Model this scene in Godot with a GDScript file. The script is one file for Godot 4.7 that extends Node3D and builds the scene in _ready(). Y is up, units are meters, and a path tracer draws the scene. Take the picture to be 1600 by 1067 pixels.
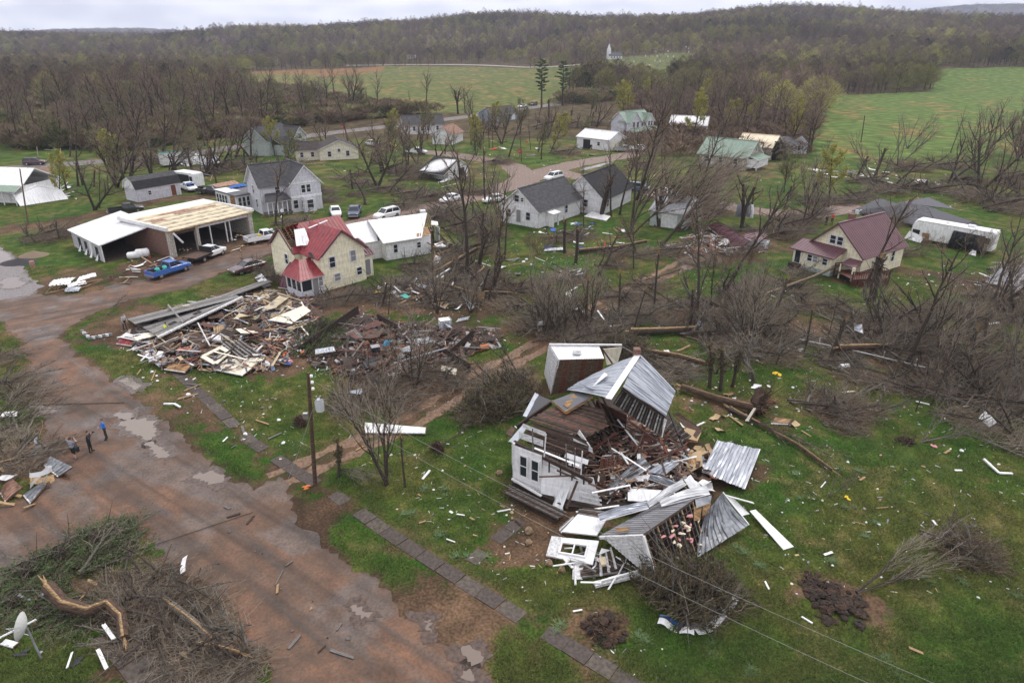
extends Node3D
# An aerial view of a village after a storm. Units are metres,y is up; the drone hangs 28 m above the lawn.
var rng:=RandomNumberGenerator.new()
var used:={}
var M:={}
var road_poly:Array=[]
var marked:Array=[]
func nmb(n:String) -> String:
	used[n]=used.get(n,-1)+1
	return n if used[n]==0 else "%s_%03d" % [n,used[n]]
func tag(o:Node3D,label:="",category:="",group:="",kind:="") -> Node3D:
	if label:o.set_meta("label",label)
	if category:o.set_meta("category",category)
	if group:o.set_meta("group",group)
	if kind:o.set_meta("kind",kind)
	return o
func thing(called:String,label:String,category:String,at:=Vector3.ZERO,turn:=0.0,group:="") -> Node3D:
	var o:=Node3D.new()
	o.name=nmb(called)
	o.position=at
	o.rotation.y=turn
	add_child(o)
	tag(o,label,category,group)
	return o
func R(a:float,b:float) -> float:
	return rng.randf_range(a,b)
# ---------------------------------------------------------------- mesh builder: counter-clockwise faces,flat normals
class MB:
	var v:=PackedVector3Array()
	var n:=PackedVector3Array()
	var c:=PackedColorArray()
	var uv:=PackedVector2Array()
	var col:=Color.WHITE
	var colored:=false
	var flat_uv:=0.0
	var off:=Vector3.ZERO
	func paint(k:Color) -> MB:
		col=k
		colored=true
		return self
	func tri(a:Vector3,b:Vector3,d:Vector3) -> void:
		var m:=(b-a).cross(d-a).normalized()
		v.push_back(a-off); v.push_back(d-off); v.push_back(b-off)
		n.push_back(m); n.push_back(m); n.push_back(m)
		if colored:
			c.push_back(col); c.push_back(col); c.push_back(col)
	func tri_n(a:Vector3,b:Vector3,d:Vector3,na:Vector3,nb:Vector3,nd:Vector3) -> void:
		v.push_back(a-off); v.push_back(d-off); v.push_back(b-off)
		n.push_back(na); n.push_back(nd); n.push_back(nb)
		if colored:
			c.push_back(col); c.push_back(col); c.push_back(col)
	func quad(a:Vector3,b:Vector3,d:Vector3,e:Vector3) -> void:
		tri(a,b,d)
		tri(a,d,e)
	func box(t:Transform3D,s:Vector3) -> void:
		var x:=t.basis.x*s.x*0.5
		var y:=t.basis.y*s.y*0.5
		var z:=t.basis.z*s.z*0.5
		var o:=t.origin
		quad(o-x-y+z,o+x-y+z,o+x+y+z,o-x+y+z)
		quad(o+x-y-z,o-x-y-z,o-x+y-z,o+x+y-z)
		quad(o+x-y+z,o+x-y-z,o+x+y-z,o+x+y+z)
		quad(o-x-y-z,o-x-y+z,o-x+y+z,o-x+y-z)
		quad(o-x+y+z,o+x+y+z,o+x+y-z,o-x+y-z)
		quad(o-x-y-z,o+x-y-z,o+x-y+z,o-x-y+z)
	func bx(x:float,y:float,z:float,sx:float,sy:float,sz:float) -> void:
		box(Transform3D(Basis(),Vector3(x,y,z)),Vector3(sx,sy,sz))
	func beam(p:Vector3,q:Vector3,w:float,h:float,up:=Vector3.UP) -> void:
		var d:=(q-p)
		var z:=d.normalized()
		if absf(z.dot(up))>0.98:up=Vector3.RIGHT
		var x:=up.cross(z).normalized()
		var y:=z.cross(x)
		box(Transform3D(Basis(x,y,z),(p+q)*0.5),Vector3(w,h,d.length()))
	func tube(p:PackedVector3Array,r:PackedFloat32Array,sides:int,capped:=false) -> void:
		var prev:=PackedVector3Array()
		var prevn:=PackedVector3Array()
		var up:=Vector3(0.31,0.17,0.93)
		for i in p.size():
			var d:Vector3=(p[mini(i+1,p.size()-1)]-p[maxi(i-1,0)]).normalized()
			var x:=up.cross(d)
			if x.length_squared()<0.01:x=Vector3(0.9,0.3,0.1).cross(d)
			x=x.normalized()
			var y:=d.cross(x)
			var ring:=PackedVector3Array()
			var rn:=PackedVector3Array()
			for k in sides:
				var a:=TAU*k/sides
				var q:=x*cos(a)+y*sin(a)
				rn.push_back(q)
				ring.push_back(p[i]+q*r[i])
			if i:
				for k in sides:
					var l:=(k+1) % sides
					tri_n(prev[k],prev[l],ring[l],prevn[k],prevn[l],rn[l])
					if r[i]>0.0005:tri_n(prev[k],ring[l],ring[k],prevn[k],rn[l],rn[k])
			if capped and i==0:
				for k in range(1,sides-1):tri(ring[0],ring[k+1],ring[k])
			if capped and i==p.size()-1:
				for k in range(1,sides-1):tri(ring[0],ring[k],ring[k+1])
			prev=ring
			prevn=rn
	func rod(p:Vector3,q:Vector3,r0:float,r1:float,sides:=3) -> void:
		tube(PackedVector3Array([p,q]),PackedFloat32Array([r0,r1]),sides)
	func vary(p:Vector3,k:float,lo:float) -> void:
		var q:=fposmod(sin(p.x*12.99+p.y*37.7+p.z*78.2+k*4.3)*43758.5,1.0)
		q=lerpf(lo,1.0,q)
		paint(Color(q,q,q))
	func plate(p:Array,t:float) -> void:
		var m:=Vector3.ZERO
		for i in p.size():
			m+=(p[i] as Vector3).cross(p[(i+1) % p.size()])
		m=m.normalized()
		var k:=p.size()
		for i in range(1,k-1):
			tri(p[0],p[i],p[i+1])
			tri(p[0]-m*t,p[i+1]-m*t,p[i]-m*t)
		for i in k:
			var a:Vector3=p[i]
			var b:Vector3=p[(i+1) % k]
			quad(a-m*t,b-m*t,b,a)
	func rbd(a:Vector3,b:Vector3,d:Vector3,e:Vector3,count:int,deep:float,sag:=0.0,steps:=1) -> void:
		# a folded metal sheet between four corners: ribs run from side a-b to side e-d
		var m:=(b-a).cross(e-a).normalized()
		var prof:Array=[[0.0,0.0],[0.06,1.0],[0.2,1.0],[0.26,0.0]]
		var rows:Array=[]
		for s in steps+1:
			var f:=float(s)/steps
			var row:=PackedVector3Array()
			for i in count:
				for q in prof:
					var g:float=(i+q[0])/count
					var w:=a.lerp(b,g).lerp(e.lerp(d,g),f)
					if steps>2:w+=m*0.13*(fposmod(sin(w.x*31.7+s*7.3+int(i/2)*91.1)*4375.5,1.0)-0.5)
					row.push_back(w+m*(deep*q[1]+sag*sin(PI*f)*sin(PI*(0.2+0.6*g))))
			row.push_back(b.lerp(d,f)+m*sag*sin(PI*f)*sin(PI*0.8))
			rows.push_back(row)
		for s in steps:
			for i in rows[0].size()-1:
				if i % 4==0:vary(a,i,0.9)
				quad(rows[s][i],rows[s][i+1],rows[s+1][i+1],rows[s+1][i])
	func shd(a:Vector3,b:Vector3,d:Vector3,e:Vector3,rows:int) -> void:
		# courses from the eave a-b up to the ridge e-d,every course lapping over the one below
		var m:=(b-a).cross(e-a).normalized()
		for i in rows:
			var f:=float(i)/rows
			var g:=float(i+1)/rows
			var l:=a.lerp(e,f)+m*0.03
			var r:=b.lerp(d,f)+m*0.03
			var l2:=a.lerp(e,g)
			var r2:=b.lerp(d,g)
			var k:=clampi(int(l.distance_to(r)/0.5),1,30)
			for j in k:
				vary(l,j,0.62)
				quad(l.lerp(r,float(j)/k),l.lerp(r,(j+1.0)/k),l2.lerp(r2,(j+1.0)/k),l2.lerp(r2,float(j)/k))
			quad(l-m*0.03,r-m*0.03,r,l)
	func lpd(a:Vector3,b:Vector3,up:Vector3,h:float,step:float,in0:=0.0,in1:=0.0) -> void:
		# lap siding on the foot line a-b,h high; in0 and in1 draw the ends in towards the top (a gable)
		var m:=(b-a).cross(up).normalized()
		var d:=(b-a).normalized()
		var k:=maxi(1,int(h/step))
		for i in k:
			var f:=float(i)/k
			var g:=float(i+1)/k
			var l0:=a+up*h*f+d*in0*f
			var r0:=b+up*h*f-d*in1*f
			var l1:=a+up*h*g+d*in0*g
			var r1:=b+up*h*g-d*in1*g
			vary(l0,i,0.86)
			quad(l0+m*0.028,r0+m*0.028,r1+m*0.006,l1+m*0.006)
			quad(l0,r0,r0+m*0.028,l0+m*0.028)
	func done() -> ArrayMesh:
		var s:=[]
		s.resize(Mesh.ARRAY_MAX)
		if flat_uv>0.0:
			uv.resize(v.size())
			for i in v.size():uv[i]=Vector2(v[i].x,v[i].z)*flat_uv
		s[Mesh.ARRAY_VERTEX]=v
		s[Mesh.ARRAY_NORMAL]=n
		if c.size()==v.size() and c.size():s[Mesh.ARRAY_COLOR]=c
		if uv.size()==v.size() and uv.size():s[Mesh.ARRAY_TEX_UV]=uv
		var a:=ArrayMesh.new()
		if v.size():a.add_surface_from_arrays(Mesh.PRIMITIVE_TRIANGLES,s)
		return a
func obj(called:String,b,m:Material,parent:Node3D=self) -> MeshInstance3D:
	var o:=MeshInstance3D.new()
	o.name=nmb(called) if parent==self else called
	o.mesh=b.done() if b is MB else b
	o.material_override=m
	parent.add_child(o,true)
	return o
func mb(parent:Node3D=null) -> MB:
	var b:=MB.new()
	if parent:b.off=parent.position
	return b
func bxd(called:String,x:float,y:float,z:float,sx:float,sy:float,sz:float,m:Material,parent:Node3D) -> MeshInstance3D:
	var b:=MB.new()
	b.bx(x,y,z,sx,sy,sz)
	return obj(called,b,m,parent)
func copy(o:Node3D,called:String,at:Vector3,turn:=0.0,size:=1.0,label:="",group:="") -> Node3D:
	var c:Node3D=o.duplicate()
	c.name=nmb(called)
	c.position=at
	c.rotation=V(0,turn,0)
	c.scale=Vector3.ONE*size
	add_child(c)
	if label:c.set_meta("label",label)
	if group:c.set_meta("group",group)
	return c
# ---------------------------------------------------------------- textures and materials
func noise(kind:int,freq:float,oct:int,sd:int) -> FastNoiseLite:
	var f:=FastNoiseLite.new()
	f.noise_type=kind as FastNoiseLite.NoiseType
	f.frequency=freq
	f.seed=sd
	f.fractal_octaves=oct
	f.fractal_type=FastNoiseLite.FRACTAL_FBM if oct>1 else FastNoiseLite.FRACTAL_NONE
	return f
func tone_map(sd:int,fx:float,oct:int,lo:float,hi:float,sx:=1,sy:=1,gamma:=1.0) -> ImageTexture:
	# a grey tone between lo and hi; sx and sy stretch the grain
	var f:=noise(FastNoiseLite.TYPE_SIMPLEX_SMOOTH,fx,oct,sd)
	var im:=f.get_seamless_image(512/sx,512/sy)
	im.resize(512,512,Image.INTERPOLATE_CUBIC)
	im.convert(Image.FORMAT_L8)
	var d:=im.get_data()
	var lut:=PackedByteArray()
	for i in 256:lut.push_back(int(255.0*lerpf(lo,hi,pow(clampf((i-40)/175.0,0,1),gamma))))
	for i in d.size():d[i]=lut[d[i]]
	return ImageTexture.create_from_image(Image.create_from_data(512,512,false,Image.FORMAT_L8,d))
var TX:={}
func lin(r:float,g:float,b:float) -> Color:
	return Color(r,g,b).linear_to_srgb()
func mat(key:String,k:Color,rough:=0.8,tex:="",size:=1.0,metal:=0.0,relief:=0.0) -> StandardMaterial3D:
	var m:=StandardMaterial3D.new()
	m.resource_name=key
	m.vertex_color_use_as_albedo=true
	m.albedo_color=k
	m.roughness=rough
	m.metallic=metal
	if tex:
		m.albedo_texture=TX[tex]
		m.uv1_triplanar=true
		m.uv1_scale=Vector3.ONE*size
		if relief>0.0:
			m.heightmap_enabled=true
			m.heightmap_texture=TX[tex]
			m.heightmap_scale=relief
	M[key]=m
	return m
func make_materials() -> void:
	TX.soft=tone_map(3,0.008,4,0.88,1.0)
	TX.wear=tone_map(23,0.02,5,0.84,1.0,1,4,0.45)
	TX.grime=tone_map(5,0.012,5,0.62,1.0,1,1,0.6)
	TX.peel=tone_map(8,0.02,5,0.45,1.0,1,1,0.35)
	TX.grain=tone_map(11,0.03,4,0.45,1.0,8,1)
	TX.grain_up=tone_map(12,0.03,4,0.45,1.0,1,8)
	TX.speck=tone_map(17,0.11,3,0.5,1.0)
	TX.bark=tone_map(19,0.03,4,0.4,1.0,1,4)
	mat("white_paint",lin(.80,.79,.79),.6,"soft",.35)
	mat("white_siding",lin(.84,.83,.84),.6,"wear",.3)
	mat("peeled_white",lin(.74,.73,.73),.75,"peel",.45)
	mat("grey_siding",lin(.66,.65,.70),.65,"wear",.3)
	mat("lilac_siding",lin(.66,.64,.70),.65,"wear",.3)
	mat("sage_siding",lin(.50,.55,.52),.65,"soft",.3)
	mat("blue_siding",lin(.30,.40,.52),.65,"soft",.3)
	mat("cream_siding",lin(.80,.74,.60),.65,"wear",.3)
	mat("yellow_siding",lin(.88,.81,.60),.65,"wear",.3)
	mat("buff_siding",lin(.62,.57,.48),.7,"grime",.3)
	mat("red_metal",lin(.33,.035,.045),.45,"grime",.25)
	mat("maroon_metal",lin(.135,.055,.068),.5,"soft",.2)
	mat("green_metal",lin(.25,.335,.265),.5,"soft",.2)
	mat("white_metal",lin(.86,.86,.87),.45,"soft",.15)
	mat("grey_metal",lin(.47,.49,.54),.42,"soft",.4,.35)
	mat("dull_metal",lin(.36,.37,.40),.5,"grime",.4,.3)
	mat("rust_metal",lin(.42,.24,.17),.8,"grime",.3)
	mat("cream_metal",lin(.78,.66,.47),.5,"soft",.15)
	mat("shingle_grey",lin(.15,.145,.155),.95,"speck",.9)
	mat("shingle_dark",lin(.055,.052,.058),.95,"speck",.9)
	mat("shingle_pale",lin(.25,.245,.27),.95,"speck",.9)
	mat("shingle_brown",lin(.13,.10,.095),.95,"speck",.9)
	mat("tan_board",lin(.60,.50,.34),.85,"grime",.12)
	mat("pine",lin(.52,.36,.20),.8,"grain",.5)
	mat("ply",lin(.52,.30,.13),.8,"grain",.4)
	mat("fresh_split",lin(.62,.40,.20),.85,"grain",1.2)
	mat("dark_wood",lin(.075,.047,.034),.85,"grain",.6)
	mat("brown_wood",lin(.15,.085,.055),.85,"grain",.6)
	mat("red_wood",lin(.17,.055,.035),.7,"grain",.5)
	mat("red_wood_bright",lin(.32,.10,.045),.7,"grain",.5)
	mat("grey_wood",lin(.26,.235,.22),.9,"grain",.6)
	mat("old_planks",lin(.42,.40,.39),.9,"grain",.5)
	mat("brick_wall",lin(.24,.13,.10),.9,"grime",.8)
	mat("block_wall",lin(.55,.50,.44),.9,"grime",.5)
	mat("concrete",lin(.105,.08,.064),.75,"grime",.5)
	mat("old_slab",lin(.07,.049,.039),.7,"grime",.6)
	mat("tar",lin(.025,.025,.028),.7)
	mat("inside_shade",lin(.02,.018,.017),.95)  # near-black colour standing in for the shade inside openings
	mat("glass",lin(.025,.03,.038),.08)
	mat("screen_wire",lin(.22,.21,.22),.8)
	mat("rubber",lin(.012,.012,.013),.8)
	mat("chrome",lin(.6,.6,.62),.25,"",1,.9)
	mat("soil",lin(.075,.043,.028),.95,"grime",1.2,0,4.0)
	mat("soil_dark",lin(.045,.03,.022),.95,"grime",1.0,0,4.0)
	mat("bark",lin(.115,.085,.064),.95,"bark",.9)
	mat("bark_pale",lin(.24,.21,.175),.95,"bark",.9)
	mat("twig",lin(.185,.135,.098),.95)
	mat("twig_pale",lin(.27,.225,.175),.95)
	mat("twig_grey",lin(.225,.175,.13),.95)
	mat("twig_red",lin(.17,.112,.08),.95)
	mat("black_plastic",lin(.012,.012,.013),.45)
	mat("wire",lin(.03,.03,.03),.6)
	mat("foam_white",lin(.82,.82,.82),.9)
	mat("skin",lin(.45,.27,.2),.6)
	var pal:={"blue":lin(.03,.12,.42),"red":lin(.42,.04,.03),"yellow":lin(.72,.48,.03),"cyan":lin(.06,.38,.62),"orange":lin(.55,.16,.04),"navy":lin(.02,.03,.09),
		"teal":lin(.08,.42,.36),"pink":lin(.55,.25,.26),"black":lin(.015,.015,.016),"grey":lin(.28,.28,.3),"white":lin(.78,.78,.79),"cream":lin(.68,.6,.46),"lime":lin(.55,.7,.05),"tan":lin(.42,.3,.17)}
	for k in pal:mat("cloth_"+k,pal[k],.85)
	for k in pal:mat("gloss_"+k,pal[k],.25).clearcoat_enabled=true
	var water:=mat("water",lin(.16,.115,.09),.06)
	water.metallic_specular=.9
func U(x:float,y:float) -> Vector2:
	return Vector2(x,y)
func V(x:float,y:float,z:float) -> Vector3:
	return Vector3(x,y,z)
func _ready() -> void:
	rng.seed=4021
	var cam:=Camera3D.new()
	cam.name="camera"
	cam.position=V(0,28,0)
	cam.rotation_degrees=V(-23.9,0,0)
	cam.fov=53.0
	cam.near=1.0
	cam.far=9000.0
	add_child(cam)
	var env:=Environment.new()
	env.background_mode=Environment.BG_SKY
	env.tonemap_mode=Environment.TONE_MAPPER_LINEAR
	env.tonemap_exposure=1.32
	env.sdfgi_enabled=true
	env.ssao_enabled=true
	env.ssil_enabled=true
	env.fog_enabled=true
	env.fog_density=0.00015
	env.fog_light_color=Color(0.80,0.83,0.92)
	env.sky=overcast()
	var we:=WorldEnvironment.new()
	we.name="world_environment"
	we.environment=env
	add_child(we)
	var sun:=DirectionalLight3D.new()
	sun.name="sun"
	sun.light_energy=0.5
	sun.light_angular_distance=18.0
	sun.light_color=Color(1,0.985,0.96)
	sun.shadow_enabled=true
	sun.rotation_degrees=V(-58,150,0)
	add_child(sun)
	make_materials()
	build_ground()
	build_houses()
	make_debris_shapes()
	build_wreck()
	build_vehicles()
	build_people()
	make_tree_kinds()
	build_forest()
	build_belt()
	build_placed_trees()
	build_groves()
	build_piles()
	build_details()
	build_grass()
	for k in P:P[k].free()
	finish_labels()
func overcast() -> Sky:
	# high grey-white overcast with darker,streaked bands of cloud
	var w:=1024
	var h:=512
	var a:=noise(FastNoiseLite.TYPE_SIMPLEX_SMOOTH,1.6,5,21)
	var b:=noise(FastNoiseLite.TYPE_SIMPLEX_SMOOTH,0.7,3,33)
	var im:=Image.create(w,h,false,Image.FORMAT_RGBF)
	for y in h:
		var el:=(0.5-(y+0.5)/h)*PI
		for x in w:
			var az:=(x+0.5)/w*TAU
			var k:=1.0
			if el>0.0:
				var r:=1.0/(sin(el)+0.12)
				var p:=Vector2(cos(az),sin(az))*cos(el)*r
				var c:=a.get_noise_2d(p.x*1.0,p.y*1.0)*0.6+b.get_noise_2d(p.x,p.y)*0.7
				k=smoothstep(-0.45,0.35,c)
			var lum:=lerpf(0.8,1.14,k)+0.2*exp(-absf(el)*9.0)
			im.set_pixel(x,y,Color(lum*lerpf(0.93,1.0,k),lum*lerpf(0.94,1.0,k),lum*lerpf(1.05,1.015,k)))
	var m:=PanoramaSkyMaterial.new()
	m.panorama=ImageTexture.create_from_image(im)
	var s:=Sky.new()
	s.sky_material=m
	return s
# ---------------------------------------------------------------- the lie of the land
func pl(x:float,xs:Array,ys:Array) -> float:
	if x<=xs[0]:return ys[0]
	for i in xs.size()-1:
		if x<xs[i+1]:return lerpf(ys[i],ys[i+1],smoothstep(xs[i],xs[i+1],x))
	return ys[-1]
const RIDGE_X:=[-1500,-600,-410,-260,104,440,546,663,780,884,1100,2000]
const RIDGE_Y:=[6,8,30,42,51,57,58,52,50,28,20,15]
const SLOPE_X:=[-1500,-600,-200,0,100,250,330,500,2000]
const SLOPE_D:=[800,800,750,620,430,400,330,330,500]
func terrain(x:float,z:float) -> float:
	var d:=-z
	if d<300.0:return 0.0
	var h:=pl(x,RIDGE_X,RIDGE_Y)*smoothstep(pl(x,SLOPE_X,SLOPE_D),1280.0,d)*(1.0-0.4*smoothstep(1400.0,2600.0,d))
	h*=1.0+0.16*sin(x*0.013+2.0)*sin(z*0.009)
	h+=18.0*exp(-pow((x+900.0)/420.0,2))*smoothstep(800.0,1150.0,d)*(1.0-smoothstep(1500.0,2200.0,d))
	h+=(44.0+12.0*sin(x*0.0021)+8.0*sin(x*0.0057+1.0))*smoothstep(2300.0,4200.0,d)*(1.0-smoothstep(400.0,1600.0,x+300.0))
	h+=(165.0+14.0*sin(x*0.003))*smoothstep(2600.0,4200.0,d)*smoothstep(1300.0,2600.0,x)
	return h
func onl(p:Vector3) -> Vector3:
	return V(p.x,terrain(p.x,p.z),p.z)
func inside(p:Vector2,poly:PackedVector2Array) -> bool:
	return Geometry2D.is_point_in_polygon(p,poly)
# fields and clearings between the woods,as outlines on the land
var fields:Array=[]
func lay_fields() -> void:
	fields=[
		[flat2([V(-160.5,0,-724.22),V(-134.2,1.22,-773.42),V(-24.69,2.23,-711.12),V(60.85,6.46,-668.71),V(67.35,3.06,-595.3),V(40.48,0,-461.34),V(17.39,0,-326.83),V(-10.5,0,-294.84),V(-42,0,-294.84),V(-69.57,0,-326.83),V(-108.1,0,-382.96),V(-139.93,0,-533.5)]),Color8(104,112,58),Color8(128,120,70)],
		[flat2([V(-202.73,0,-541.94),V(-241.88,0,-681.44),V(-134.2,1.22,-773.42),V(-120.97,0,-668.26),V(-133.14,0,-598.64)]),Color8(150,112,72),Color8(128,104,66)],
		[flat2([V(-353.41,0,-401.21),V(-427.39,0,-487.79),V(-351.73,0,-502.15),V(-298.52,0,-533.5),V(-251.13,0,-655.58),V(-156.63,0,-598.64),V(-121.5,0,-431.97),V(-199.76,0,-455.16),V(-256.26,0,-416.04)]),Color8(116,118,62),Color8(134,122,74)],
		[flat2([V(-414.25,0.04,-788.97),V(-412.53,2.86,-866.68),V(-312.01,10.19,-916.56),V(-300.37,5.58,-868.9),V(-335.14,1.49,-822.8)]),Color8(84,122,66),Color8(92,120,70)],
		[flat2([V(80.01,0,-180.65),V(168.91,0,-382.96),V(243.89,0.07,-420.11),V(301.63,4.99,-528.76),V(317.91,6.89,-545.97),V(382.28,8.49,-550.6),V(524.55,8.53,-549.47),V(186.48,0,-186),V(131.76,0,-190.49),V(96.38,0,-175.59)]),Color8(100,122,58),Color8(122,118,66)],
		[flat2([V(60.85,6.46,-668.71),V(111.7,12.18,-699.65),V(155.83,15.09,-723.78),V(183.11,15.18,-718.31),V(156.04,6.18,-615.74),V(111.5,1.23,-510.13),V(85.81,0,-406.04),V(73.91,0,-455.16),V(64.19,1.52,-566.12)]),Color8(104,112,62),Color8(122,116,72)],
		[flat2([V(-452.03,19.26,-1045.81),V(-429.21,22.44,-1066.33),V(-395.75,25.71,-1101.75),V(-378.4,22.45,-1064.67),V(-413.25,17.82,-1024.52)]),Color8(156,128,104),Color8(140,116,92)],
	]
func flat2(a:Array) -> PackedVector2Array:
	var o:=PackedVector2Array()
	for p in a:o.push_back(Vector2(p.x,p.z))
	return o
# ---------------------------------------------------------------- masks and painted ground
const A0:=Vector2(-92,-150)
const A_SIZE:=Vector2(184,132)
const CELL:=0.25
var MW:=736
var MH:=528
var mkr:=PackedByteArray()
var mkm:=PackedByteArray()
const B0:=Vector2(-560,-920)
const B_SIZE:=Vector2(1120,800)
var mask_field:=PackedByteArray()
const BW:=560
const BH:=400
func fill(mask:PackedByteArray,w:int,h:int,org:Vector2,cell:float,poly:PackedVector2Array,val:int) -> PackedByteArray:
	for j in h:
		var z:=org.y+(j+0.5)*cell
		var xs:=PackedFloat32Array()
		for i in poly.size():
			var a:=poly[i]
			var b:=poly[(i+1) % poly.size()]
			if (a.y<=z)!=(b.y<=z):
				xs.push_back(a.x+(b.x-a.x)*(z-a.y)/(b.y-a.y))
		xs.sort()
		for k in range(0,xs.size()-1,2):
			for i in range(maxi(0,int((xs[k]-org.x)/cell)),mini(w,int((xs[k+1]-org.x)/cell)+1)):
				mask[j*w+i]=val
	return mask
func blur(mask:PackedByteArray,w:int,h:int,r:int) -> PackedByteArray:
	var o:=mask.duplicate()
	for j in h:
		var s:=0
		for i in range(-r,w):
			if i+r<w:s+=mask[j*w+i+r]
			if i-r-1>=0:s-=mask[j*w+i-r-1]
			if i>=0:o[j*w+i]=s/(2*r+1)
	var q:=o.duplicate()
	for i in w:
		var s:=0
		for j in range(-r,h):
			if j+r<h:s+=o[(j+r)*w+i]
			if j-r-1>=0:s-=o[(j-r-1)*w+i]
			if j>=0:q[j*w+i]=s/(2*r+1)
	return q
func stain(x:float,z:float,rx:float,rz:float,turn:float,val:int) -> void:
	var p:=PackedVector2Array()
	for i in 28:
		var a:=TAU*i/28
		var k:=1.0+0.22*sin(a*3+x)+0.15*sin(a*5+z)
		p.push_back(Vector2(x,z)+Vector2(cos(a)*rx*k,sin(a)*rz*k).rotated(turn))
	mkm=fill(mkm,MW,MH,A0,CELL,p,val)
var n_low:FastNoiseLite
var n_mid:FastNoiseLite
var n_fine:FastNoiseLite
var n_patch:FastNoiseLite
var bands:Array=[]
var paint_w:=2048
var paint_h:=0
const BANDS:=32
func mka(mask:PackedByteArray,x:float,z:float) -> float:
	var i:=clampi(int((x-A0.x)/CELL),0,MW-1)
	var j:=clampi(int((z-A0.y)/CELL),0,MH-1)
	return mask[j*MW+i]/255.0
func paint_lawn(band:int) -> void:
	var y0:=paint_h*band/BANDS
	var y1:=paint_h*(band+1)/BANDS
	var out:=PackedByteArray()
	out.resize((y1-y0)*paint_w*3)
	var at:=0
	for y in range(y0,y1):
		var z:=A0.y+(y+0.5)/paint_h*A_SIZE.y
		for px in paint_w:
			var x:=A0.x+(px+0.5)/paint_w*A_SIZE.x
			var lo:=n_low.get_noise_2d(x,z)
			var mi:=n_mid.get_noise_2d(x,z)
			var fi:=n_fine.get_noise_2d(x,z)
			var pa:=n_patch.get_noise_2d(x,z)
			var mud:=mka(mkm,x+mi*1.6+fi*0.5,z+fi*0.9-mi)
			var t:=clampf(0.5+lo*0.9+mi*0.55,0.0,1.0)
			var r:=lerpf(64,96,t)
			var g:=lerpf(97,99,t)
			var b:=lerpf(31,45,t)
			var s:=clampf((pa+0.5*mi-0.12)*2.2,0.0,0.8)
			r=lerpf(r,112,s*0.8); g=lerpf(g,100,s*0.8); b=lerpf(b,66,s*0.8)
			var w:=clampf((-pa+0.6*fi-0.42)*2.4,0.0,0.6)
			r=lerpf(r,62,w); g=lerpf(g,84,w); b=lerpf(b,46,w)
			var m:=clampf((mud*1.3+mi*0.42+fi*0.25-0.36)*3.2,0.0,1.0)
			var k:=clampf(0.5+lo+fi*0.4,0,1)
			r=lerpf(r,lerpf(84,122,k),m); g=lerpf(g,lerpf(66,97,k),m); b=lerpf(b,lerpf(52,76,k),m)
			var f:=0.82+fi*(0.36-0.16*m)+mi*0.22
			out[at]=clampi(int(r*f),0,255)
			out[at+1]=clampi(int(g*f),0,255)
			out[at+2]=clampi(int(b*f),0,255)
			at+=3
	bands[band]=out
func paint_land(band:int) -> void:
	var y0:=paint_h*band/BANDS
	var y1:=paint_h*(band+1)/BANDS
	var out:=PackedByteArray()
	out.resize((y1-y0)*paint_w*3)
	var at:=0
	for y in range(y0,y1):
		var z:=B0.y+(y+0.5)/paint_h*B_SIZE.y
		for px in paint_w:
			var x:=B0.x+(px+0.5)/paint_w*B_SIZE.x
			var lo:=n_low.get_noise_2d(x*0.5,z*0.5)
			var mi:=n_mid.get_noise_2d(x*0.4,z*0.4)
			var pa:=n_patch.get_noise_2d(x*0.3,z*0.15)
			var i:=clampi(int((x+mi*5.0-B0.x)/2.0),0,BW-1)
			var j:=clampi(int((z+lo*5.0-B0.y)/2.0),0,BH-1)
			var id:=mask_field[j*BW+i]
			var t:=clampf(0.5+lo*0.8+mi*0.5,0.0,1.0)
			var r:=0.0
			var g:=0.0
			var b:=0.0
			if id:
				var ca:Color=fields[id-1][1]
				var cb:Color=fields[id-1][2]
				var s:=clampf((pa+0.3*mi)*2.4,0.0,1.0)
				if id==5:
					s=clampf((pa+0.3*mi)*1.8,0.0,1.0)*(1.0-smoothstep(-330.0,-400.0,z))
				r=lerpf(ca.r8,cb.r8,s); g=lerpf(ca.g8,cb.g8,s); b=lerpf(ca.b8,cb.b8,s)
				if id==5 or id==1:
					var w:=clampf((mi+pa-0.42)*2.6,0.0,0.5)*(0.3+0.7*smoothstep(0.1,0.4,lo+0.25))
					r=lerpf(r,164,w); g=lerpf(g,122,w); b=lerpf(b,78,w)
			elif z>-215.0 or x>40.0 and z>-250.0:
				r=lerpf(72,101,t); g=lerpf(100,101,t); b=lerpf(36,50,t)
				var s:=clampf((pa+0.6*mi-0.1)*2.2,0.0,0.75)
				r=lerpf(r,118,s); g=lerpf(g,100,s); b=lerpf(b,72,s)
			else:
				r=lerpf(82,104,t); g=lerpf(72,88,t); b=lerpf(52,62,t)
			var f:=0.84+mi*0.3
			out[at]=clampi(int(r*f),0,255)
			out[at+1]=clampi(int(g*f),0,255)
			out[at+2]=clampi(int(b*f),0,255)
			at+=3
	bands[band]=out
var n_streak:FastNoiseLite
var rough_bands:Array=[]
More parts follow.
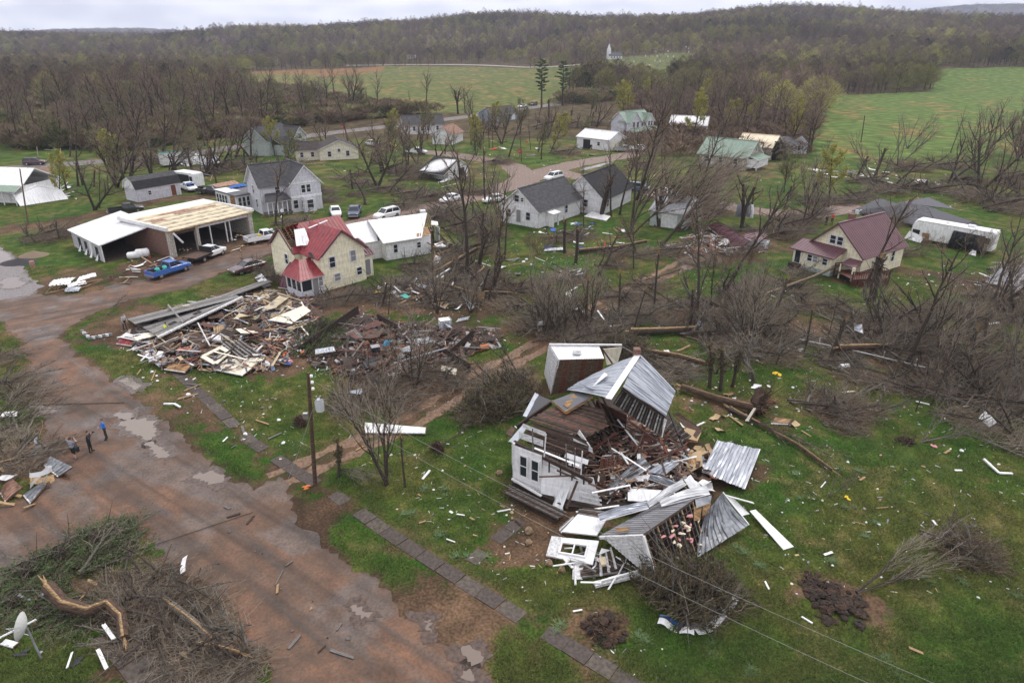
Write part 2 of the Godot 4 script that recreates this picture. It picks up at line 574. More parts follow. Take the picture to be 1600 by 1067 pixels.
func paint_mud(band:int) -> void:
	var y0:=paint_h*band/BANDS
	var y1:=paint_h*(band+1)/BANDS
	var out:=PackedByteArray()
	var rr:=PackedByteArray()
	out.resize((y1-y0)*paint_w*3)
	rr.resize((y1-y0)*paint_w)
	var at:=0
	for y in range(y0,y1):
		var z:=A0.y+(y+0.5)/paint_h*A_SIZE.y
		for px in paint_w:
			var x:=A0.x+(px+0.5)/paint_w*A_SIZE.x
			var road:=mka(mkr,x,z)
			if road<0.02:
				at+=1
				continue
			var lo:=n_low.get_noise_2d(x,z)
			var mi:=n_mid.get_noise_2d(x,z)
			var fi:=n_fine.get_noise_2d(x,z)
			# wheels drag the mud along the road: the streaks follow its run
			var u:=x*0.80+z*0.60
			var v:=-x*0.60+z*0.80
			if z<-62.0 or x<-52.0 and z<-48.0:
				u=x*0.80-z*0.60
				v=x*0.60+z*0.80
			var st:=n_streak.get_noise_2d(u*0.09,v*0.8)
			var t:=clampf(0.5+lo*0.9+st*0.8,0.0,1.0)
			var r:=lerpf(103,130,t)
			var g:=lerpf(79,92,t)
			var b:=lerpf(63,68,t)
			var bare:=clampf((-lo*0.8+st*0.6+n_patch.get_noise_2d(x+50,z)*1.2-0.05)*2.0,0,0.85)
			r=lerpf(r,114,bare); g=lerpf(g,99,bare); b=lerpf(b,92,bare)
			var edge:=clampf((0.62-road+mi*0.25)*2.2,0.0,1.0)
			r=lerpf(r,92,edge); g=lerpf(g,72,edge); b=lerpf(b,58,edge)
			var clod:=clampf((fi-0.22-0.5*mi)*2.6,0,0.7)
			r=lerpf(r,72,clod); g=lerpf(g,54,clod); b=lerpf(b,42,clod)
			var wet:=clampf((lo*0.5-st*0.75+bare*0.35-0.12)*2.2,0,1)
			var rut:=clampf((0.16-absf(n_streak.get_noise_2d(u*0.012+40.0,v*0.22)))*6.0,0.0,1.0)
			var f:=(0.88+fi*0.22+mi*0.1)*(1.0-0.14*wet)*(1.0-0.22*rut)
			out[at*3]=clampi(int(r*f),0,255)
			out[at*3+1]=clampi(int(g*f),0,255)
			out[at*3+2]=clampi(int(b*f),0,255)
			rr[at]=int(255.0*clampf(lerpf(0.75,0.16,wet*(1.0-edge)*(1.0-clod)),0.2,0.95))
			at+=1
	bands[band]=out
	rough_bands[band]=rr
func join(a:Array) -> PackedByteArray:
	var o:=PackedByteArray()
	for b in a:o.append_array(b)
	return o
func picture(kind:int,h:int) -> ImageTexture:
	paint_h=h
	bands=[]
	bands.resize(BANDS)
	rough_bands=[]
	rough_bands.resize(BANDS)
	var id:=WorkerThreadPool.add_group_task([paint_lawn,paint_land,paint_mud][kind],BANDS)
	WorkerThreadPool.wait_for_group_task_completion(id)
	return ImageTexture.create_from_image(Image.create_from_data(paint_w,h,false,Image.FORMAT_RGB8,join(bands)))
func strip(line:PackedVector2Array,w:float) -> PackedVector2Array:
	# the outline of a lane w wide along a line,its edges a little uneven
	var fine:=PackedVector2Array()
	for i in line.size()-1:
		var k:=maxi(1,int(line[i].distance_to(line[i+1])/1.5))
		for j in k:fine.push_back(line[i].lerp(line[i+1],float(j)/k))
	fine.push_back(line[-1])
	for s in 3:
		var g:=fine.duplicate()
		for i in range(1,fine.size()-1):g[i]=(fine[i-1]+fine[i]*2.0+fine[i+1])/4.0
		fine=g
	var l:=PackedVector2Array()
	var r:=PackedVector2Array()
	for i in fine.size():
		var d:=(fine[mini(i+1,fine.size()-1)]-fine[maxi(i-1,0)]).normalized()
		var q:=Vector2(-d.y,d.x)
		l.push_back(fine[i]+q*w*0.5)
		r.push_back(fine[i]-q*w*0.5)
	r.reverse()
	l.append_array(r)
	return l
func ragged(poly:PackedVector2Array,step:float,amp:float) -> PackedVector2Array:
	var o:=PackedVector2Array()
	for i in poly.size():
		var a:=poly[i]
		var b:=poly[(i+1) % poly.size()]
		var k:=maxi(1,int(a.distance_to(b)/step))
		var q:=(b-a).normalized().orthogonal()
		for j in k:
			var p:=a.lerp(b,float(j)/k)
			o.push_back(p+q*amp*(n_mid.get_noise_2d(p.x*0.8,p.y*0.8)*1.6+n_fine.get_noise_2d(p.x,p.y)*0.7))
	return o
func sheet(called:String,poly:PackedVector2Array,y:float,m:Material,uv_a:=true) -> MeshInstance3D:
	var ix:=Geometry2D.triangulate_polygon(poly)
	if ix.is_empty():
		var best:=PackedVector2Array()
		for q in Geometry2D.offset_polygon(poly,0.02):
			if q.size()>best.size():best=q
		poly=best
		ix=Geometry2D.triangulate_polygon(poly)
		if ix.is_empty():print("could not fill ",called)
	var v:=PackedVector3Array()
	var n:=PackedVector3Array()
	var uv:=PackedVector2Array()
	for p in poly:
		v.push_back(V(p.x,y+terrain(p.x,p.y),p.y))
		n.push_back(Vector3.UP)
		uv.push_back((p-A0)/A_SIZE)
	for k in range(0,ix.size(),3):
		var a:=poly[ix[k]]
		if (poly[ix[k+1]]-a).cross(poly[ix[k+2]]-a)<0.0:
			var w:=ix[k+1]
			ix[k+1]=ix[k+2]
			ix[k+2]=w
	var s:=[]
	s.resize(Mesh.ARRAY_MAX)
	s[Mesh.ARRAY_VERTEX]=v
	s[Mesh.ARRAY_NORMAL]=n
	s[Mesh.ARRAY_TEX_UV]=uv
	s[Mesh.ARRAY_INDEX]=ix
	var am:=ArrayMesh.new()
	am.add_surface_from_arrays(Mesh.PRIMITIVE_TRIANGLES,s)
	return tag(obj(called,am,m),"","","","structure")
func ribbon(called:String,line:PackedVector2Array,w:float,amp:float,y:float,m:Material) -> MeshInstance3D:
	var o:=strip(line,w)
	var k:=o.size()/2
	var b:=MB.new()
	b.flat_uv=0.1
	for i in k-1:
		var q:=[]
		for p in [o[i],o[i+1],o[2*k-2-i],o[2*k-1-i]]:
			var c:=(o[i]+o[2*k-1-i])*0.5
			var g:Vector2=p+(p-c).normalized()*amp*(n_mid.get_noise_2d(p.x,p.y)*1.5+n_fine.get_noise_2d(p.x,p.y)*0.7)
			q.push_back(V(g.x,y+terrain(g.x,g.y),g.y))
		b.quad(q[0],q[1],q[2],q[3])
	if b.n.size() and b.n[0].y<0.0:
		for i in range(0,b.v.size(),3):
			var t:=b.v[i+1]
			b.v[i+1]=b.v[i+2]
			b.v[i+2]=t
		for i in b.n.size():b.n[i]=Vector3.UP
	return tag(obj(called,b,m),"","","","structure")
func spread(a:float,b:float,step:float) -> Array:
	var o:=[]
	var k:=int(ceil((b-a)/step))
	for i in k:o.push_back(lerpf(a,b,float(i)/k))
	return o
func build_ground() -> void:
	var t0:=Time.get_ticks_msec()
	n_low=noise(FastNoiseLite.TYPE_SIMPLEX_SMOOTH,0.07,3,1)
	n_mid=noise(FastNoiseLite.TYPE_SIMPLEX_SMOOTH,0.45,4,2)
	n_fine=noise(FastNoiseLite.TYPE_SIMPLEX,4.5,3,3)
	n_patch=noise(FastNoiseLite.TYPE_SIMPLEX_SMOOTH,0.16,3,4)
	n_streak=noise(FastNoiseLite.TYPE_SIMPLEX_SMOOTH,0.9,4,6)
	lay_fields()
	# --- roads,lanes and paths as outlines on the ground
	var main_road:=PackedVector2Array([U(0,-20.8),U(-1.1,-23.2),U(-3.2,-25.3),U(-6.2,-28.1),U(-9.5,-31.3),U(-12.1,-33.5),U(-14,-36),U(-15.3,-38.6),U(-16.3,-39.9),U(-17.5,-38.2),U(-19.8,-39.3),U(-21.5,-41.2),U(-24.8,-44.4),U(-28.8,-48.3),U(-33.2,-52.4),U(-38.6,-57.1),U(-43.5,-61.4),U(-46.8,-64.7),U(-47.1,-68.9),U(-45,-75.3),U(-40,-79.3),U(-37.8,-85.9),U(-34.1,-94.1),U(-31.7,-100.1),U(-33.6,-105.2),U(-37.7,-98),U(-41.2,-92.5),U(-44.1,-88.1),U(-46.1,-82.3),U(-49.6,-81.3),U(-51,-76.6),U(-55.5,-76.6),U(-61.1,-81.8),U(-70.1,-92.8),U(-80.1,-94.1),U(-65.6,-74.9),U(-55.9,-69.3),U(-48.7,-62.2),U(-41.8,-53.9),U(-37.1,-47.3),U(-35.3,-43.5),U(-33.9,-41),U(-31.4,-40.1),U(-32,-38.2),U(-33.2,-36.1),U(-35.4,-34.1),U(-31.1,-28.5),U(-28.7,-29.6),U(-27.5,-31.1),U(-25.8,-34),U(-23.5,-34.3),U(-18.9,-31),U(-15.7,-28.1),U(-13.2,-25.5),U(-11.1,-23.2),U(-10.1,-20.8)])
	var L1:=PackedVector2Array([U(-33.6,-97),U(-28.3,-106),U(-21.8,-115.3),U(-15,-122.5),U(-9.7,-129.5),U(-3.8,-137.8),U(2,-147.1),U(7.3,-159.4),U(15.7,-170.8),U(26.3,-179.6),U(40.8,-195.2),U(51.8,-208),U(66.8,-232)])
	var back_street:=strip(L1,6.5)
	var L2:=PackedVector2Array([U(9.2,-161),U(14.8,-153),U(23,-141.7),U(31.9,-131.2),U(36.7,-126.2),U(43,-120),U(50.9,-117.1),U(63.5,-124.1)])
	var mill_street:=strip(L2,5.5)
	var L3:=PackedVector2Array([U(0,-143),U(3.1,-152.3),U(0,-168),U(-6.4,-175.6),U(-17,-186),U(-25.9,-189.3)])
	var loop_lane:=strip(L3,6.0)
	mkr.resize(MW*MH)
	mkm.resize(MW*MH)
	var mr:=ragged(main_road,0.35,0.55)
	var all:=[mr,ragged(back_street,0.6,0.4),ragged(mill_street,0.6,0.4),ragged(loop_lane,0.6,0.4)]
	for p in all:mkr=fill(mkr,MW,MH,A0,CELL,p,255)
	road_poly=all
	var lane:=PackedVector2Array([U(-16.6,-39.3),U(-15,-40.6),U(-12.4,-43.4),U(-9.8,-45.2),U(-8.1,-46.9),U(-5.4,-51.3),U(-2.4,-56.4),U(1.9,-60.6),U(6.9,-68.6),U(13.9,-78),U(19.9,-84.8),U(26.8,-94.1),U(31.9,-100.8)])
	var ruts:Array=[]
	for s in [-0.85,0.85]:
		var w:=strip(lane,0.02)
		var half:=PackedVector2Array()
		for i in w.size()/2:
			var d:=(w[mini(i+1,w.size()/2-1)]-w[maxi(i-1,0)]).normalized()
			half.push_back(w[i]+Vector2(-d.y,d.x)*s)
		ruts.push_back(ragged(strip(half,0.85),0.4,0.3))
	mkm=mkr.duplicate()
	mkm=fill(mkm,MW,MH,A0,CELL,strip(lane,3.4),130)
	mkm=fill(mkm,MW,MH,A0,CELL,strip(PackedVector2Array([U(-31.8,-57.5),U(-25.1,-50.2),U(-16.1,-41.2),U(-12,-37.9),U(-2.9,-29.9),U(1.7,-26.2),U(7.5,-21.5)]),1.0),190)
	mkm=fill(mkm,MW,MH,A0,CELL,strip(PackedVector2Array([U(-2.4,-31.3),U(0.6,-35.2)]),1.0),190)
	mkm=fill(mkm,MW,MH,A0,CELL,strip(PackedVector2Array([U(-84.2,-102.2),U(-81,-106),U(-75,-113.1),U(-70.2,-119.1),U(-66.7,-129.5),U(-57.1,-132.9)]),4.0),200)
	mkm=fill(mkm,MW,MH,A0,CELL,PackedVector2Array([U(-53.4,-88.4),U(-36.7,-106.8),U(-32.8,-94.4),U(-41.9,-85.6),U(-47.6,-80.5)]),210)
	# bare and churned places: [spot,half sizes,strength]
	for q in [[V(18.08,0,-28.29),2.3,1.1,255],[V(-13.14,0,-35.66),2.6,1.4,170],[V(-3.09,0,-25.7),1.0,3.2,215],[V(-5.56,0,-28.29),0.9,2.2,200],[V(-1.63,0,-25.7),0.8,2.6,200],[V(-4.35,0,-26.74),0.7,2.4,210],[V(1.36,0,-32.93),1.8,2.4,190],[V(2.89,0,-35.99),3.5,3.0,180],
		[V(-31.25,0,-65.4),14.0,7.0,190],[V(-13.24,0,-61.4),11.0,6.0,200],[V(-27.67,0,-72.8),8.0,6.0,150],[V(-9.06,0,-53.89),8.0,4.0,170],[V(-7.46,0,-74.87),8.0,5.0,140],[V(-17.9,0,-74.87),8.0,4.0,170],[V(0,0,-53.89),4.0,3.0,150],
		[V(-53.91,0,-81.75),7.0,5.0,130],[V(-41.86,0,-72.8),4.0,1.4,150],[V(-29.01,0,-49.32),4.0,3.0,120],[V(-23.07,0,-46.29),3.0,2.0,110],[V(10.35,0,-40.25),7.0,6.0,150],[V(27.43,0,-49.32),3.5,2.2,150],[V(18.46,0,-49.32),6.0,2.5,120],
		[V(-25.73,0,-28.29),3.0,2.0,120],[V(-18.57,0,-27.84),6.0,3.0,170],[V(-16.28,0,-25.7),5.0,3.5,170],[V(27.87,0,-92.81),7.0,3.5,160],[V(41.07,0,-99.37),8.0,5.0,120],[V(50.95,0,-86.98),4.0,3.0,120],[V(42.64,0,-81.75),3.0,2.0,150],[V(59.58,0,-79.34),8.0,6.0,140],
		[V(5.21,0,-63.75),10.0,2.6,150],[V(22.24,0,-68.93),14.0,5.0,130],[V(35.79,0,-63.75),9.0,3.0,150],[V(40.78,0,-53.89),9.0,4.0,120],[V(13.49,0,-92.81),8.0,4.0,90],[V(-69.27,0,-106.81),12.0,4.0,140],[V(16.72,0,-29.24),1.2,1.0,255],[V(4.68,0,-26.74),1.6,1.2,220],[V(-35.69,0,-41.85),5.0,3.0,140]]:
		stain(q[0].x,q[0].z,q[1],q[2],0.4,q[3])
	mkm=blur(blur(mkm,MW,MH,3),MW,MH,2)
	mkr=blur(blur(mkr,MW,MH,3),MW,MH,2)
	mask_field.resize(BW*BH)
	for i in fields.size():mask_field=fill(mask_field,BW,BH,B0,2.0,fields[i][0],i+1)
	# --- the ground: one sheet out to the hills,finest under the camera
	var near_mat:=StandardMaterial3D.new()
	near_mat.resource_name="lawn"
	near_mat.albedo_texture=picture(0,1469)
	near_mat.roughness=0.95
	near_mat.metallic_specular=0.25
	var mid_mat:=near_mat.duplicate()
	mid_mat.resource_name="meadow"
	mid_mat.albedo_texture=picture(1,1463)
	var far_mat:=mat("far_land",lin(.115,.088,.066),1.0,"soft",.004)
	far_mat.uv1_world_triplanar=true
	var xs:Array=spread(-6500,B0.x,110)+spread(B0.x,A0.x,12)+spread(A0.x,A0.x+A_SIZE.x,4)+spread(A0.x+A_SIZE.x,B0.x+B_SIZE.x,12)+spread(B0.x+B_SIZE.x,6500,110)+[6500.0]
	var zs:Array=spread(-7000,-1800,90)+spread(-1800,B0.y,30)+spread(B0.y,A0.y,12)+spread(A0.y,A0.y+A_SIZE.y,4)+spread(A0.y+A_SIZE.y,400,60)+[400.0]
	var nx:=xs.size()
	var v:=PackedVector3Array()
	var n:=PackedVector3Array()
	var ua:=PackedVector2Array()
	var ub:=PackedVector2Array()
	for z in zs:
		for x in xs:
			var h:=terrain(x,z)
			v.push_back(V(x,h,z))
			n.push_back(V(h-terrain(x+8,z),8,h-terrain(x,z+8)).normalized())
			ua.push_back((Vector2(x,z)-A0)/A_SIZE)
			ub.push_back((Vector2(x,z)-B0)/B_SIZE)
	var idx:Array=[PackedInt32Array(),PackedInt32Array(),PackedInt32Array()]
	for j in zs.size()-1:
		for i in nx-1:
			var cx:float=(xs[i]+xs[i+1])/2
			var cz:float=(zs[j]+zs[j+1])/2
			var s:=2
			if Rect2(A0,A_SIZE).has_point(Vector2(cx,cz)):s=0
			elif Rect2(B0,B_SIZE).has_point(Vector2(cx,cz)):s=1
			elif cz>-120.0:s=1
			var a:=j*nx+i
			idx[s].append_array(PackedInt32Array([a,a+1,a+nx+1,a,a+nx+1,a+nx]))
	var gm:=ArrayMesh.new()
	for s in 3:
		var q:=[]
		q.resize(Mesh.ARRAY_MAX)
		q[Mesh.ARRAY_VERTEX]=v
		q[Mesh.ARRAY_NORMAL]=n
		q[Mesh.ARRAY_TEX_UV]=ua if s==0 else ub
		q[Mesh.ARRAY_INDEX]=idx[s]
		gm.add_surface_from_arrays(Mesh.PRIMITIVE_TRIANGLES,q)
		gm.surface_set_material(s,[near_mat,mid_mat,far_mat][s])
	var g:=MeshInstance3D.new()
	g.name="ground"
	g.mesh=gm
	add_child(g)
	tag(g,"grassy ground of the village reaching out to the wooded hills","","","structure")
	# --- roads
	var mud:=StandardMaterial3D.new()
	mud.resource_name="wet_mud"
	mud.albedo_texture=picture(2,1469)
	mud.roughness_texture=ImageTexture.create_from_image(Image.create_from_data(paint_w,1469,false,Image.FORMAT_L8,join(rough_bands)))
	mud.roughness=1.0
	sheet("road",mr,0.008,mud).set_meta("label","wide road and crossing under reddish brown mud with wet streaks")
	ribbon("road",L1,6.5,0.4,0.004,mat("street_mud",Color8(132,106,92),.6,"grime",.3)).set_meta("label","mud-streaked street running from the garage to the green-roofed houses")
	ribbon("road",L2,5.5,0.4,0.012,M.street_mud).set_meta("label","pinkish muddy lane passing behind the dark-roofed house")
	ribbon("road",L3,6.0,0.4,0.016,M.street_mud).set_meta("label","short looped lane by the small wrecked house")
	var asphalt:=mat("asphalt",Color8(122,112,108),.7,"grime",.1)
	ribbon("road",PackedVector2Array([U(-134.1,-154.6),U(-119.7,-162.7),U(-107.5,-169.9),U(-93.5,-179.6),U(-81.5,-190.5),U(-71,-212.1),U(-56.4,-232),U(-40.3,-249.9),U(-24.2,-270.6),U(-2.7,-300.2),U(24.1,-340.2),U(43.9,-383),U(60,-426.5)]),7.5,0.3,0.02,asphalt).set_meta("label","grey highway running past the bare woods")
	ribbon("road",PackedVector2Array([U(-111.8,-164.5),U(-106.6,-156.1),U(-102.7,-145.7),U(-101.8,-136.5),U(-105.1,-130.6)]),6.0,0.3,0.024,mat("dirt_drive",Color8(138,108,86),.9,"grime",.2)).set_meta("label","brown dirt turnout off the highway beside the broken snag")
	ribbon("road",flat2([V(-179.42,1.09,-795.69),V(-122.29,2.13,-783.63),V(-51.9,3.29,-748.33),V(0,2.68,-714.53),V(46.73,4.68,-673.31),V(60.42,6.08,-663.79)]),6.0,0.3,0.1,mat("pale_road",Color8(168,158,150),.8)).set_meta("label","pale road along the foot of the wooded hill")
	ribbon("path",flat2([V(79.74,0,-431.97),V(91.61,0.08,-453.8),V(101.32,0.82,-494.73),V(103.71,2.49,-545.47)]),9.0,0.3,0.12,mat("clay",Color8(196,148,112),.9)).set_meta("label","orange clay drive up to the cemetery")
	for i in 2:sheet("path",ruts[i],0.006,mat("track_mud",Color8(128,98,74),.7,"grime",.4)).set_meta("label","bare wheel rut of the farm track, "+["far side","near side"][i])
	var wet_lot:=mat("wet_gravel",Color8(128,118,116),.45,"grime",.5)
	sheet("lot",ragged(PackedVector2Array([U(-84,-99.4),U(-75,-97.3),U(-69.1,-91.6),U(-62.5,-84.3),U(-58.3,-80.3),U(-57.2,-76.6),U(-59.7,-74.9),U(-65.6,-74.9)]),0.4,0.5),0.012,wet_lot).set_meta("label","wet grey gravel lot left of the white shed")
	# --- standing water
	var pools:=[PackedVector2Array([U(-31.1,-47.8),U(-29.1,-47.5),U(-28.2,-46.5),U(-27.3,-45.2),U(-27.6,-44.4),U(-28.7,-45),U(-30.2,-46.1),U(-31.5,-46.9)]),PackedVector2Array([U(-32.5,-48.5),U(-31.4,-48.9),U(-30.4,-48.3),U(-31,-47.7),U(-31.9,-47.8)]),PackedVector2Array([U(-40.8,-51.3),U(-39.5,-50.2),U(-37.6,-49.1),U(-37.1,-48.3),U(-38.3,-48.5),U(-39.5,-49.7)]),
		PackedVector2Array([U(-35.1,-54.9),U(-33.8,-54.6),U(-32.7,-53.6),U(-32.5,-52.4),U(-33.6,-52.9)]),PackedVector2Array([U(-27.9,-44.4),U(-26.7,-43.9),U(-25.2,-42.5),U(-25.7,-42.2),U(-27.1,-43.4)]),PackedVector2Array([U(-2.6,-25.3),U(-1.8,-24.8),U(-1.6,-24.4),U(-2,-24.5),U(-2.4,-24.8)]),PackedVector2Array([U(-4.9,-27),U(-4.4,-27.2),U(-4,-26.9),U(-4.1,-26.1),U(-4.5,-26.4)]),
		PackedVector2Array([U(15.6,-78.9),U(17.1,-80.3),U(18.1,-81.3),U(16.7,-78.9)]),PackedVector2Array([U(22.4,-87.5),U(24.1,-89.2),U(24.6,-87.5),U(23,-85.9)]),PackedVector2Array([U(-22.4,-40.1),U(-21.3,-40.6),U(-19.6,-39.6),U(-20.2,-38.9),U(-21.5,-39.2)]),PackedVector2Array([U(-80.1,-96.7),U(-72.9,-95.3),U(-69.3,-91.6),U(-68.2,-88.7),U(-73.4,-87.5)]),PackedVector2Array([U(-2.5,-23.8),U(-1.8,-23.9),U(-1.5,-23.2),U(-2.1,-22.9)]),
		PackedVector2Array([U(-65,-82.8),U(-63.8,-83.8),U(-60.5,-80.8),U(-60.8,-78.9),U(-62.7,-79.3)]),PackedVector2Array([U(-8.8,-28.1),U(-8.3,-27.8),U(-7.6,-27.3),U(-8.1,-27.3),U(-8.6,-27.6)]),PackedVector2Array([U(86.5,-136.5),U(94.8,-141.7),U(94.2,-136.5),U(86.9,-132.9)]),PackedVector2Array([U(14.7,-159.4),U(20,-168),U(25.4,-173.6),U(19.6,-164.5)])]
	for p in pools:
		var rim:PackedVector2Array=ragged(Geometry2D.offset_polygon(smp(p),0.45)[0],0.15,0.6)
		sheet("mud",rim,0.022,mat("wet_rim",Color8(92,73,62),.22,"grime",.5)).set_meta("label","dark wet mud round a puddle")
		sheet("puddle",ragged(smp(p),0.15,0.38),0.03,M.water).set_meta("label","shallow puddle of muddy water")
func smp(p:PackedVector2Array) -> PackedVector2Array:
	for s in 2:
		var o:=PackedVector2Array()
		for i in p.size():
			var a:=p[i]
			var b:=p[(i+1) % p.size()]
			o.push_back(a.lerp(b,0.25))
			o.push_back(a.lerp(b,0.75))
		p=o
	return p
# ---------------------------------------------------------------- trees
func limb(wood:MB,fine:MB,p:Vector3,dir:Vector3,length:float,r:float,level:int,cfg:Dictionary) -> void:
	var segs:int=[6,4,3,1][level]
	var pts:=PackedVector3Array([p])
	var rad:=PackedFloat32Array([r])
	var wob:float=cfg.wob
	var wind:Vector3=cfg.wind
	var end:float=0.75 if cfg.get("cut",false) and level==0 else [0.22,0.3,0.35,0.25][level]
	for s in segs:
		dir=(dir+V(R(-1,1),R(-1,1),R(-1,1))*wob*[0.45,0.9,1.0,0.6][level]+Vector3.UP*float(cfg.up)*[0.2,1.0,0.8,0.3][level]+wind*[0.25,1.0,1.0,0.8][level]).normalized()
		p+=dir*length/segs
		if p.y<0.05:p.y=0.05
		pts.push_back(p)
		rad.push_back(r*lerpf(1.0,end,float(s+1)/segs))
	var b:=wood if level<=1 else fine
	if level==3:fine.rod(pts[0],pts[1],r,0.002,3)
	else:b.tube(pts,rad,[7,5,4,3][level])
	if level==0 and cfg.get("flare",true):
		wood.tube(PackedVector3Array([pts[0]-V(0,0.2,0),pts[0].lerp(pts[1],0.25)]),PackedFloat32Array([r*1.55,r*0.98]),7)
	if level==3:return
	var k:int=cfg.kids[level]
	var from:float=[cfg.clear,0.25,0.15][level]
	var spin:=R(0,TAU)
	for i in k:
		var t:=lerpf(from,1.0,(i+R(0.1,0.9))/k)
		var fi:=t*segs
		var s:=mini(int(fi),segs-1)
		var q:=pts[s].lerp(pts[s+1],fi-s)
		var d:=(pts[s+1]-pts[s]).normalized()
		spin+=2.4+R(-0.5,0.5)
		var x:=d.cross(V(0.3,0.2,0.9)).normalized()
		var side:=x.rotated(d,spin)
		var a:float=cfg.ang[level]*R(0.7,1.25)
		var nd:=(d*cos(a)+side*sin(a)).normalized()
		var len2:float=length*cfg.ratio[level]*R(0.6,1.15)*(1.15-0.55*t)
		var r2:=minf(rad[s]*0.72,r*[0.42,0.45,0.5][level])
		limb(wood,fine,q,nd,len2,maxf(r2,0.008),level+1,cfg)
func grown(sd:int,h:float,cfg:Dictionary) -> Array:
	rng.seed=sd
	var c:={"wob":0.22,"up":0.12,"wind":Vector3.ZERO,"kids":[8,7,6],"clear":0.3,"ang":[0.85,0.75,0.7],"ratio":[0.5,0.5,0.5],"dir":Vector3.UP,"r":0.022}
	c.merge(cfg,true)
	var wood:=MB.new()
	var fine:=MB.new()
	for s in c.get("stems",1):
		var d:Vector3=c.dir
		if c.get("stems",1)>1:d=(d+V(R(-1,1),0,R(-1,1))*float(c.get("fan",0.4))).normalized()
		limb(wood,fine,V(R(-0.2,0.2),0,R(-0.2,0.2)) if s else Vector3.ZERO,d,h*R(0.85,1.0),h*c.r,0,c)
	return [wood,fine]
func mkt(called:String,sd:int,h:float,cfg:Dictionary,bark:="bark",twig:="twig") -> Node3D:
	var g:=grown(sd,h,cfg)
	var t:=thing(called,"bare tree","tree")
	obj("trunk",g[0],M[bark],t)
	obj("crown",g[1],M[twig],t)
	if cfg.has("leaf"):
		var b:=MB.new()
		var tips:PackedVector3Array=g[1].v
		var i:=0
		while i<tips.size():
			for q in int(cfg.leaf):
				var p:=tips[i]+V(R(-1,1),R(-1,1),R(-1,1))*0.35
				var a:=V(R(-1,1),R(-1,1),R(-1,1)).normalized()*R(0.13,0.27)
				var e:=a.cross(V(R(-1,1),R(-1,1),R(-1,1)).normalized())*0.9
				b.tri(p-a,p+e,p+a)
			i+=int(cfg.get("skip",9))
		obj("leaves",b,M[cfg.leaf_mat],t)
	if cfg.get("cut",false):
		var b:=MB.new()
		var top:PackedVector3Array=g[0].v
		var hi:=Vector3.ZERO
		for q in range(0,mini(top.size(),7*6*6),1):
			if top[q].y>hi.y:hi=top[q]
		for s in 9:
			var p:=hi+V(R(-1,1),0,R(-1,1))*h*0.02
			b.rod(p-V(0,0.3,0),p+V(R(-0.3,0.3),R(0.3,1.1),R(-0.3,0.3)),h*0.006,0.003,4)
		obj("splintered_top",b,M.fresh_split,t)
	return t
func make_pine(called:String,sd:int,h:float,low:float,wide:float,mat_key:String,dense:=1.0) -> Node3D:
	rng.seed=sd
	var t:=thing(called,"evergreen","tree")
	var wood:=MB.new()
	var leaf:=MB.new()
	wood.tube(PackedVector3Array([Vector3.ZERO,V(R(-0.2,0.2),h*0.5,R(-0.2,0.2)),V(0,h,0)]),PackedFloat32Array([h*0.022,h*0.014,0.02]),7)
	var k:=int(34*dense)
	for i in k:
		var f:=lerpf(low,0.99,float(i)/k)
		var a:=i*2.4+R(-0.3,0.3)
		var l:=wide*h*(0.25+0.85*sin(clampf((f-low)/(1.0-low),0.05,1.0)*PI*0.86+0.25))*R(0.6,1.15)
		var p:=V(0,h*f,0)
		var d:=V(cos(a),R(0.02,0.3),sin(a)).normalized()
		wood.rod(p,p+d*l,0.05,0.01,4)
		for q in int(22*l+14):
			var c:=p+d*l*R(0.3,1.05)+V(R(-1,1),R(-0.5,0.6),R(-1,1))*0.42
			for w in 3:
				var u:=V(R(-1,1),R(-0.2,1),R(-1,1)).normalized()*R(0.25,0.5)
				var e:=u.cross(V(R(-1,1),R(-1,1),R(-1,1))).normalized()*0.12
				leaf.tri(c-e,c+e,c+u)
	obj("trunk",wood,M.bark,t)
	obj("crown",leaf,M[mat_key],t)
	return t
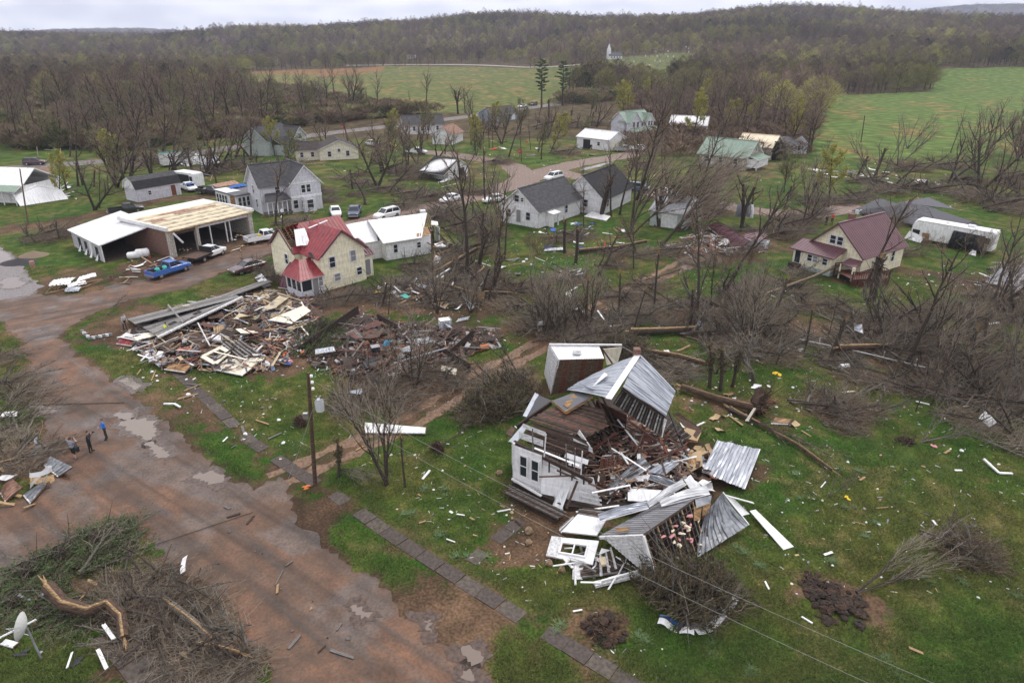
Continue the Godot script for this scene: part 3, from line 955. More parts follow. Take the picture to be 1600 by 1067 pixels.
func mkb(called:String,sd:int,n:int,low:float,mat_key:String,leafy:="") -> Node3D:
	# a heap of torn branches about 4 m across,lying every which way
	rng.seed=sd
	var t:=thing(called,"heap of torn branches","branch heap")
	var leaf:=MB.new()
	for i in 7:
		var w:=MB.new()
		var p:=V(R(-1.6,1),R(0.1,0.5),R(-1.3,1.3))
		var d:=V(R(-0.4,1.2),R(0,0.4)*low,R(-0.8,0.8)).normalized()
		var e:=p+d*R(1.4,3.4)
		for f in 3:
			var g:=p.lerp(e,R(0.1,0.7))
			w.tube(PackedVector3Array([g,g+(d+V(R(-1,1),R(0,0.6),R(-1,1))*0.8)*R(0.4,0.8),g+(d+V(R(-1,1),R(0,0.9),R(-1,1)))*R(0.8,1.5)]),PackedFloat32Array([0.05,0.035,0.008]),4)
		w.tube(PackedVector3Array([p-d,p.lerp(e,0.4)+V(0,R(0,0.2),0),e]),PackedFloat32Array([0.09,0.06,0.02]),5,true)
		obj("branch",w,M["bark" if i % 2 else "bark_pale"],t)
	var fine:=MB.new()
	var light:=MB.new()
	for i in n:
		var k:=light if i % 3==1 else fine
		var a:=R(0,TAU)
		var q:=pow(R(0,1),0.6)*2.0
		var p:=V(cos(a)*q,R(0.02,0.6)*low*pow(R(0.1,1),0.7),sin(a)*q)
		var d:=V(R(-1,1),R(-0.15,0.55)*low,R(-1,1)).normalized()
		if i % 4:d=(d+V(1.0,0,0.35)).normalized()
		var l:=R(0.6,1.5)*R(0.7,1.7)
		var m:=p+d*l*0.5+V(R(-0.15,0.15),R(-0.08,0.15),R(-0.15,0.15))
		var e:=p+d*l
		e.y=maxf(e.y,0.02)
		var r:=R(0.008,0.022)
		k.tube(PackedVector3Array([p,m,e]),PackedFloat32Array([r,r*0.7,0.003]),3)
		for s in 3:
			var b:=m.lerp(e,R(0,0.9))
			k.rod(b,b+(d+V(R(-1,1),R(-0.3,0.8),R(-1,1))*0.9).normalized()*R(0.2,0.6),r*0.55,0.002,3)
		if leafy and i % 2==0:
			for s in 12:
				var c:=p.lerp(e,R(0.2,1.05))+V(R(-1,1),R(-0.3,1),R(-1,1))*0.16
				for w in 2:
					var u:=(d+V(R(-1,1),R(-0.4,0.8),R(-1,1))).normalized()*R(0.12,0.26)
					var x:=u.cross(V(R(-1,1),R(-1,1),R(-1,1))).normalized()*0.045
					leaf.tri(c-x,c+x,c+u)
	obj("twigs",fine,M[mat_key],t)
	obj("twigs",light,M["twig_pale" if mat_key!="twig_pale" else "twig_grey"],t)
	if leafy:obj("needles",leaf,M[leafy],t)
	return t
func make_root_ball(sd:int) -> Array:
	# a torn-out plate of soil and roots,about 2 m across,standing on its edge; roots towards +x
	rng.seed=sd
	var b:=MB.new()
	var w:=MB.new()
	var rows:=7
	var cols:=16
	var g:=[]
	for i in rows+1:
		var row:=[]
		var th:=PI*i/rows
		for j in cols:
			var ph:=TAU*j/cols
			var k:=R(0.78,1.15)
			row.push_back(V(cos(th)*0.42*k,sin(th)*cos(ph)*1.0*k,sin(th)*sin(ph)*1.0*k))
		g.push_back(row)
	for i in rows:
		for j in cols:
			b.quad(g[i][j],g[i+1][j],g[i+1][(j+1) % cols],g[i][(j+1) % cols])
	for i in 46:
		var a:=R(0,TAU)
		var d:=V(R(0.2,1.0),cos(a),sin(a)).normalized()
		var p:=d*0.5
		w.tube(PackedVector3Array([p,p+d*R(0.3,0.7),p+(d+V(R(-1,1),R(-1,1),R(-1,1))*0.6)*R(0.7,1.5)]),PackedFloat32Array([0.06,0.03,0.004]),4)
	return [b.done(),w.done()]
var P:={}
func proto(key:String,o:Node3D) -> void:
	o.visible=true
	remove_child(o)
	P[key]=o
func make_tree_kinds() -> void:
	mat("leaf_spring",lin(.29,.27,.06),.8)
	M.leaf_spring.backlight_enabled=true
	M.leaf_spring.backlight=Color(.25,.25,.08)
	mat("leaf_olive",lin(.15,.145,.06),.8)
	mat("needle",lin(.035,.055,.025),.85)
	mat("needle_light",lin(.06,.10,.028),.85)
	mat("needle_brown",lin(.085,.07,.035),.9)
	var wind:=V(0.26,0.02,-0.10)
	proto("broad",mkt("broad_tree",101,13,{"kids":[9,7,7],"ang":[0.95,0.8,0.7],"clear":0.2,"ratio":[0.62,0.5,0.5],"r":0.024}))
	proto("broad2",mkt("broad_tree",113,13,{"kids":[8,8,7],"ang":[0.8,0.8,0.8],"clear":0.28,"ratio":[0.6,0.52,0.5],"r":0.026,"stems":2,"fan":0.5}))
	proto("tall",mkt("tall_tree",127,17,{"kids":[11,6,6],"ang":[0.62,0.7,0.7],"clear":0.35,"ratio":[0.36,0.5,0.5],"r":0.015}))
	proto("tall2",mkt("tall_tree",131,17,{"kids":[9,7,6],"ang":[0.75,0.7,0.7],"clear":0.42,"ratio":[0.42,0.5,0.5],"r":0.017,"wob":0.3}))
	proto("slim",mkt("slim_tree",137,11,{"kids":[9,5,5],"ang":[0.6,0.6,0.7],"clear":0.3,"ratio":[0.34,0.5,0.5],"r":0.012},"bark","twig_grey"))
	proto("stems",mkt("many_stemmed_tree",139,10,{"kids":[7,5,5],"ang":[0.5,0.6,0.7],"clear":0.25,"ratio":[0.38,0.5,0.5],"r":0.011,"stems":5,"fan":0.55},"bark_pale","twig_grey"))
	proto("combed",mkt("wind_combed_tree",149,10,{"kids":[9,7,7],"ang":[0.6,0.5,0.5],"clear":0.25,"ratio":[0.62,0.55,0.5],"r":0.016,"wind":wind,"stems":3,"fan":0.35,"dir":V(0.35,1,-0.1).normalized(),"up":0.05},"bark","twig_grey"))
	proto("combed2",mkt("wind_combed_tree",151,9,{"kids":[8,8,7],"ang":[0.5,0.5,0.5],"clear":0.2,"ratio":[0.7,0.55,0.5],"r":0.018,"wind":wind*1.25,"dir":V(0.5,1,0.0).normalized(),"stems":2,"fan":0.3,"up":0.03},"bark","twig_grey"))
	proto("snag",mkt("broken_tree",157,6,{"kids":[3,3,4],"ang":[0.9,0.8,0.8],"clear":0.5,"ratio":[0.4,0.4,0.5],"r":0.045,"cut":true,"wob":0.14}))
	proto("snag2",mkt("broken_tree",163,6,{"kids":[4,4,5],"ang":[0.7,0.8,0.8],"clear":0.4,"ratio":[0.6,0.5,0.5],"r":0.04,"cut":true,"wob":0.2,"stems":2,"fan":0.5}))
	proto("pole",mkt("stripped_trunk",167,7,{"kids":[4,3,3],"ang":[0.7,0.8,0.8],"clear":0.6,"ratio":[0.2,0.4,0.5],"r":0.019,"cut":true,"wob":0.1}))
	proto("crooked",mkt("crooked_tree",173,6,{"kids":[5,5,6],"ang":[0.8,0.8,0.8],"clear":0.45,"ratio":[0.5,0.5,0.5],"r":0.035,"wob":0.5,"dir":V(0.25,1,0)}))
	proto("pale",mkt("pale_tree",179,5.5,{"kids":[6,5,5],"ang":[0.8,0.8,0.8],"clear":0.25,"ratio":[0.65,0.5,0.5],"r":0.03,"wob":0.4,"stems":2,"fan":0.6},"bark_pale","twig_pale"))
	proto("twiggy",mkt("twiggy_tree",181,8,{"kids":[9,7,6],"ang":[0.45,0.5,0.6],"clear":0.2,"ratio":[0.55,0.5,0.5],"r":0.014,"stems":4,"fan":0.45},"bark","twig_pale"))
	proto("bush",mkt("bare_bush",191,2.4,{"kids":[6,6,5],"ang":[0.5,0.6,0.7],"clear":0.1,"ratio":[0.6,0.55,0.5],"r":0.012,"stems":9,"fan":0.9},"twig_red","twig_red"))
	proto("bush2",mkt("bare_bush",193,2.6,{"kids":[6,6,5],"ang":[0.5,0.6,0.7],"clear":0.1,"ratio":[0.6,0.55,0.5],"r":0.01,"stems":8,"fan":1.1},"twig","twig"))
	proto("spring",mkt("budding_tree",197,11,{"kids":[9,7,6],"ang":[0.8,0.75,0.7],"clear":0.22,"ratio":[0.5,0.5,0.5],"r":0.018,"leaf":1,"skip":3,"leaf_mat":"leaf_spring"}))
	proto("spring2",mkt("budding_tree",199,10,{"kids":[8,6,6],"ang":[0.8,0.75,0.7],"clear":0.2,"ratio":[0.5,0.5,0.5],"r":0.017,"leaf":1,"skip":8,"leaf_mat":"leaf_olive","stems":2}))
	proto("ivy",mkt("ivy_covered_trunk",211,5,{"kids":[5,4,4],"ang":[0.7,0.7,0.7],"clear":0.35,"ratio":[0.16,0.4,0.5],"r":0.045,"leaf":1,"skip":9,"leaf_mat":"needle_brown","cut":true}))
	proto("pine",make_pine("pine_tree",223,20,0.35,0.15,"needle_light"))
	proto("cedar",make_pine("cedar_tree",227,9,0.05,0.17,"needle",1.3))
	proto("brush",mkb("branch_heap",229,330,1.0,"twig"))
	proto("brush2",mkb("branch_heap",233,330,1.2,"twig_pale"))
	proto("brush3",mkb("branch_heap",239,330,0.8,"twig_red"))
	proto("cedar_brush",mkb("cedar_bough_heap",241,300,0.9,"twig","needle_light"))
	proto("cedar_brush2",mkb("cedar_bough_heap",251,380,1.5,"twig","needle_brown"))
func plant(key:String,at:Vector3,h:float,turn:float,label:String,group:="",lean:=Vector3.UP,flat:=Vector3.ONE) -> Node3D:
	# a tree or bush of that kind,h times its usual size,leaning towards lean
	var o:Node3D=P[key]
	var c:Node3D=o.duplicate()
	var called:String=String(o.name)
	c.name=nmb(called.rstrip("0123456789").rstrip("_"))
	c.position=at
	var b:=Basis(Vector3.UP,turn)
	if lean!=Vector3.UP:
		var ax:=Vector3.UP.cross(lean.normalized())
		b=Basis(ax.normalized(),Vector3.UP.angle_to(lean))*b
	c.basis=b.scaled_local(flat*h)
	add_child(c)
	c.set_meta("label",label)
	c.set_meta("category",o.get_meta("category"))
	if group:c.set_meta("group",group)
	return c
# ---------------------------------------------------------------- woods far off: masses of trees
func far_tree(sd:int,h:float,n:int,wide:float,round:=1.0) -> ArrayMesh:
	rng.seed=sd
	var b:=MB.new()
	b.paint(Color(.62,.6,.6))
	b.rod(Vector3.ZERO,V(R(-0.4,0.4),h*0.7,R(-0.4,0.4)),h*0.016,h*0.006,4)
	for i in 10:
		var a:=R(0,TAU)
		var p:=V(0,h*R(0.25,0.6),0)
		b.rod(p,p+V(cos(a)*wide*0.7,h*0.3,sin(a)*wide*0.7),h*0.007,0.02,3)
	for i in n:
		var a:=R(0,TAU)
		var f:=R(0.0,1.0)
		var rr:=wide*sqrt(R(0.05,1))*sin(clampf(f*0.85+0.16,0,1)*PI)*round
		var p:=V(cos(a)*rr,h*(0.28+0.66*f),sin(a)*rr)
		var d:=V(cos(a)*0.7,R(0.3,1.2),sin(a)*0.7).normalized()*R(0.8,1.9)
		var e:=d.cross(V(R(-1,1),R(-1,1),R(-1,1))).normalized()*R(0.05,0.11)
		var k:=R(0.75,1.15)
		b.paint(Color(k,k,k))
		b.tri(p-e,p+e,p+d)
	return b.done()
func in_field(p:Vector2,grow:=0.0) -> bool:
	for f in fields:
		if Geometry2D.is_point_in_polygon(p,f[0]):return true
	return false
func mass(called:String,label:String,meshes:Array,where:Array,tint:Array,which:Array) -> void:
	var m:=StandardMaterial3D.new()
	m.resource_name=called
	m.vertex_color_use_as_albedo=true
	m.roughness=1.0
	m.metallic_specular=0.1
	var holder:=Node3D.new()
	holder.name=nmb(called)
	add_child(holder)
	tag(holder,label,"forest" if "wood" in called or "forest" in called else "scrub","","stuff")
	for k in meshes.size():
		var mine:=[]
		for i in where.size():
			if which[i]==k:mine.push_back(i)
		if mine.is_empty():continue
		var mm:=MultiMesh.new()
		mm.transform_format=MultiMesh.TRANSFORM_3D
		mm.use_colors=true
		mm.mesh=meshes[k]
		mm.instance_count=mine.size()
		for i in mine.size():
			mm.set_instance_transform(i,where[mine[i]])
			mm.set_instance_color(i,tint[mine[i]])
		var o:=MultiMeshInstance3D.new()
		o.name="tree_mass"
		o.multimesh=mm
		o.material_override=m
		holder.add_child(o,true)
		o.set_meta("kind","stuff")
func wood_tint(x:float,z:float) -> Color:
	var q:=n_low.get_noise_2d(x*0.12,z*0.12)
	var c:=Color(.255,.188,.148).lerp(Color(.17,.13,.10),R(0,1))
	var g:=R(0,1)
	if g<0.16+0.5*clampf(q*2.2,0,1):c=c.lerp(Color(.40,.39,.13),R(0.5,1))
	elif g>0.985:c=Color(.035,.05,.03)
	return c*R(0.62,1.2)*(0.86+0.5*n_low.get_noise_2d(z*0.06,x*0.06))
func build_forest() -> void:
	rng.seed=77
	var kinds:Array=[]
	for i in 5:kinds.push_back(far_tree(300+i,13.5+1.6*(i % 3),210,4.0+0.7*(i % 2)))
	for i in 2:kinds.push_back(far_tree(310+i,13.0,560,5.0,1.15))
	rng.seed=78
	for zone in 2:
		var where:=[]
		var tint:=[]
		var which:=[]
		var z:=-250.0
		while z>-2500.0:
			var step:=6.0 if z>-700 else (8.5 if z>-1350 else 17.0)
			var x:=z*0.80-40.0
			while x<-z*0.80+40.0:
				var p:=Vector2(x+R(-0.5,0.5)*step,z+R(-0.5,0.5)*step)
				x+=step
				if (p.x<-20.0)!=(zone==0):continue
				if in_field(p):continue
				var d:=-p.y
				if p.x<30.0 and d<470.0+40.0*sin(p.x*0.03) and not (p.x<-0.27*d and d>300.0 and d<430.0):continue
				if p.x>-150 and p.x<15.0 and d<760.0:continue
				if p.x>=15.0 and p.x<95.0 and d<380.0:continue
				if p.x>=95.0 and d<260.0+0.4*absf(p.x-120.0):continue
				if p.x>215.0 and d<395.0:continue
				if n_low.get_noise_2d(p.x*0.3,p.y*0.3)<-0.42:continue
				var s:=R(0.75,1.2)
				var sw:=s*(1.0 if d<1350 else 1.7)
				where.push_back(Transform3D(Basis(Vector3.UP,R(0,TAU)).scaled(V(sw,s*R(0.75,1.15),sw)),V(p.x,terrain(p.x,p.y)-0.3,p.y)))
				tint.push_back(wood_tint(p.x,p.y))
				which.push_back(5+rng.randi() % 2 if tint[-1].g>tint[-1].r*0.9 else rng.randi() % 5)
			z-=step
		mass("hillside_forest",["bare brown wooded hills beyond the fields at the left","bare brown wooded hill rising behind the church and the right field"][zone],kinds,where,tint,which)
		print("forest ",where.size())
	# the far ridges,seen as one dark mass of tree tops
	var where:=[]
	var tint:=[]
	var which:=[]
	for i in 9000:
		var z:=R(-2500,-4400)
		var x:=R(z*0.8,-z*0.8)
		var h:=terrain(x,z)
		if h<24.0:continue
		var s:=R(2.0,3.2)
		where.push_back(Transform3D(Basis(Vector3.UP,R(0,TAU)).scaled(V(s*2.2,s*0.42,s*2.2)),V(x,h-3.0,z)))
		tint.push_back(wood_tint(x,z))
		which.push_back(rng.randi() % kinds.size())
	mass("ridge_forest","hazy blue wooded ridges along the horizon",kinds,where,tint,which)
	# scrub under the creek-side trees
	rng.seed=79
	var low:Array=[]
	for i in 3:low.push_back(far_tree(330+i,4.2,190,2.6,1.1))
	where=[]
	tint=[]
	which=[]
	for i in 9500:
		var d:=R(185,440)
		var x:=R(-0.72,0.16)*d
		var u:=x/d
		var edge:=192.0+235.0*maxf(0.0,u+0.52)
		if d<edge or d>lerpf(430.0,edge+40.0,smoothstep(-0.32,-0.16,u)):continue
		if in_field(Vector2(x,-d)):continue
		var s:=R(0.5,1.25)
		where.push_back(Transform3D(Basis(Vector3.UP,R(0,TAU)).scaled(V(s*1.3,s,s*1.3)),V(x,-0.2,-d)))
		var g:=R(0,1)
		tint.push_back((Color(.215,.157,.115) if g<0.66 else (Color(.26,.25,.12) if g<0.93 else Color(.05,.085,.03)))*R(0.75,1.2))
		which.push_back(rng.randi() % 3)
	for i in 900:
		var p:=Vector2(R(30,130),R(-175,-400))
		var u:=p.x/-p.y
		if u<0.16 or u>0.42 or in_field(p):continue
		var s:=R(0.5,1.2)
		where.push_back(Transform3D(Basis(Vector3.UP,R(0,TAU)).scaled(V(s*1.3,s,s*1.3)),V(p.x,terrain(p.x,p.y)-0.2,p.y)))
		tint.push_back(Color(.215,.157,.115)*R(0.75,1.2))
		which.push_back(rng.randi() % 3)
	mass("creek_scrub","brown leafless scrub under the creek-side trees",low,where,tint,which)
const KIND_WORDS:={"tall":"tall straight bare tree","tall2":"tall loose-limbed bare tree","broad":"broad-crowned bare tree","broad2":"twin-trunked bare tree","slim":"slender bare tree","stems":"many-stemmed bare tree","spring2":"budding greenish tree"}
func build_belt() -> void:
	lmk("the maroon SUV",V(-114.85,0,-168.02))
	lmk("the box trailer",V(-80.09,0,-164.46))
	lmk("the pale green house",V(-60.15,0,-191.64))
	lmk("the long white house",V(-28.84,0,-228.7))
	lmk("the blue house",V(-1.19,0,-266.18))
	lmk("the tall pines",V(17.64,0,-320.53))
	lmk("the ruined house",V(73.74,0,-186))
	lmk("the right-hand field's pole",V(102.8,0,-207.95))
	lmk("the stop sign by the highway",V(-52.08,0,-219.35))
	lmk("the white barn house",V(53.81,0,-220.86))
	# the trees along the creek and round the village that can be told apart
	rng.seed=91
	var kinds:=["tall","tall2","broad","slim","tall","stems","broad2","tall2"]
	var n:=0
	var tries:=0
	while n<200 and tries<4000:
		tries+=1
		var d:=R(190,340)
		var u:=R(-0.72,0.05)
		var edge:=194.0+235.0*maxf(0.0,u+0.52)
		if d<edge or d>lerpf(edge+110.0,edge+30.0,smoothstep(-0.32,-0.16,u)):continue
		if R(0,1)<smoothstep(-0.4,-0.1,u)*0.6:continue
		if in_field(Vector2(u*d,-d)):continue
		var k:String=kinds[rng.randi() % kinds.size()]
		if R(0,1)<0.14:k="spring2"
		mark(plant(k,V(u*d,0,-d),R(0.6,1.2),R(0,TAU),"","bare trees of the creek-side wood"),KIND_WORDS[k],"tree")
		n+=1
	n=0
	while n<60:
		var d:=R(205,400)
		var u:=R(0.15,0.44)
		if u>0.40-0.0006*(d-205.0) and d<380.0 and u>0.36:continue
		if d<205.0+330.0*maxf(0.0,0.24-u):continue
		if in_field(Vector2(u*d,-d)):continue
		var k:String=kinds[rng.randi() % kinds.size()]
		if R(0,1)<0.16:k="spring2"
		mark(plant(k,onl(V(u*d,0,-d)),R(0.65,1.0),R(0,TAU),"","bare trees of the wood behind the green-roofed houses"),KIND_WORDS[k],"tree")
		n+=1
	for i in 26:
		var p:Vector3=[V(134.81,0,-195.19),V(155.43,0,-217.86),V(139.86,0,-186),V(128.51,0,-175.59)][i % 4]+V(R(-6,12),0,R(-10,10))
		mark(plant(["tall","stems","slim","broad2"][i % 4],p,R(0.6,0.95),R(0,TAU),"","bare trees at the field's right edge"),KIND_WORDS[["tall","stems","slim","broad2"][i % 4]],"tree")
# ---------------------------------------------------------------- houses
func site(called:String,a:Vector3,b:Vector3,label:String,category:="house",group:="") -> Node3D:
	# a thing at the ground corner a; its x axis runs along the wall a-b and its z axis points out of that wall
	var d:=b-a
	return thing(called,label,category,a,atan2(-d.z,d.x),group)
func win(t:Node3D,p:Vector3,ang:float,w:float,h:float,frame:="white_paint",pane:="glass",called:="window") -> void:
	var f:=MB.new()
	var bt:=Basis(Vector3.UP,ang)
	var s:=0.09
	for q in [[0.0,h/2+s/2,w+2*s,s],[0.0,-h/2-s/2,w+2*s+0.08,s],[-w/2-s/2,0.0,s,h],[w/2+s/2,0.0,s,h],[0.0,0.0,w,0.05]]:
		f.box(Transform3D(bt,bt*V(q[0],q[1],0.05)),V(q[2],q[3],0.1 if q[3]!=0.05 else 0.06))
	var o:=obj(called,f,M[frame],t)
	o.position=p
	var g:=MB.new()
	g.box(Transform3D(bt,bt*V(0,0,0.02)),V(w,h,0.03))
	obj("pane",g,M[pane],o)  # some panes are a flat dark sheet, painted for the unlit room
func door(t:Node3D,p:Vector3,ang:float,w:float,h:float,m:="white_paint",frame:="white_paint") -> void:
	var b:=MB.new()
	var bt:=Basis(Vector3.UP,ang)
	b.box(Transform3D(bt,bt*V(0,h/2,0.03)),V(w,h,0.06))
	var o:=obj("door",b,M[m],t)
	o.position=p
	var f:=MB.new()
	for q in [[0.0,h+0.05,w+0.2,0.1],[-w/2-0.05,h/2,0.1,h],[w/2+0.05,h/2,0.1,h]]:
		f.box(Transform3D(bt,bt*V(q[0],q[1],0.05)),V(q[2],q[3],0.1))
	obj("frame",f,M[frame],o)
func wls(t:Node3D,x0:float,x1:float,z0:float,z1:float,y0:float,y1:float,m:String,axis:="",rise:=0.0,step:=0.2,skip:="") -> void:
	var c:={"f":[V(x0,y0,z1),V(x1,y0,z1)],"r":[V(x1,y0,z1),V(x1,y0,z0)],"b":[V(x1,y0,z0),V(x0,y0,z0)],"l":[V(x0,y0,z0),V(x0,y0,z1)]}
	for k in "frbl":
		if k in skip:continue
		var b:=MB.new()
		var p:Vector3=c[k][0]
		var q:Vector3=c[k][1]
		b.lpd(p,q,Vector3.UP,y1-y0,step)
		var w:=p.distance_to(q)
		var g:bool=(axis=="x" and k in "rl") or (axis=="z" and k in "fb")
		if g:b.lpd(p+V(0,y1-y0,0),q+V(0,y1-y0,0),Vector3.UP,rise,step,w/2,w/2)
		obj("wall",b,M[m],t)
func rfs(t:Node3D,a:Vector3,b:Vector3,d:Vector3,e:Vector3,m:String,trim:="white_paint",called:="roof") -> MeshInstance3D:
	# one slope: eave a-b seen from outside (left to right),ridge e-d above it
	var s:=MB.new()
	var n:=(b-a).cross(e-a).normalized()
	var w:=a.distance_to(b)
	var l:=a.distance_to(e)
	if "shingle" in m:s.shd(a,b,d,e,maxi(2,int(l/0.28)))
	else:s.rbd(a,b,d,e,maxi(3,int(w/0.45)),0.035)
	var o:=obj(called,s,M[m],t)
	var u:=MB.new()
	u.plate([a-n*0.012,b-n*0.012,d-n*0.012,e-n*0.012],0.13)
	obj("roof_boards",u,M[trim],o)
	return o
func grf(t:Node3D,x0:float,x1:float,z0:float,z1:float,y:float,rise:float,axis:String,m:String,over:=0.4,trim:="white_paint",sides:="both") -> void:
	if axis=="x":
		var zc:=(z0+z1)/2
		var dy:=rise/((z1-z0)/2)*over
		if sides!="back":rfs(t,V(x0-over,y-dy,z1+over),V(x1+over,y-dy,z1+over),V(x1+over,y+rise,zc),V(x0-over,y+rise,zc),m,trim)
		if sides!="front":rfs(t,V(x1+over,y-dy,z0-over),V(x0-over,y-dy,z0-over),V(x0-over,y+rise,zc),V(x1+over,y+rise,zc),m,trim)
		var r:=MB.new()
		r.beam(V(x0-over,y+rise+0.03,zc),V(x1+over,y+rise+0.03,zc),0.3,0.07)
		obj("ridge_cap",r,M[m],t)
	else:
		var xc:=(x0+x1)/2
		var dy:=rise/((x1-x0)/2)*over
		rfs(t,V(x1+over,y-dy,z1+over),V(x1+over,y-dy,z0-over),V(xc,y+rise,z0-over),V(xc,y+rise,z1+over),m,trim)
		rfs(t,V(x0-over,y-dy,z0-over),V(x0-over,y-dy,z1+over),V(xc,y+rise,z1+over),V(xc,y+rise,z0-over),m,trim)
		var r:=MB.new()
		r.beam(V(xc,y+rise+0.03,z1+over),V(xc,y+rise+0.03,z0-over),0.3,0.07)
		obj("ridge_cap",r,M[m],t)
func blk(t:Node3D,x0:float,x1:float,z0:float,z1:float,h:float,rise:float,axis:String,wall:String,roof:String,over:=0.4,step:=0.2,y0:=0.0,skip:="",trim:="white_paint") -> void:
	wls(t,x0,x1,z0,z1,y0,h,wall,axis,rise,step,skip)
	grf(t,x0,x1,z0,z1,h,rise,axis,roof,over,trim)
func rafters(t:Node3D,a:Vector3,b:Vector3,d:Vector3,e:Vector3,n:int,m:="brown_wood",w:=0.06,h:=0.16,called:="rafter") -> void:
	for i in n:
		var f:=(i+0.5)/n
		var k:=MB.new()
		k.beam(a.lerp(b,f),e.lerp(d,f),w,h)
		obj(called,k,M[m],t)
func part(t:Node3D,called:String,p:Array,thick:float,m:String) -> MeshInstance3D:
	var b:=MB.new()
	b.plate(p,thick)
	return obj(called,b,M[m],t)
func pil(t:Node3D,called:String,x:float,z:float,y0:float,y1:float,s:float,m:String) -> MeshInstance3D:
	return bxd(called,x,(y0+y1)/2,z,s,y1-y0,s,M[m],t)
func build_houses() -> void:
	var t:Node3D
	# --- white sheet-metal shed beside the garage
	t=site("metal_shed",V(-64.33,0,-97.66),V(-52.25,0,-86.7),"white metal shed with bright sloping roof and one long open side","shed")
	var L:=11.6
	var D:=7.4
	var b:=MB.new()
	b.rbd(V(0,0,0),V(L,0,0),V(L,2.5,0),V(0,2.5,0),38,0.03)
	obj("wall",b,mat("shed_wall",lin(.56,.55,.58),.5,"soft",.2),t)
	b=MB.new()
	b.rbd(V(0,0,-D),V(0,0,0),V(0,2.5,0),V(0,3.9,-D),24,0.03)
	obj("wall",b,M.shed_wall,t)
	part(t,"wall",[V(L,0,-D),V(0,0,-D),V(0,3.9,-D),V(L,3.9,-D)],0.15,"block_wall")
	rfs(t,V(-0.4,2.5,0.3),V(L+0.4,2.5,0.3),V(L+0.2,3.95,-D),V(-0.4,3.95,-D),"white_metal")
	for q in [[3.1,0.95,1.7],[5.6,0.95,1.6],[7.6,1.1,2.0],[9.8,0.95,1.6]]:
		var o:=bxd("torn_opening",q[0],0.2+q[2]/2,0.04,q[1],q[2],0.07,M["inside_shade" if q[0]!=7.6 else "white_paint"],t)  # gaps are not cut: their dark inside is painted on flat boxes
		part(o,"bent_panel",[V(q[0]-0.1,0,0.5),V(q[0]+0.55,0,0.4),V(q[0]+0.5,1.0,0.09),V(q[0]+0.2,0.8,0.09)],0.02,"white_metal")
	pil(t,"post",L-0.06,-0.06,0,2.5,0.14,"white_paint")
	pil(t,"post",L-0.06,-D+0.1,0,3.9,0.16,"white_paint")
	part(t,"floor",[V(0.1,0.05,-0.1),V(L,0.05,-0.1),V(L,0.05,-D+0.1),V(0.1,0.05,-D+0.1)],0.05,"concrete")
	rafters(t,V(1,2.3,-0.2),V(L,2.3,-0.2),V(L,3.7,-D+0.2),V(1,3.7,-D+0.2),5,"pine",0.08,0.18)
	# --- the garage with three open bays
	t=site("garage",V(-47.55,0,-92.2),V(-40.09,0,-103.72),"long three-bay garage with stripped tan roof deck and brick pillars","garage")
	L=13.6
	D=11.5
	b=MB.new()
	b.plate([V(-0.2,3.75,0.6),V(L+0.2,3.75,0.6),V(L+0.2,4.35,-D),V(-0.2,4.35,-D)],0.22)
	var deck:=obj("roof",b,M.pine,t)
	for i in 22:
		var f:=i/22.0
		var g:=(i+0.94)/22.0
		part(deck,"plank",[V(-0.2,3.77+0.6*f,0.6-(D+0.6)*f),V(L+0.2,3.77+0.6*f,0.6-(D+0.6)*f),V(L+0.2,3.77+0.6*g,0.6-(D+0.6)*g),V(-0.2,3.77+0.6*g,0.6-(D+0.6)*g)],0.015,["tan_board","cream_metal","tan_board"][i % 3] if i<17 else "white_paint")
	for q in [[1.0,3.0,-4.6,-6.0],[4.0,8.5,-7.2,-7.9],[5.5,12.5,-6.3,-6.8]]:
		var y:float=3.81+0.6*(0.6-q[2])/(D+0.6)
		part(t,"bare_deck",[V(q[0],y,q[2]),V(q[1],y,q[2]),V(q[1],y+0.06,q[3]),V(q[0],y+0.06,q[3])],0.03,"rust_metal")
	part(t,"wall",[V(L,0,-D),V(0,0,-D),V(0,4.1,-D),V(L,4.1,-D)],0.2,"brick_wall")
	part(t,"wall",[V(L,0,0),V(L,0,-D),V(L,4.1,-D),V(L,3.6,0)],0.25,"block_wall")
	part(t,"wall",[V(0,0,-D),V(0,0,0),V(0,3.6,0),V(0,4.1,-D)],0.25,"brick_wall")
	for q in [[0.25,0.75],[4.3,0.42],[13.3,0.7]]:
		bxd("pillar",q[0],1.8,0.1,q[1],3.6,0.6,M["block_wall"],t)
	bxd("parapet",-0.25,4.05,-D/2+0.3,0.3,0.5,D+0.6,M.white_paint,t)
	bxd("parapet",L+0.25,4.05,-D/2+0.3,0.3,0.45,D+0.6,M.white_paint,t)
	bxd("lintel",2.2,3.25,0.15,3.6,0.45,0.2,M.brown_wood,t)
	bxd("lintel",8.8,3.35,0.15,8.6,0.4,0.2,M.grey_siding,t)
	for x in [6.6,9.2,9.9]:pil(t,"post",x,-0.1,0,3.3,0.14,"white_paint")
	part(t,"floor",[V(0.2,0.06,0.2),V(L-0.2,0.06,0.2),V(L-0.2,0.06,-D+0.2),V(0.2,0.06,-D+0.2)],0.06,"concrete")
	for i in 8:bxd("floor_slat",5.0+i*0.5,0.22,-1.6,0.1,0.1,3.4,M.grey_wood,t)
	b=MB.new()
	b.beam(V(0.5,3.4,0.7),V(1.5,1.9,0.9),0.3,0.25)
	obj("hanging_fascia",b,M.white_paint,t)
	# --- the cream two-storey house with the torn red roof
	t=thing("two_storey_house","pale yellow two-storey house with torn red metal roof","house",V(-26.39,0,-80.05),deg_to_rad(46.6))
	var ys:="yellow_siding"
	wls(t,0,8.2,-5.5,0,0,4.5,ys,"x",2.4,0.17)
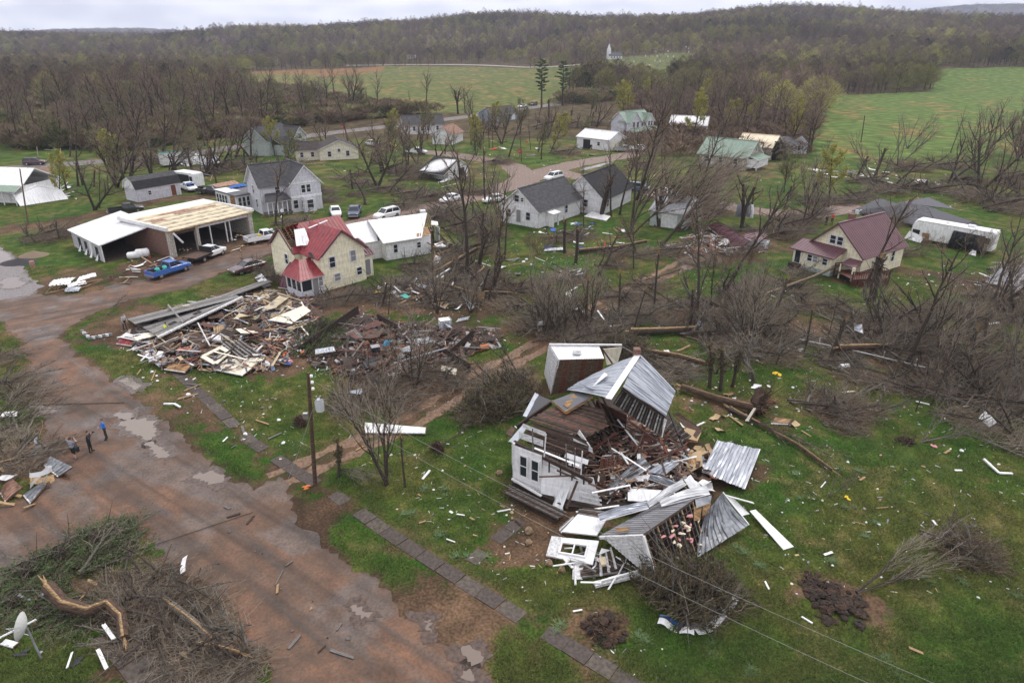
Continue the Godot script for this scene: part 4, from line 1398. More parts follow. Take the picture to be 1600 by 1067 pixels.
	wls(t,0.95,7.3,0,4.0,0,4.5,ys,"z",2.5,0.17,"b")
	var o:MeshInstance3D
	rfs(t,V(2.7,4.2,0.4),V(8.6,4.2,0.4),V(8.6,6.95,-2.75),V(2.0,6.95,-2.75),"red_metal","red_metal")
	rfs(t,V(8.6,4.2,-5.9),V(3.0,4.2,-5.9),V(3.2,6.95,-2.75),V(8.6,6.95,-2.75),"red_metal","red_metal")
	rfs(t,V(-0.3,4.2,0.35),V(2.7,4.2,0.4),V(2.5,5.5,-1.2),V(-0.1,4.75,-0.3),"red_metal","brown_wood","torn_roof")
	rafters(t,V(-0.3,4.9,-0.5),V(2.6,4.9,-0.5),V(2.6,6.85,-2.75),V(-0.3,6.85,-2.75),5,"red_wood_bright")
	rafters(t,V(3.0,4.3,-5.7),V(-0.3,4.3,-5.7),V(-0.3,6.85,-2.75),V(3.0,6.85,-2.75),6,"brown_wood")
	for i in 5:part(t,"plank",[V(-0.2,4.45+i*0.45,-5.3+i*0.5),V(-0.2,4.75+i*0.45,-4.97+i*0.5),V(2.9,4.75+i*0.45,-4.97+i*0.5),V(2.9,4.45+i*0.45,-5.3+i*0.5)],0.03,"red_wood_bright" if i % 2 else "brown_wood")
	rfs(t,V(7.75,4.15,4.4),V(7.75,4.15,-0.6),V(4.12,7.0,-2.6),V(4.12,7.0,4.4),"red_metal","red_metal")
	rfs(t,V(0.5,4.15,0.2),V(0.5,4.15,4.4),V(4.12,7.0,4.4),V(4.12,7.0,-2.4),"red_metal","red_metal")
	b=MB.new()
	b.beam(V(0.9,4.55,2.2),V(0.55,4.2,3.6),0.5,0.04)
	obj("torn_eave",b,M.inside_shade,t)  # near-black strip, the shade of the gap put into its colour
	b=MB.new()
	b.rbd(V(0.2,5.1,0.35),V(1.9,5.0,0.7),V(2.7,6.5,-1.6),V(1.4,6.5,-1.9),4,0.03,0.25,4)
	obj("peeled_sheet",b,M.white_metal,t)
	b=MB.new()
	b.beam(V(2.6,6.75,-0.4),V(5.6,7.08,-0.9),0.25,0.05)
	obj("peeled_trim",b,M.white_metal,t)
	b=MB.new()
	b.rbd(V(0.6,6.1,-4.1),V(2.6,6.4,-3.6),V(2.4,7.15,-2.3),V(1.0,6.9,-2.4),4,0.03,0.3,3)
	obj("peeled_sheet",b,M.red_metal,t)
	for e in [[[0.95,4.4,4.43],[4.12,7.0,4.43]],[[7.7,4.1,4.43],[4.12,7.0,4.43]]]:
		b=MB.new()
		b.beam(V(e[0][0],e[0][1],e[0][2]),V(e[1][0],e[1][1],e[1][2]),0.05,0.24)
		obj("bargeboard",b,M.maroon_metal,t)
	for e in [[[-0.3,4.2,0.3],[-0.3,6.85,-2.75]],[[-0.3,4.2,-5.8],[-0.3,6.85,-2.75]]]:
		b=MB.new()
		b.beam(V(e[0][0],e[0][1],e[0][2]),V(e[1][0],e[1][1],e[1][2]),0.05,0.26)
		obj("bargeboard",b,M.maroon_metal,t)
	win(t,V(2.6,3.35,4.03),0,0.75,1.25,"grey_siding")
	win(t,V(5.6,3.5,4.03),0,0.7,1.3,"grey_siding","screen_wire")
	win(t,V(3.1,1.35,4.03),0,0.8,0.85,"white_paint","screen_wire")
	win(t,V(6.3,1.4,4.03),0,0.7,0.9,"white_paint")
	win(t,V(-0.03,3.1,-1.9),-PI/2,0.7,1.2,"white_paint")
	win(t,V(0.92,3.5,2.0),-PI/2,0.8,0.9,"white_paint","inside_shade")
	wls(t,7.3,9.0,0.3,3.2,0,2.7,ys,"",0,0.17,"l")
	b=MB.new()
	b.rbd(V(7.2,3.0,3.7),V(9.4,2.75,3.5),V(9.2,4.3,0.2),V(7.2,4.5,0.2),5,0.03,0.25,5)
	obj("side_roof",b,M.maroon_metal,t)
	b=MB.new()
	b.plate([V(7.33,2.7,3.3),V(7.8,2.6,3.4),V(7.33,4.4,3.9)],0.03)
	obj("torn_flashing",b,M.white_metal,t)
	door(t,V(8.1,0.3,3.24),0,0.85,2.0,"screen_wire")
	# its glazed porch in the corner
	wls(t,-2.0,0.95,1.0,4.4,0,0.8,"grey_siding","",0,0.17,"br")
	for x in [-2.0,-0.6,0.2,0.9]:pil(t,"post",x,4.4,0.8,2.35,0.12,"white_paint")
	for z in [1.1,2.2,3.3]:pil(t,"post",-2.0,z,0.8,2.35,0.12,"white_paint")
	part(t,"porch_screen",[V(-1.95,0.8,4.35),V(-0.65,0.8,4.35),V(-0.65,2.35,4.35),V(-1.95,2.35,4.35)],0.03,"glass")
	part(t,"porch_screen",[V(-1.95,0.8,1.2),V(-1.95,0.8,4.3),V(-1.95,2.35,4.3),V(-1.95,2.35,1.2)],0.03,"glass")
	door(t,V(-0.2,0,4.43),0,0.75,2.1,"screen_wire")
	win(t,V(0.55,1.6,4.43),0,0.5,1.2,"white_paint","screen_wire")
	rfs(t,V(-2.4,2.3,4.8),V(0.95,2.3,4.8),V(0.95,3.9,2.0),V(-0.6,3.9,2.0),"red_metal","white_paint","porch_roof")
	rfs(t,V(-2.4,2.3,0.8),V(-2.4,2.3,4.8),V(-0.6,3.9,2.0),V(-0.6,3.9,1.2),"red_metal","white_paint","porch_roof")
	# --- white house with the opened end,behind it
	t=site("opened_house",V(-17.27,0,-90.69),V(-11.31,0,-94.38),"low white house with bright metal roof and its right end torn open","house")
	wls(t,0,6.8,-9.5,0,0,2.7,"white_siding","",0,0.2,"r")
	part(t,"wall",[V(6.8,0,0),V(6.8,0,-3.2),V(6.8,2.5,-3.2),V(6.8,2.7,0)],0.12,"white_siding")
	part(t,"wall",[V(9.6,0,-3.0),V(10.4,0,-6.0),V(10.6,2.2,-6.2),V(9.8,2.6,-3.2)],0.12,"white_siding")
	rfs(t,V(-0.5,2.6,0.5),V(5.2,2.6,0.5),V(9.0,4.4,-5.6),V(-0.5,4.7,-4.7),"white_metal")
	rfs(t,V(9.0,2.7,-10),V(-0.5,2.7,-10),V(-0.5,4.7,-4.7),V(9.0,4.4,-5.6),"white_metal")
	rfs(t,V(-5.0,2.5,-1.4),V(-0.5,2.5,-1.4),V(0.4,4.55,-5.3),V(-5.0,4.3,-5.3),"white_metal")
	rfs(t,V(-0.5,2.6,-9.2),V(-5.0,2.6,-9.2),V(-5.0,4.3,-5.3),V(0.4,4.55,-5.3),"white_metal")
	wls(t,-4.8,0,-9.0,-1.6,0,2.5,"white_siding","x",1.7,0.2,"r")
	part(t,"bare_deck",[V(4.6,2.75,0.2),V(6.9,2.6,0.0),V(7.4,3.3,-2.2),V(5.6,3.3,-2.1)],0.05,"ply")
	rafters(t,V(5.6,2.7,0.2),V(8.8,2.7,-2.4),V(9.2,4.2,-5.2),V(7.6,4.2,-5.0),6,"pine")
	part(t,"inner_wall",[V(6.7,0,-3.4),V(9.3,0,-4.2),V(9.3,2.6,-4.3),V(6.7,2.6,-3.5)],0.06,"inside_shade")  # coloured near-black to paint the unlit room behind the torn end
	part(t,"torn_sheet",[V(8.3,3.3,-2.8),V(9.6,3.0,-3.2),V(9.9,3.3,-4.0),V(8.7,3.7,-3.6)],0.03,"white_metal")
	for q in [[1.4,0.55,1.1,"white_paint"],[4.9,0.55,0.75,"white_paint"]]:win(t,V(q[0],1.5,0.03),0,q[1],q[2],q[3])
	win(t,V(6.84,1.5,-1.5),PI/2,0.9,0.9,"grey_siding","screen_wire")
	# --- gabled house in grey-white with the sun room
	t=thing("gabled_house","tall white gabled house with dark roof, bay window and glazed sun room","house",V(-37.65,0,-119.53),deg_to_rad(38))
	var ls:="lilac_siding"
	wls(t,-1.0,4.6,-6.2,0,0,5.0,"grey_siding","z",3.0,0.2)
	grf(t,-1.0,4.6,-7.5,0,5.0,3.0,"z","shingle_grey",0.45)
	wls(t,-5.6,3.0,-8.2,-1.8,0,5.0,ls,"x",3.1,0.2)
	grf(t,-5.6,2.0,-8.2,-1.8,5.0,3.1,"x","shingle_grey",0.45)
	bxd("band_board",1.8,5.0,0.03,5.7,0.28,0.1,M.white_paint,t)
	bxd("band_board",1.8,2.6,0.03,5.7,0.4,0.14,M.white_paint,t)
	for x in [1.35,2.3]:win(t,V(x,3.9,0.03),0,0.7,1.3)
	bxd("bay",1.9,1.3,0.55,2.2,2.6,1.1,M.grey_siding,t)
	win(t,V(1.9,1.4,1.12),0,1.1,1.4)
	win(t,V(0.77,1.4,0.55),-PI/2,0.5,1.4)
	win(t,V(3.03,1.4,0.55),PI/2,0.5,1.4)
	win(t,V(-0.3,1.4,0.03),0,0.8,1.4)
	win(t,V(-2.6,3.9,-1.77),0,0.8,1.3)
	win(t,V(-5.63,3.9,-5.0),-PI/2,0.8,1.4)
	win(t,V(-5.63,1.6,-4.0),-PI/2,0.8,1.4)
	for i in 6:pil(t,"post",-5.3+i*0.85,0.2,0,2.5,0.14,"white_paint")
	part(t,"porch_floor",[V(-5.5,0.4,0.3),V(-1.0,0.4,0.3),V(-1.0,0.4,-1.8),V(-5.5,0.4,-1.8)],0.3,"grey_wood")
	rfs(t,V(-5.8,2.4,0.5),V(-1.0,2.4,0.5),V(-1.6,3.5,-1.8),V(-4.9,3.5,-1.8),"shingle_grey","white_paint","porch_roof")
	t=site("sun_room",V(-48.43,0,-120.02),V(-45.53,0,-123.54),"white flat-roofed sun room with a row of tall windows beside the gabled house","sun room")
	wls(t,0,5.2,-7.0,0,0,2.7,"white_siding","",0,0.2)
	b=MB.new()
	b.plate([V(-0.3,2.8,0.3),V(5.4,2.8,0.3),V(5.4,3.0,-7.2),V(-0.3,3.0,-7.2)],0.2)
	obj("roof",b,M.shingle_pale,t)
	for i in 6:win(t,V(0.55+i*0.8,1.5,0.03),0,0.55,1.6)
	for i in 4:win(t,V(-0.03,1.5,-3.4-i*0.95),-PI/2,0.7,1.6)
	part(t,"boarded_panel",[V(-0.05,0.5,-2.1),V(-0.05,0.5,-0.5),V(-0.05,2.5,-0.5),V(-0.05,2.5,-2.1)],0.03,"ply")
	part(t,"white_membrane",[V(-0.35,2.98,-2.4),V(2.4,2.98,-2.4),V(2.0,3.05,-6.8),V(-0.35,3.05,-6.8)],0.04,"white_paint")
	part(t,"bare_deck",[V(0.6,3.2,-7.3),V(5.2,3.2,-7.3),V(5.2,3.6,-9.2),V(0.8,3.4,-9.6)],0.06,"rust_metal")
	b=MB.new()
	b.rbd(V(1.6,3.14,-4.6),V(5.3,3.14,-4.9),V(5.2,3.3,-6.6),V(2.6,3.24,-6.2),5,0.05,0.15,4)
	var tarp:=obj("roof_tarp",b,M.cloth_blue,t)
	# --- gambrel shed
	t=site("gambrel_shed",V(-69.69,0,-127.25),V(-65.33,0,-133.5),"small white shed with dark gambrel roof and a red-brown door","shed")
	wls(t,0,8.6,-4.2,0,0,2.4,"lilac_siding","",0,0.2)
	for s in [0,1]:
		var x:float=[0.0,8.6][s]
		var w:Array=[V(x,2.4,0),V(x,3.7,-0.7),V(x,4.3,-2.1),V(x,3.7,-3.5),V(x,2.4,-4.2)]
		if s:w.reverse()
		w.reverse()
		part(t,"gable",w,0.1,"white_siding")
	rfs(t,V(-0.3,2.3,0.2),V(8.9,2.3,0.2),V(8.9,3.75,-0.65),V(-0.3,3.75,-0.65),"shingle_dark")
	rfs(t,V(-0.3,3.75,-0.65),V(8.9,3.75,-0.65),V(8.9,4.4,-2.1),V(-0.3,4.4,-2.1),"shingle_grey")
	rfs(t,V(8.9,3.75,-3.55),V(-0.3,3.75,-3.55),V(-0.3,4.4,-2.1),V(8.9,4.4,-2.1),"shingle_grey")
	rfs(t,V(8.9,2.3,-4.4),V(-0.3,2.3,-4.4),V(-0.3,3.75,-3.55),V(8.9,3.75,-3.55),"shingle_dark")
	win(t,V(2.4,1.4,0.03),0,0.6,0.7)
	door(t,V(7.1,0.1,0.03),0,1.0,2.0,"red_wood_bright")
	# --- white bungalow with the tree on it
	t=site("bungalow",V(-1.82,0,-112.63),V(3.72,0,-108.42),"white bungalow with grey roof and a bare tree fallen across it","house")
	blk(t,0,7.6,-12.5,0,3.0,3.0,"z","white_siding","shingle_grey",0.5)
	for q in [[1.7,1.7],[5.6,1.7]]:win(t,V(q[0],q[1],0.03),0,0.8,1.2,"grey_siding")
	win(t,V(3.3,4.3,0.03),0,0.9,1.0,"grey_siding")
	win(t,V(4.4,4.2,0.03),0,0.5,0.6,"white_paint","inside_shade")
	door(t,V(3.7,0.5,0.03),0,0.9,2.0,"screen_wire")
	win(t,V(7.63,1.7,-8),PI/2,0.8,1.2,"grey_siding")
	for z in [-2.2,-3.6]:pil(t,"porch_post",9.0,z,0,2.3,0.2,"white_paint")
	part(t,"porch_roof",[V(7.6,2.5,-1.8),V(9.3,2.2,-1.8),V(9.3,2.2,-4.0),V(7.6,2.5,-4.0)],0.15,"white_paint")
	part(t,"porch_wall",[V(7.6,0,-2.0),V(9.0,0,-2.0),V(9.0,2.3,-2.0),V(7.6,2.3,-2.0)],0.1,"white_siding")
	# --- house with near-black roof
	t=site("dark_roofed_house",V(10.67,0,-119.05),V(13.84,0,-117.15),"white house with a large near-black shingle roof behind bare trunks","house")
	blk(t,-2.6,5.2,-14,-1.0,3.0,3.4,"z","white_siding","shingle_dark",0.5)
	win(t,V(5.23,1.7,-3),PI/2,0.7,1.2,"white_paint")
	win(t,V(2.0,1.7,-0.97),0,0.8,1.2,"white_paint")
	win(t,V(-0.5,1.7,-0.97),0,0.8,1.2,"white_paint")
	# --- grey garage behind the combed trees
	t=site("grey_garage",V(22.5,0,-110.07),V(26.87,0,-107.61),"grey metal garage half hidden by wind-combed trees","garage")
	blk(t,0,6.0,-9.0,0,2.6,1.6,"x","sage_siding","dull_metal",0.3)
	bxd("garage_door",3.2,1.1,0.03,2.6,2.2,0.08,M.white_paint,t)
	# --- small yellow house with maroon roof
	t=site("yellow_cottage",V(37.63,0,-88.37),V(41.73,0,-82.25),"small yellow house with maroon metal roof and enclosed front porch","house")
	wls(t,0.6,8.2,-12.0,-2.2,0,3.1,"yellow_siding","z",3.4,0.19)
	grf(t,0.6,8.2,-12.0,-2.2,3.1,3.4,"z","maroon_metal",0.45,"maroon_metal")
	wls(t,0,5.6,-2.2,0,0.6,2.6,"yellow_siding","",0,0.19,"b")
	wls(t,0,5.6,-2.2,0,0,0.6,"sage_siding","",0,0.3,"b")
	rfs(t,V(-0.4,2.5,0.45),V(6.0,2.5,0.45),V(6.0,3.4,-2.2),V(-0.4,3.4,-2.2),"maroon_metal","maroon_metal","porch_roof")
	door(t,V(0.75,0.7,0.03),0,0.8,1.8,"glass")
	bxd("door_step",0.75,0.3,0.5,1.4,0.6,0.9,M.dark_wood,t)
	for x in [2.5,3.3,4.7]:win(t,V(x,1.75,0.03),0,0.65,0.8,"white_paint","glass" if x!=3.3 else "screen_wire")
	win(t,V(6.9,1.7,-2.17),0,1.1,0.9,"grey_siding","inside_shade")
	for x in [3.9,4.9]:win(t,V(x,4.2,-2.17),0,0.75,1.0,"grey_siding")
	for z in [-5.5,-7.2,-9.4]:win(t,V(8.23,1.8,z),PI/2,0.7,1.3,"white_paint")
	bxd("chimney",3.9,6.3,-5.5,0.7,1.6,0.7,M.brick_wall,t)
	part(t,"side_porch_roof",[V(6.6,1.9,-0.4),V(8.4,1.8,-0.6),V(8.4,2.4,-2.1),V(6.6,2.4,-2.1)],0.1,"maroon_metal")
	pil(t,"side_porch_post",6.6,-0.4,0,1.9,0.14,"yellow_siding")
	pil(t,"side_porch_post",8.3,-0.6,0,1.8,0.3,"yellow_siding")
	# --- its wooden deck
	t=site("wooden_deck",V(41.76,0,-79.82),V(46.69,0,-80.53),"dark red-brown timber deck with railings behind the stripped trunk","deck")
	for i in 12:bxd("plank",0.2+i*0.42,0.9,-1.9,0.38,0.06,3.8,M.red_wood,t)
	for q in [[0.0,0.0],[2.4,0.0],[4.9,0.0],[0.0,-3.8],[4.9,-3.8],[4.9,-1.9]]:pil(t,"post",q[0],q[1],0,1.9,0.13,"red_wood")
	bxd("rail",2.45,1.85,0,5.0,0.1,0.12,M.red_wood,t)
	bxd("rail",4.9,1.85,-1.9,0.12,0.1,3.9,M.red_wood,t)
	bxd("rail",2.45,1.85,-3.8,5.0,0.1,0.12,M.red_wood,t)
	for i in 16:bxd("baluster",0.25+i*0.3,1.4,0,0.05,0.85,0.05,M.red_wood,t)
	for i in 12:bxd("baluster",4.9,1.4,-0.2-i*0.3,0.05,0.85,0.05,M.red_wood,t)
	for i in 7:bxd("skirt_board",0.4+i*0.7,0.45,0.06,0.6,0.8,0.04,M.red_wood,t)
	# --- green-roofed house at the right
	t=site("green_roofed_cottage",V(45.02,0,-168.02),V(53.35,0,-161.03),"low buff house under a long pale green metal roof","house")
	blk(t,0,11.5,-8.5,0,3.2,3.0,"x","buff_siding","green_metal",0.6)
	for x in [2.0,5.4,9.0]:win(t,V(x,1.8,0.03),0,0.9,1.2)
	wls(t,11.5,14.0,-7.0,-0.5,0.7,2.6,"white_siding","",0,0.2,"l")
	rfs(t,V(14.4,2.5,-0.1),V(14.4,2.5,-7.4),V(11.5,3.4,-7.0),V(11.5,3.4,-0.5),"green_metal","white_paint","porch_roof")
	for z in [-2.0,-5.0]:win(t,V(11.53,4.3,z),PI/2,0.7,0.9,"grey_siding")
	pil(t,"porch_post",13.9,-0.6,0,2.5,0.2,"white_paint")
	# --- big green-roofed house with the veranda
	t=site("veranda_house",V(35.3,0,-212.09),V(48.55,0,-222.39),"two-storey white house with pale green roof and a long front veranda","house")
	blk(t,0.5,11.0,-8.5,-2.0,5.2,2.6,"x","lilac_siding","green_metal",0.5)
	wls(t,0.5,5.2,-3.0,-0.6,0,5.2,"lilac_siding","z",2.6,0.2,"b")
	grf(t,0.5,5.2,-5.0,-0.6,5.2,2.6,"z","green_metal",0.4)
	wls(t,8.0,11.0,-3.0,-0.8,3.0,5.2,"white_siding","z",1.9,0.2,"b")
	grf(t,8.0,11.0,-5.0,-0.8,5.2,1.9,"z","green_metal",0.4)
	for x in [2.0,3.7]:win(t,V(x,4.2,-0.57),0,0.8,1.5,"white_paint")
	for x in [6.2,7.2]:win(t,V(x,4.2,-1.97),0,0.7,1.3,"white_paint")
	for x in [8.9,10.1]:win(t,V(x,4.2,-0.77),0,0.7,1.3,"white_paint")
	rfs(t,V(-0.4,2.5,1.6),V(12.2,2.5,1.6),V(11.6,3.4,-0.8),V(0.2,3.4,-0.8),"green_metal","white_paint","veranda_roof")
	for i in 9:pil(t,"veranda_post",0.1+i*1.48,1.2,0.4,2.5,0.15,"white_paint")
	part(t,"veranda_floor",[V(-0.2,0.4,1.3),V(12,0.4,1.3),V(12,0.4,-2),V(-0.2,0.4,-2)],0.35,"grey_wood")
	for x in [1.6,4.2,9.4]:win(t,V(x,1.6,-0.57 if x<5 else -1.97),0,0.8,1.4,"white_paint")
	door(t,V(6.8,0.4,-1.97),0,0.9,2.0,"brown_wood")
	# --- white two-door garage in front of it
	t=site("double_garage",V(26.18,0,-190.49),V(34.12,0,-198.86),"white metal garage with two roll-up doors","garage")
	blk(t,0,7.6,-11.0,0,3.0,1.7,"z","white_siding","white_metal",0.3)
	for x in [2.1,5.5]:
		bxd("garage_door",x,1.25,0.04,2.5,2.5,0.08,M.cream_siding,t)
	win(t,V(-0.03,1.6,-3.4),-PI/2,0.9,0.9,"white_paint","inside_shade")
	bxd("painted_doorway",-0.04,1.2,-7.5,0.08,2.4,2.4,M.inside_shade,t)  # doorway is a near-black panel, its inner shade painted
	# --- more houses of the village
	t=site("white_barn_house",V(49.35,0,-222.39),V(58.22,0,-219.35),"white metal-roofed building behind the budding tree","house")
	blk(t,0,11,-8,0,3.6,2.2,"x","white_siding","white_metal",0.4)
	for x in [2.5,8.0]:win(t,V(x,1.8,0.03),0,0.9,1.2)
	t=site("cream_roofed_house",V(57.43,0,-179.62),V(62.97,0,-175.59),"house with cream metal roof and a dark side porch","house")
	blk(t,0,8.5,-9,0,3.4,2.2,"x","buff_siding","cream_metal",0.5)
	bxd("side_porch",9.8,1.2,-4,2.4,2.4,5,M.dark_wood,t)
	win(t,V(8.53,1.8,-1.2),PI/2,0.8,1.2,"white_paint")
	win(t,V(4.0,1.8,0.03),0,0.8,1.2,"white_paint")
	t=site("ruined_house",V(69.25,0,-183.82),V(78.32,0,-186),"pale grey house ruin with broken walls among the trees","house")
	wls(t,0,9,-6,0,0,2.8,"grey_siding","x",1.4,0.2)
	rfs(t,V(-0.2,2.8,0.3),V(6.2,2.8,0.3),V(5.0,4.2,-3),V(-0.2,4.3,-3),"shingle_pale")
	for x in [2.0,6.5]:win(t,V(x,1.6,0.03),0,0.9,1.2,"white_paint","inside_shade")
	t=site("sage_house",V(-60.01,0,-186),V(-55.6,0,-198.86),"pale green house with dark roof and a small white balcony","house")
	blk(t,-5.5,6.0,-8.5,-1.5,4.3,2.8,"x","sage_siding","shingle_grey",0.4)
	wls(t,3.0,8.6,-4.0,0.8,0,4.0,"sage_siding","z",2.4,0.2,"b")
	grf(t,3.0,8.6,-5.5,0.8,4.0,2.4,"z","shingle_grey",0.4)
	win(t,V(5.8,3.9,0.83),0,1.5,1.5,"white_paint","screen_wire")
	bxd("balcony",5.8,2.9,1.5,3.4,0.15,1.4,M.grey_wood,t)
	for x in [4.2,5.3,6.4,7.4]:pil(t,"balcony_post",x,2.1,2.95,3.8,0.08,"white_paint")
	wls(t,-3.0,3.0,-1.5,2.0,0,2.6,"sage_siding","",0,0.2,"b")
	rfs(t,V(-3.3,2.5,2.4),V(3.2,2.5,2.4),V(3.2,4.2,-1.2),V(-3.3,4.2,-1.2),"shingle_dark")
	t=site("cream_house",V(-47.94,0,-174.61),V(-36.39,0,-178.59),"long cream house with brown shingle roof missing its windows","house")
	blk(t,0,9.5,-9,0,2.8,2.0,"z","cream_siding","shingle_brown",0.5)
	blk(t,-5.5,0,-8,-1.5,2.6,1.6,"x","cream_siding","shingle_brown",0.4)
	for x in [2.4,6.9]:win(t,V(x,1.5,0.03),0,0.8,1.2,"grey_siding","inside_shade")
	for x in [4.8]:win(t,V(x,2.3,0.03),0,0.6,0.7,"grey_siding","inside_shade")
	for x in [-4.2,-1.6]:win(t,V(x,1.4,-1.47),0,0.7,1.1,"grey_siding","inside_shade")
	t=site("long_white_house",V(-32.52,0,-225.5),V(-21.84,0,-228.7),"long white house with grey shingle roof beside the highway","house")
	blk(t,-1.5,11,-8.5,0,3.1,2.3,"x","white_siding","shingle_grey",0.5)
	for x in [1.5,4.0,6.0,9.0]:win(t,V(x,1.7,0.03),0,0.7,1.2,"grey_siding")
	win(t,V(-1.53,1.7,-4),-PI/2,0.8,1.2,"grey_siding")
	t=site("rusty_roofed_garage",V(-22.92,0,-203.96),V(-18.01,0,-202.66),"white garage with rusty red-brown roof and a plank door","garage")
	blk(t,0,6.0,-9.5,0,2.8,2.0,"z","white_siding","rust_metal",0.4)
	bxd("garage_door",3.0,1.1,0.04,2.4,2.2,0.08,M.white_paint,t)
	t=site("blue_house",V(-4.45,0,-261.92),V(5.36,0,-272.84),"low blue house with dark roof beyond the lawn","house")
	blk(t,-3.0,9.5,-8,0,2.9,2.0,"x","blue_siding","shingle_grey",0.5)
	win(t,V(1.4,1.5,0.03),0,0.9,1.1)
	door(t,V(7.3,0.2,0.03),0,1.8,2.0)
	t=site("wrecked_bungalow",V(-13.75,0,-148.57),V(-8.06,0,-156.14),"small wrecked house with sagging dark roof and a white gable","house")
	wls(t,0,6.5,-6.0,0,0,2.5,"white_siding","z",1.6,0.2)
	rfs(t,V(-2.6,1.6,-6.6),V(-2.0,1.4,0.6),V(3.25,4.2,0.5),V(3.25,4.2,-6.6),"shingle_dark")
	rfs(t,V(7.0,2.2,0.5),V(7.0,2.2,-6.6),V(3.25,4.2,-6.6),V(3.25,4.2,0.5),"shingle_grey")
	win(t,V(2.0,1.4,0.03),0,0.7,1.1,"white_paint","inside_shade")
	bxd("painted_porch_opening",4.6,1.1,0.04,1.6,2.1,0.08,M.inside_shade,t)  # flat dark panel painted for the shaded porch
	t=site("white_store",V(-99.43,0,-127.79),V(-89.99,0,-126.17),"white building with pale metal roof and green awning at the left edge","house")
	wls(t,-2,9.5,-9,0,0,3.2,"white_siding","",0,0.2)
	rfs(t,V(-2.4,3.1,0.2),V(9.7,3.1,0.2),V(8.5,5.6,-5.0),V(-2.4,5.6,-5.0),"white_metal")
	rfs(t,V(9.7,3.1,-9.4),V(-2.4,3.1,-9.4),V(-2.4,5.6,-5.0),V(8.5,5.6,-5.0),"white_metal")
	rfs(t,V(-2.4,2.6,2.2),V(10.0,2.6,2.2),V(9.7,3.3,0.1),V(-2.4,3.3,0.1),"green_metal","white_paint","awning")
	door(t,V(5.6,0.1,0.04),0,1.7,2.2,"white_paint")
	win(t,V(2.6,1.6,0.04),0,1.5,1.2)
	for x in [-1.5,2.0,7.0,9.6]:pil(t,"awning_post",x,2.0,0,2.6,0.12,"white_paint")
	t=site("fallen_roof",V(-88.95,0,-124.58),V(-85.63,0,-128.34),"white gabled annexe slumped flat to the ground","shed")
	part(t,"fallen_wall",[V(-1.0,0.1,0.3),V(7.0,0.1,0.0),V(6.6,1.6,-1.2),V(3.0,2.9,-2.0),V(-1.2,1.7,-1.2)],0.15,"white_siding")
	rfs(t,V(6.8,1.6,-1.2),V(7.0,1.2,-6.5),V(3.2,2.6,-6.8),V(3.0,2.95,-1.9),"white_metal")
	rfs(t,V(-1.2,1.2,-6.5),V(-1.2,1.7,-1.2),V(3.0,2.95,-1.9),V(3.2,2.6,-6.8),"white_metal")
	# --- collapsed grey shingle roof at the right
	t=thing("collapsed_roof_house","house crushed flat under a wide grey shingle roof","house",V(64.13,0,-104.86))
	for q in [[V(59.56,0.4,-118.79),V(63.18,0.5,-111.05),V(65.02,2.6,-113.49),V(64.73,2.2,-120.33)],[V(63.18,0.5,-111.05),V(67.14,0.6,-103.75),V(68.21,2.8,-111.65),V(65.49,2.6,-115.43)],[V(66.34,0.6,-103.75),V(74.46,0.6,-103.75),V(71.43,2,-104.59),V(68.21,2.8,-111.65)],[V(65.49,2.6,-115.43),V(72.14,2.6,-110.22),V(69.98,3.6,-114.8)]]:
		var n:Vector3=(q[1]-q[0]).cross(q[2]-q[0]).normalized()
		if n.y<0:q.reverse()
		b=mb(t)
		if q.size()==4:b.shd(q[0],q[1],q[2],q[3],12)
		b.plate(q,0.12)
		obj("roof",b,M.shingle_pale,t)
	for q in [[V(67.71,0,-104.48),3.0],[V(72.91,0,-104.48),4.0],[V(61.11,0,-117.62),3.0]]:
		b=mb(t)
		b.bx(q[0].x,0.4,q[0].z,q[1],0.8,0.2)
		obj("wall",b,M.white_siding,t)
	# --- church on the hill
	var c:=V(88.87,10.01,-676.31)
	t=thing("church","small white church with steeple on the hill","church",c,0.25)
	t.scale=Vector3.ONE*0.7
	blk(t,0,18,-9,0,4.5,4.2,"x","white_siding","shingle_pale",0.5)
	for i in 4:win(t,V(3.5+i*3.8,2.6,0.03),0,1.2,2.4,"grey_siding")
	wls(t,-1.2,3.0,-7,-2.4,0,11.5,"white_siding","",0,0.3)
	b=MB.new()
	for q in [[V(-1.2,11.5,-2.4),V(3,11.5,-2.4)],[V(3,11.5,-2.4),V(3,11.5,-7)],[V(3,11.5,-7),V(-1.2,11.5,-7)],[V(-1.2,11.5,-7),V(-1.2,11.5,-2.4)]]:
		b.tri(q[0],q[1],V(0.9,19.5,-4.7))
	obj("steeple",b,M.white_paint,t)
	# --- far farm buildings
	var i:=0
	for q in [[V(-299.68,0.08,-770.51),12.0,"white_metal","pale-roofed farm building beyond the brown field, left of two"],[V(-268.84,0.98,-798.95),14.0,"white_metal","pale-roofed farm building beyond the brown field, right of two"],[V(-116.44,6.27,-842.06),9.0,"white_metal","tiny white building at the foot of the wooded hill"],[V(322.06,9.29,-580.65),12.0,"white_metal","small pale house at the wood's edge beyond the right field"]]:
		t=thing("farm_building",q[3],"farm building",q[0],0.3*i)
		blk(t,0,q[1],-7,0,2.6,2.0,"x","white_siding",q[2],0.4)
		win(t,V(3,1.5,0.03),0,1.2,1.2)
		i+=1
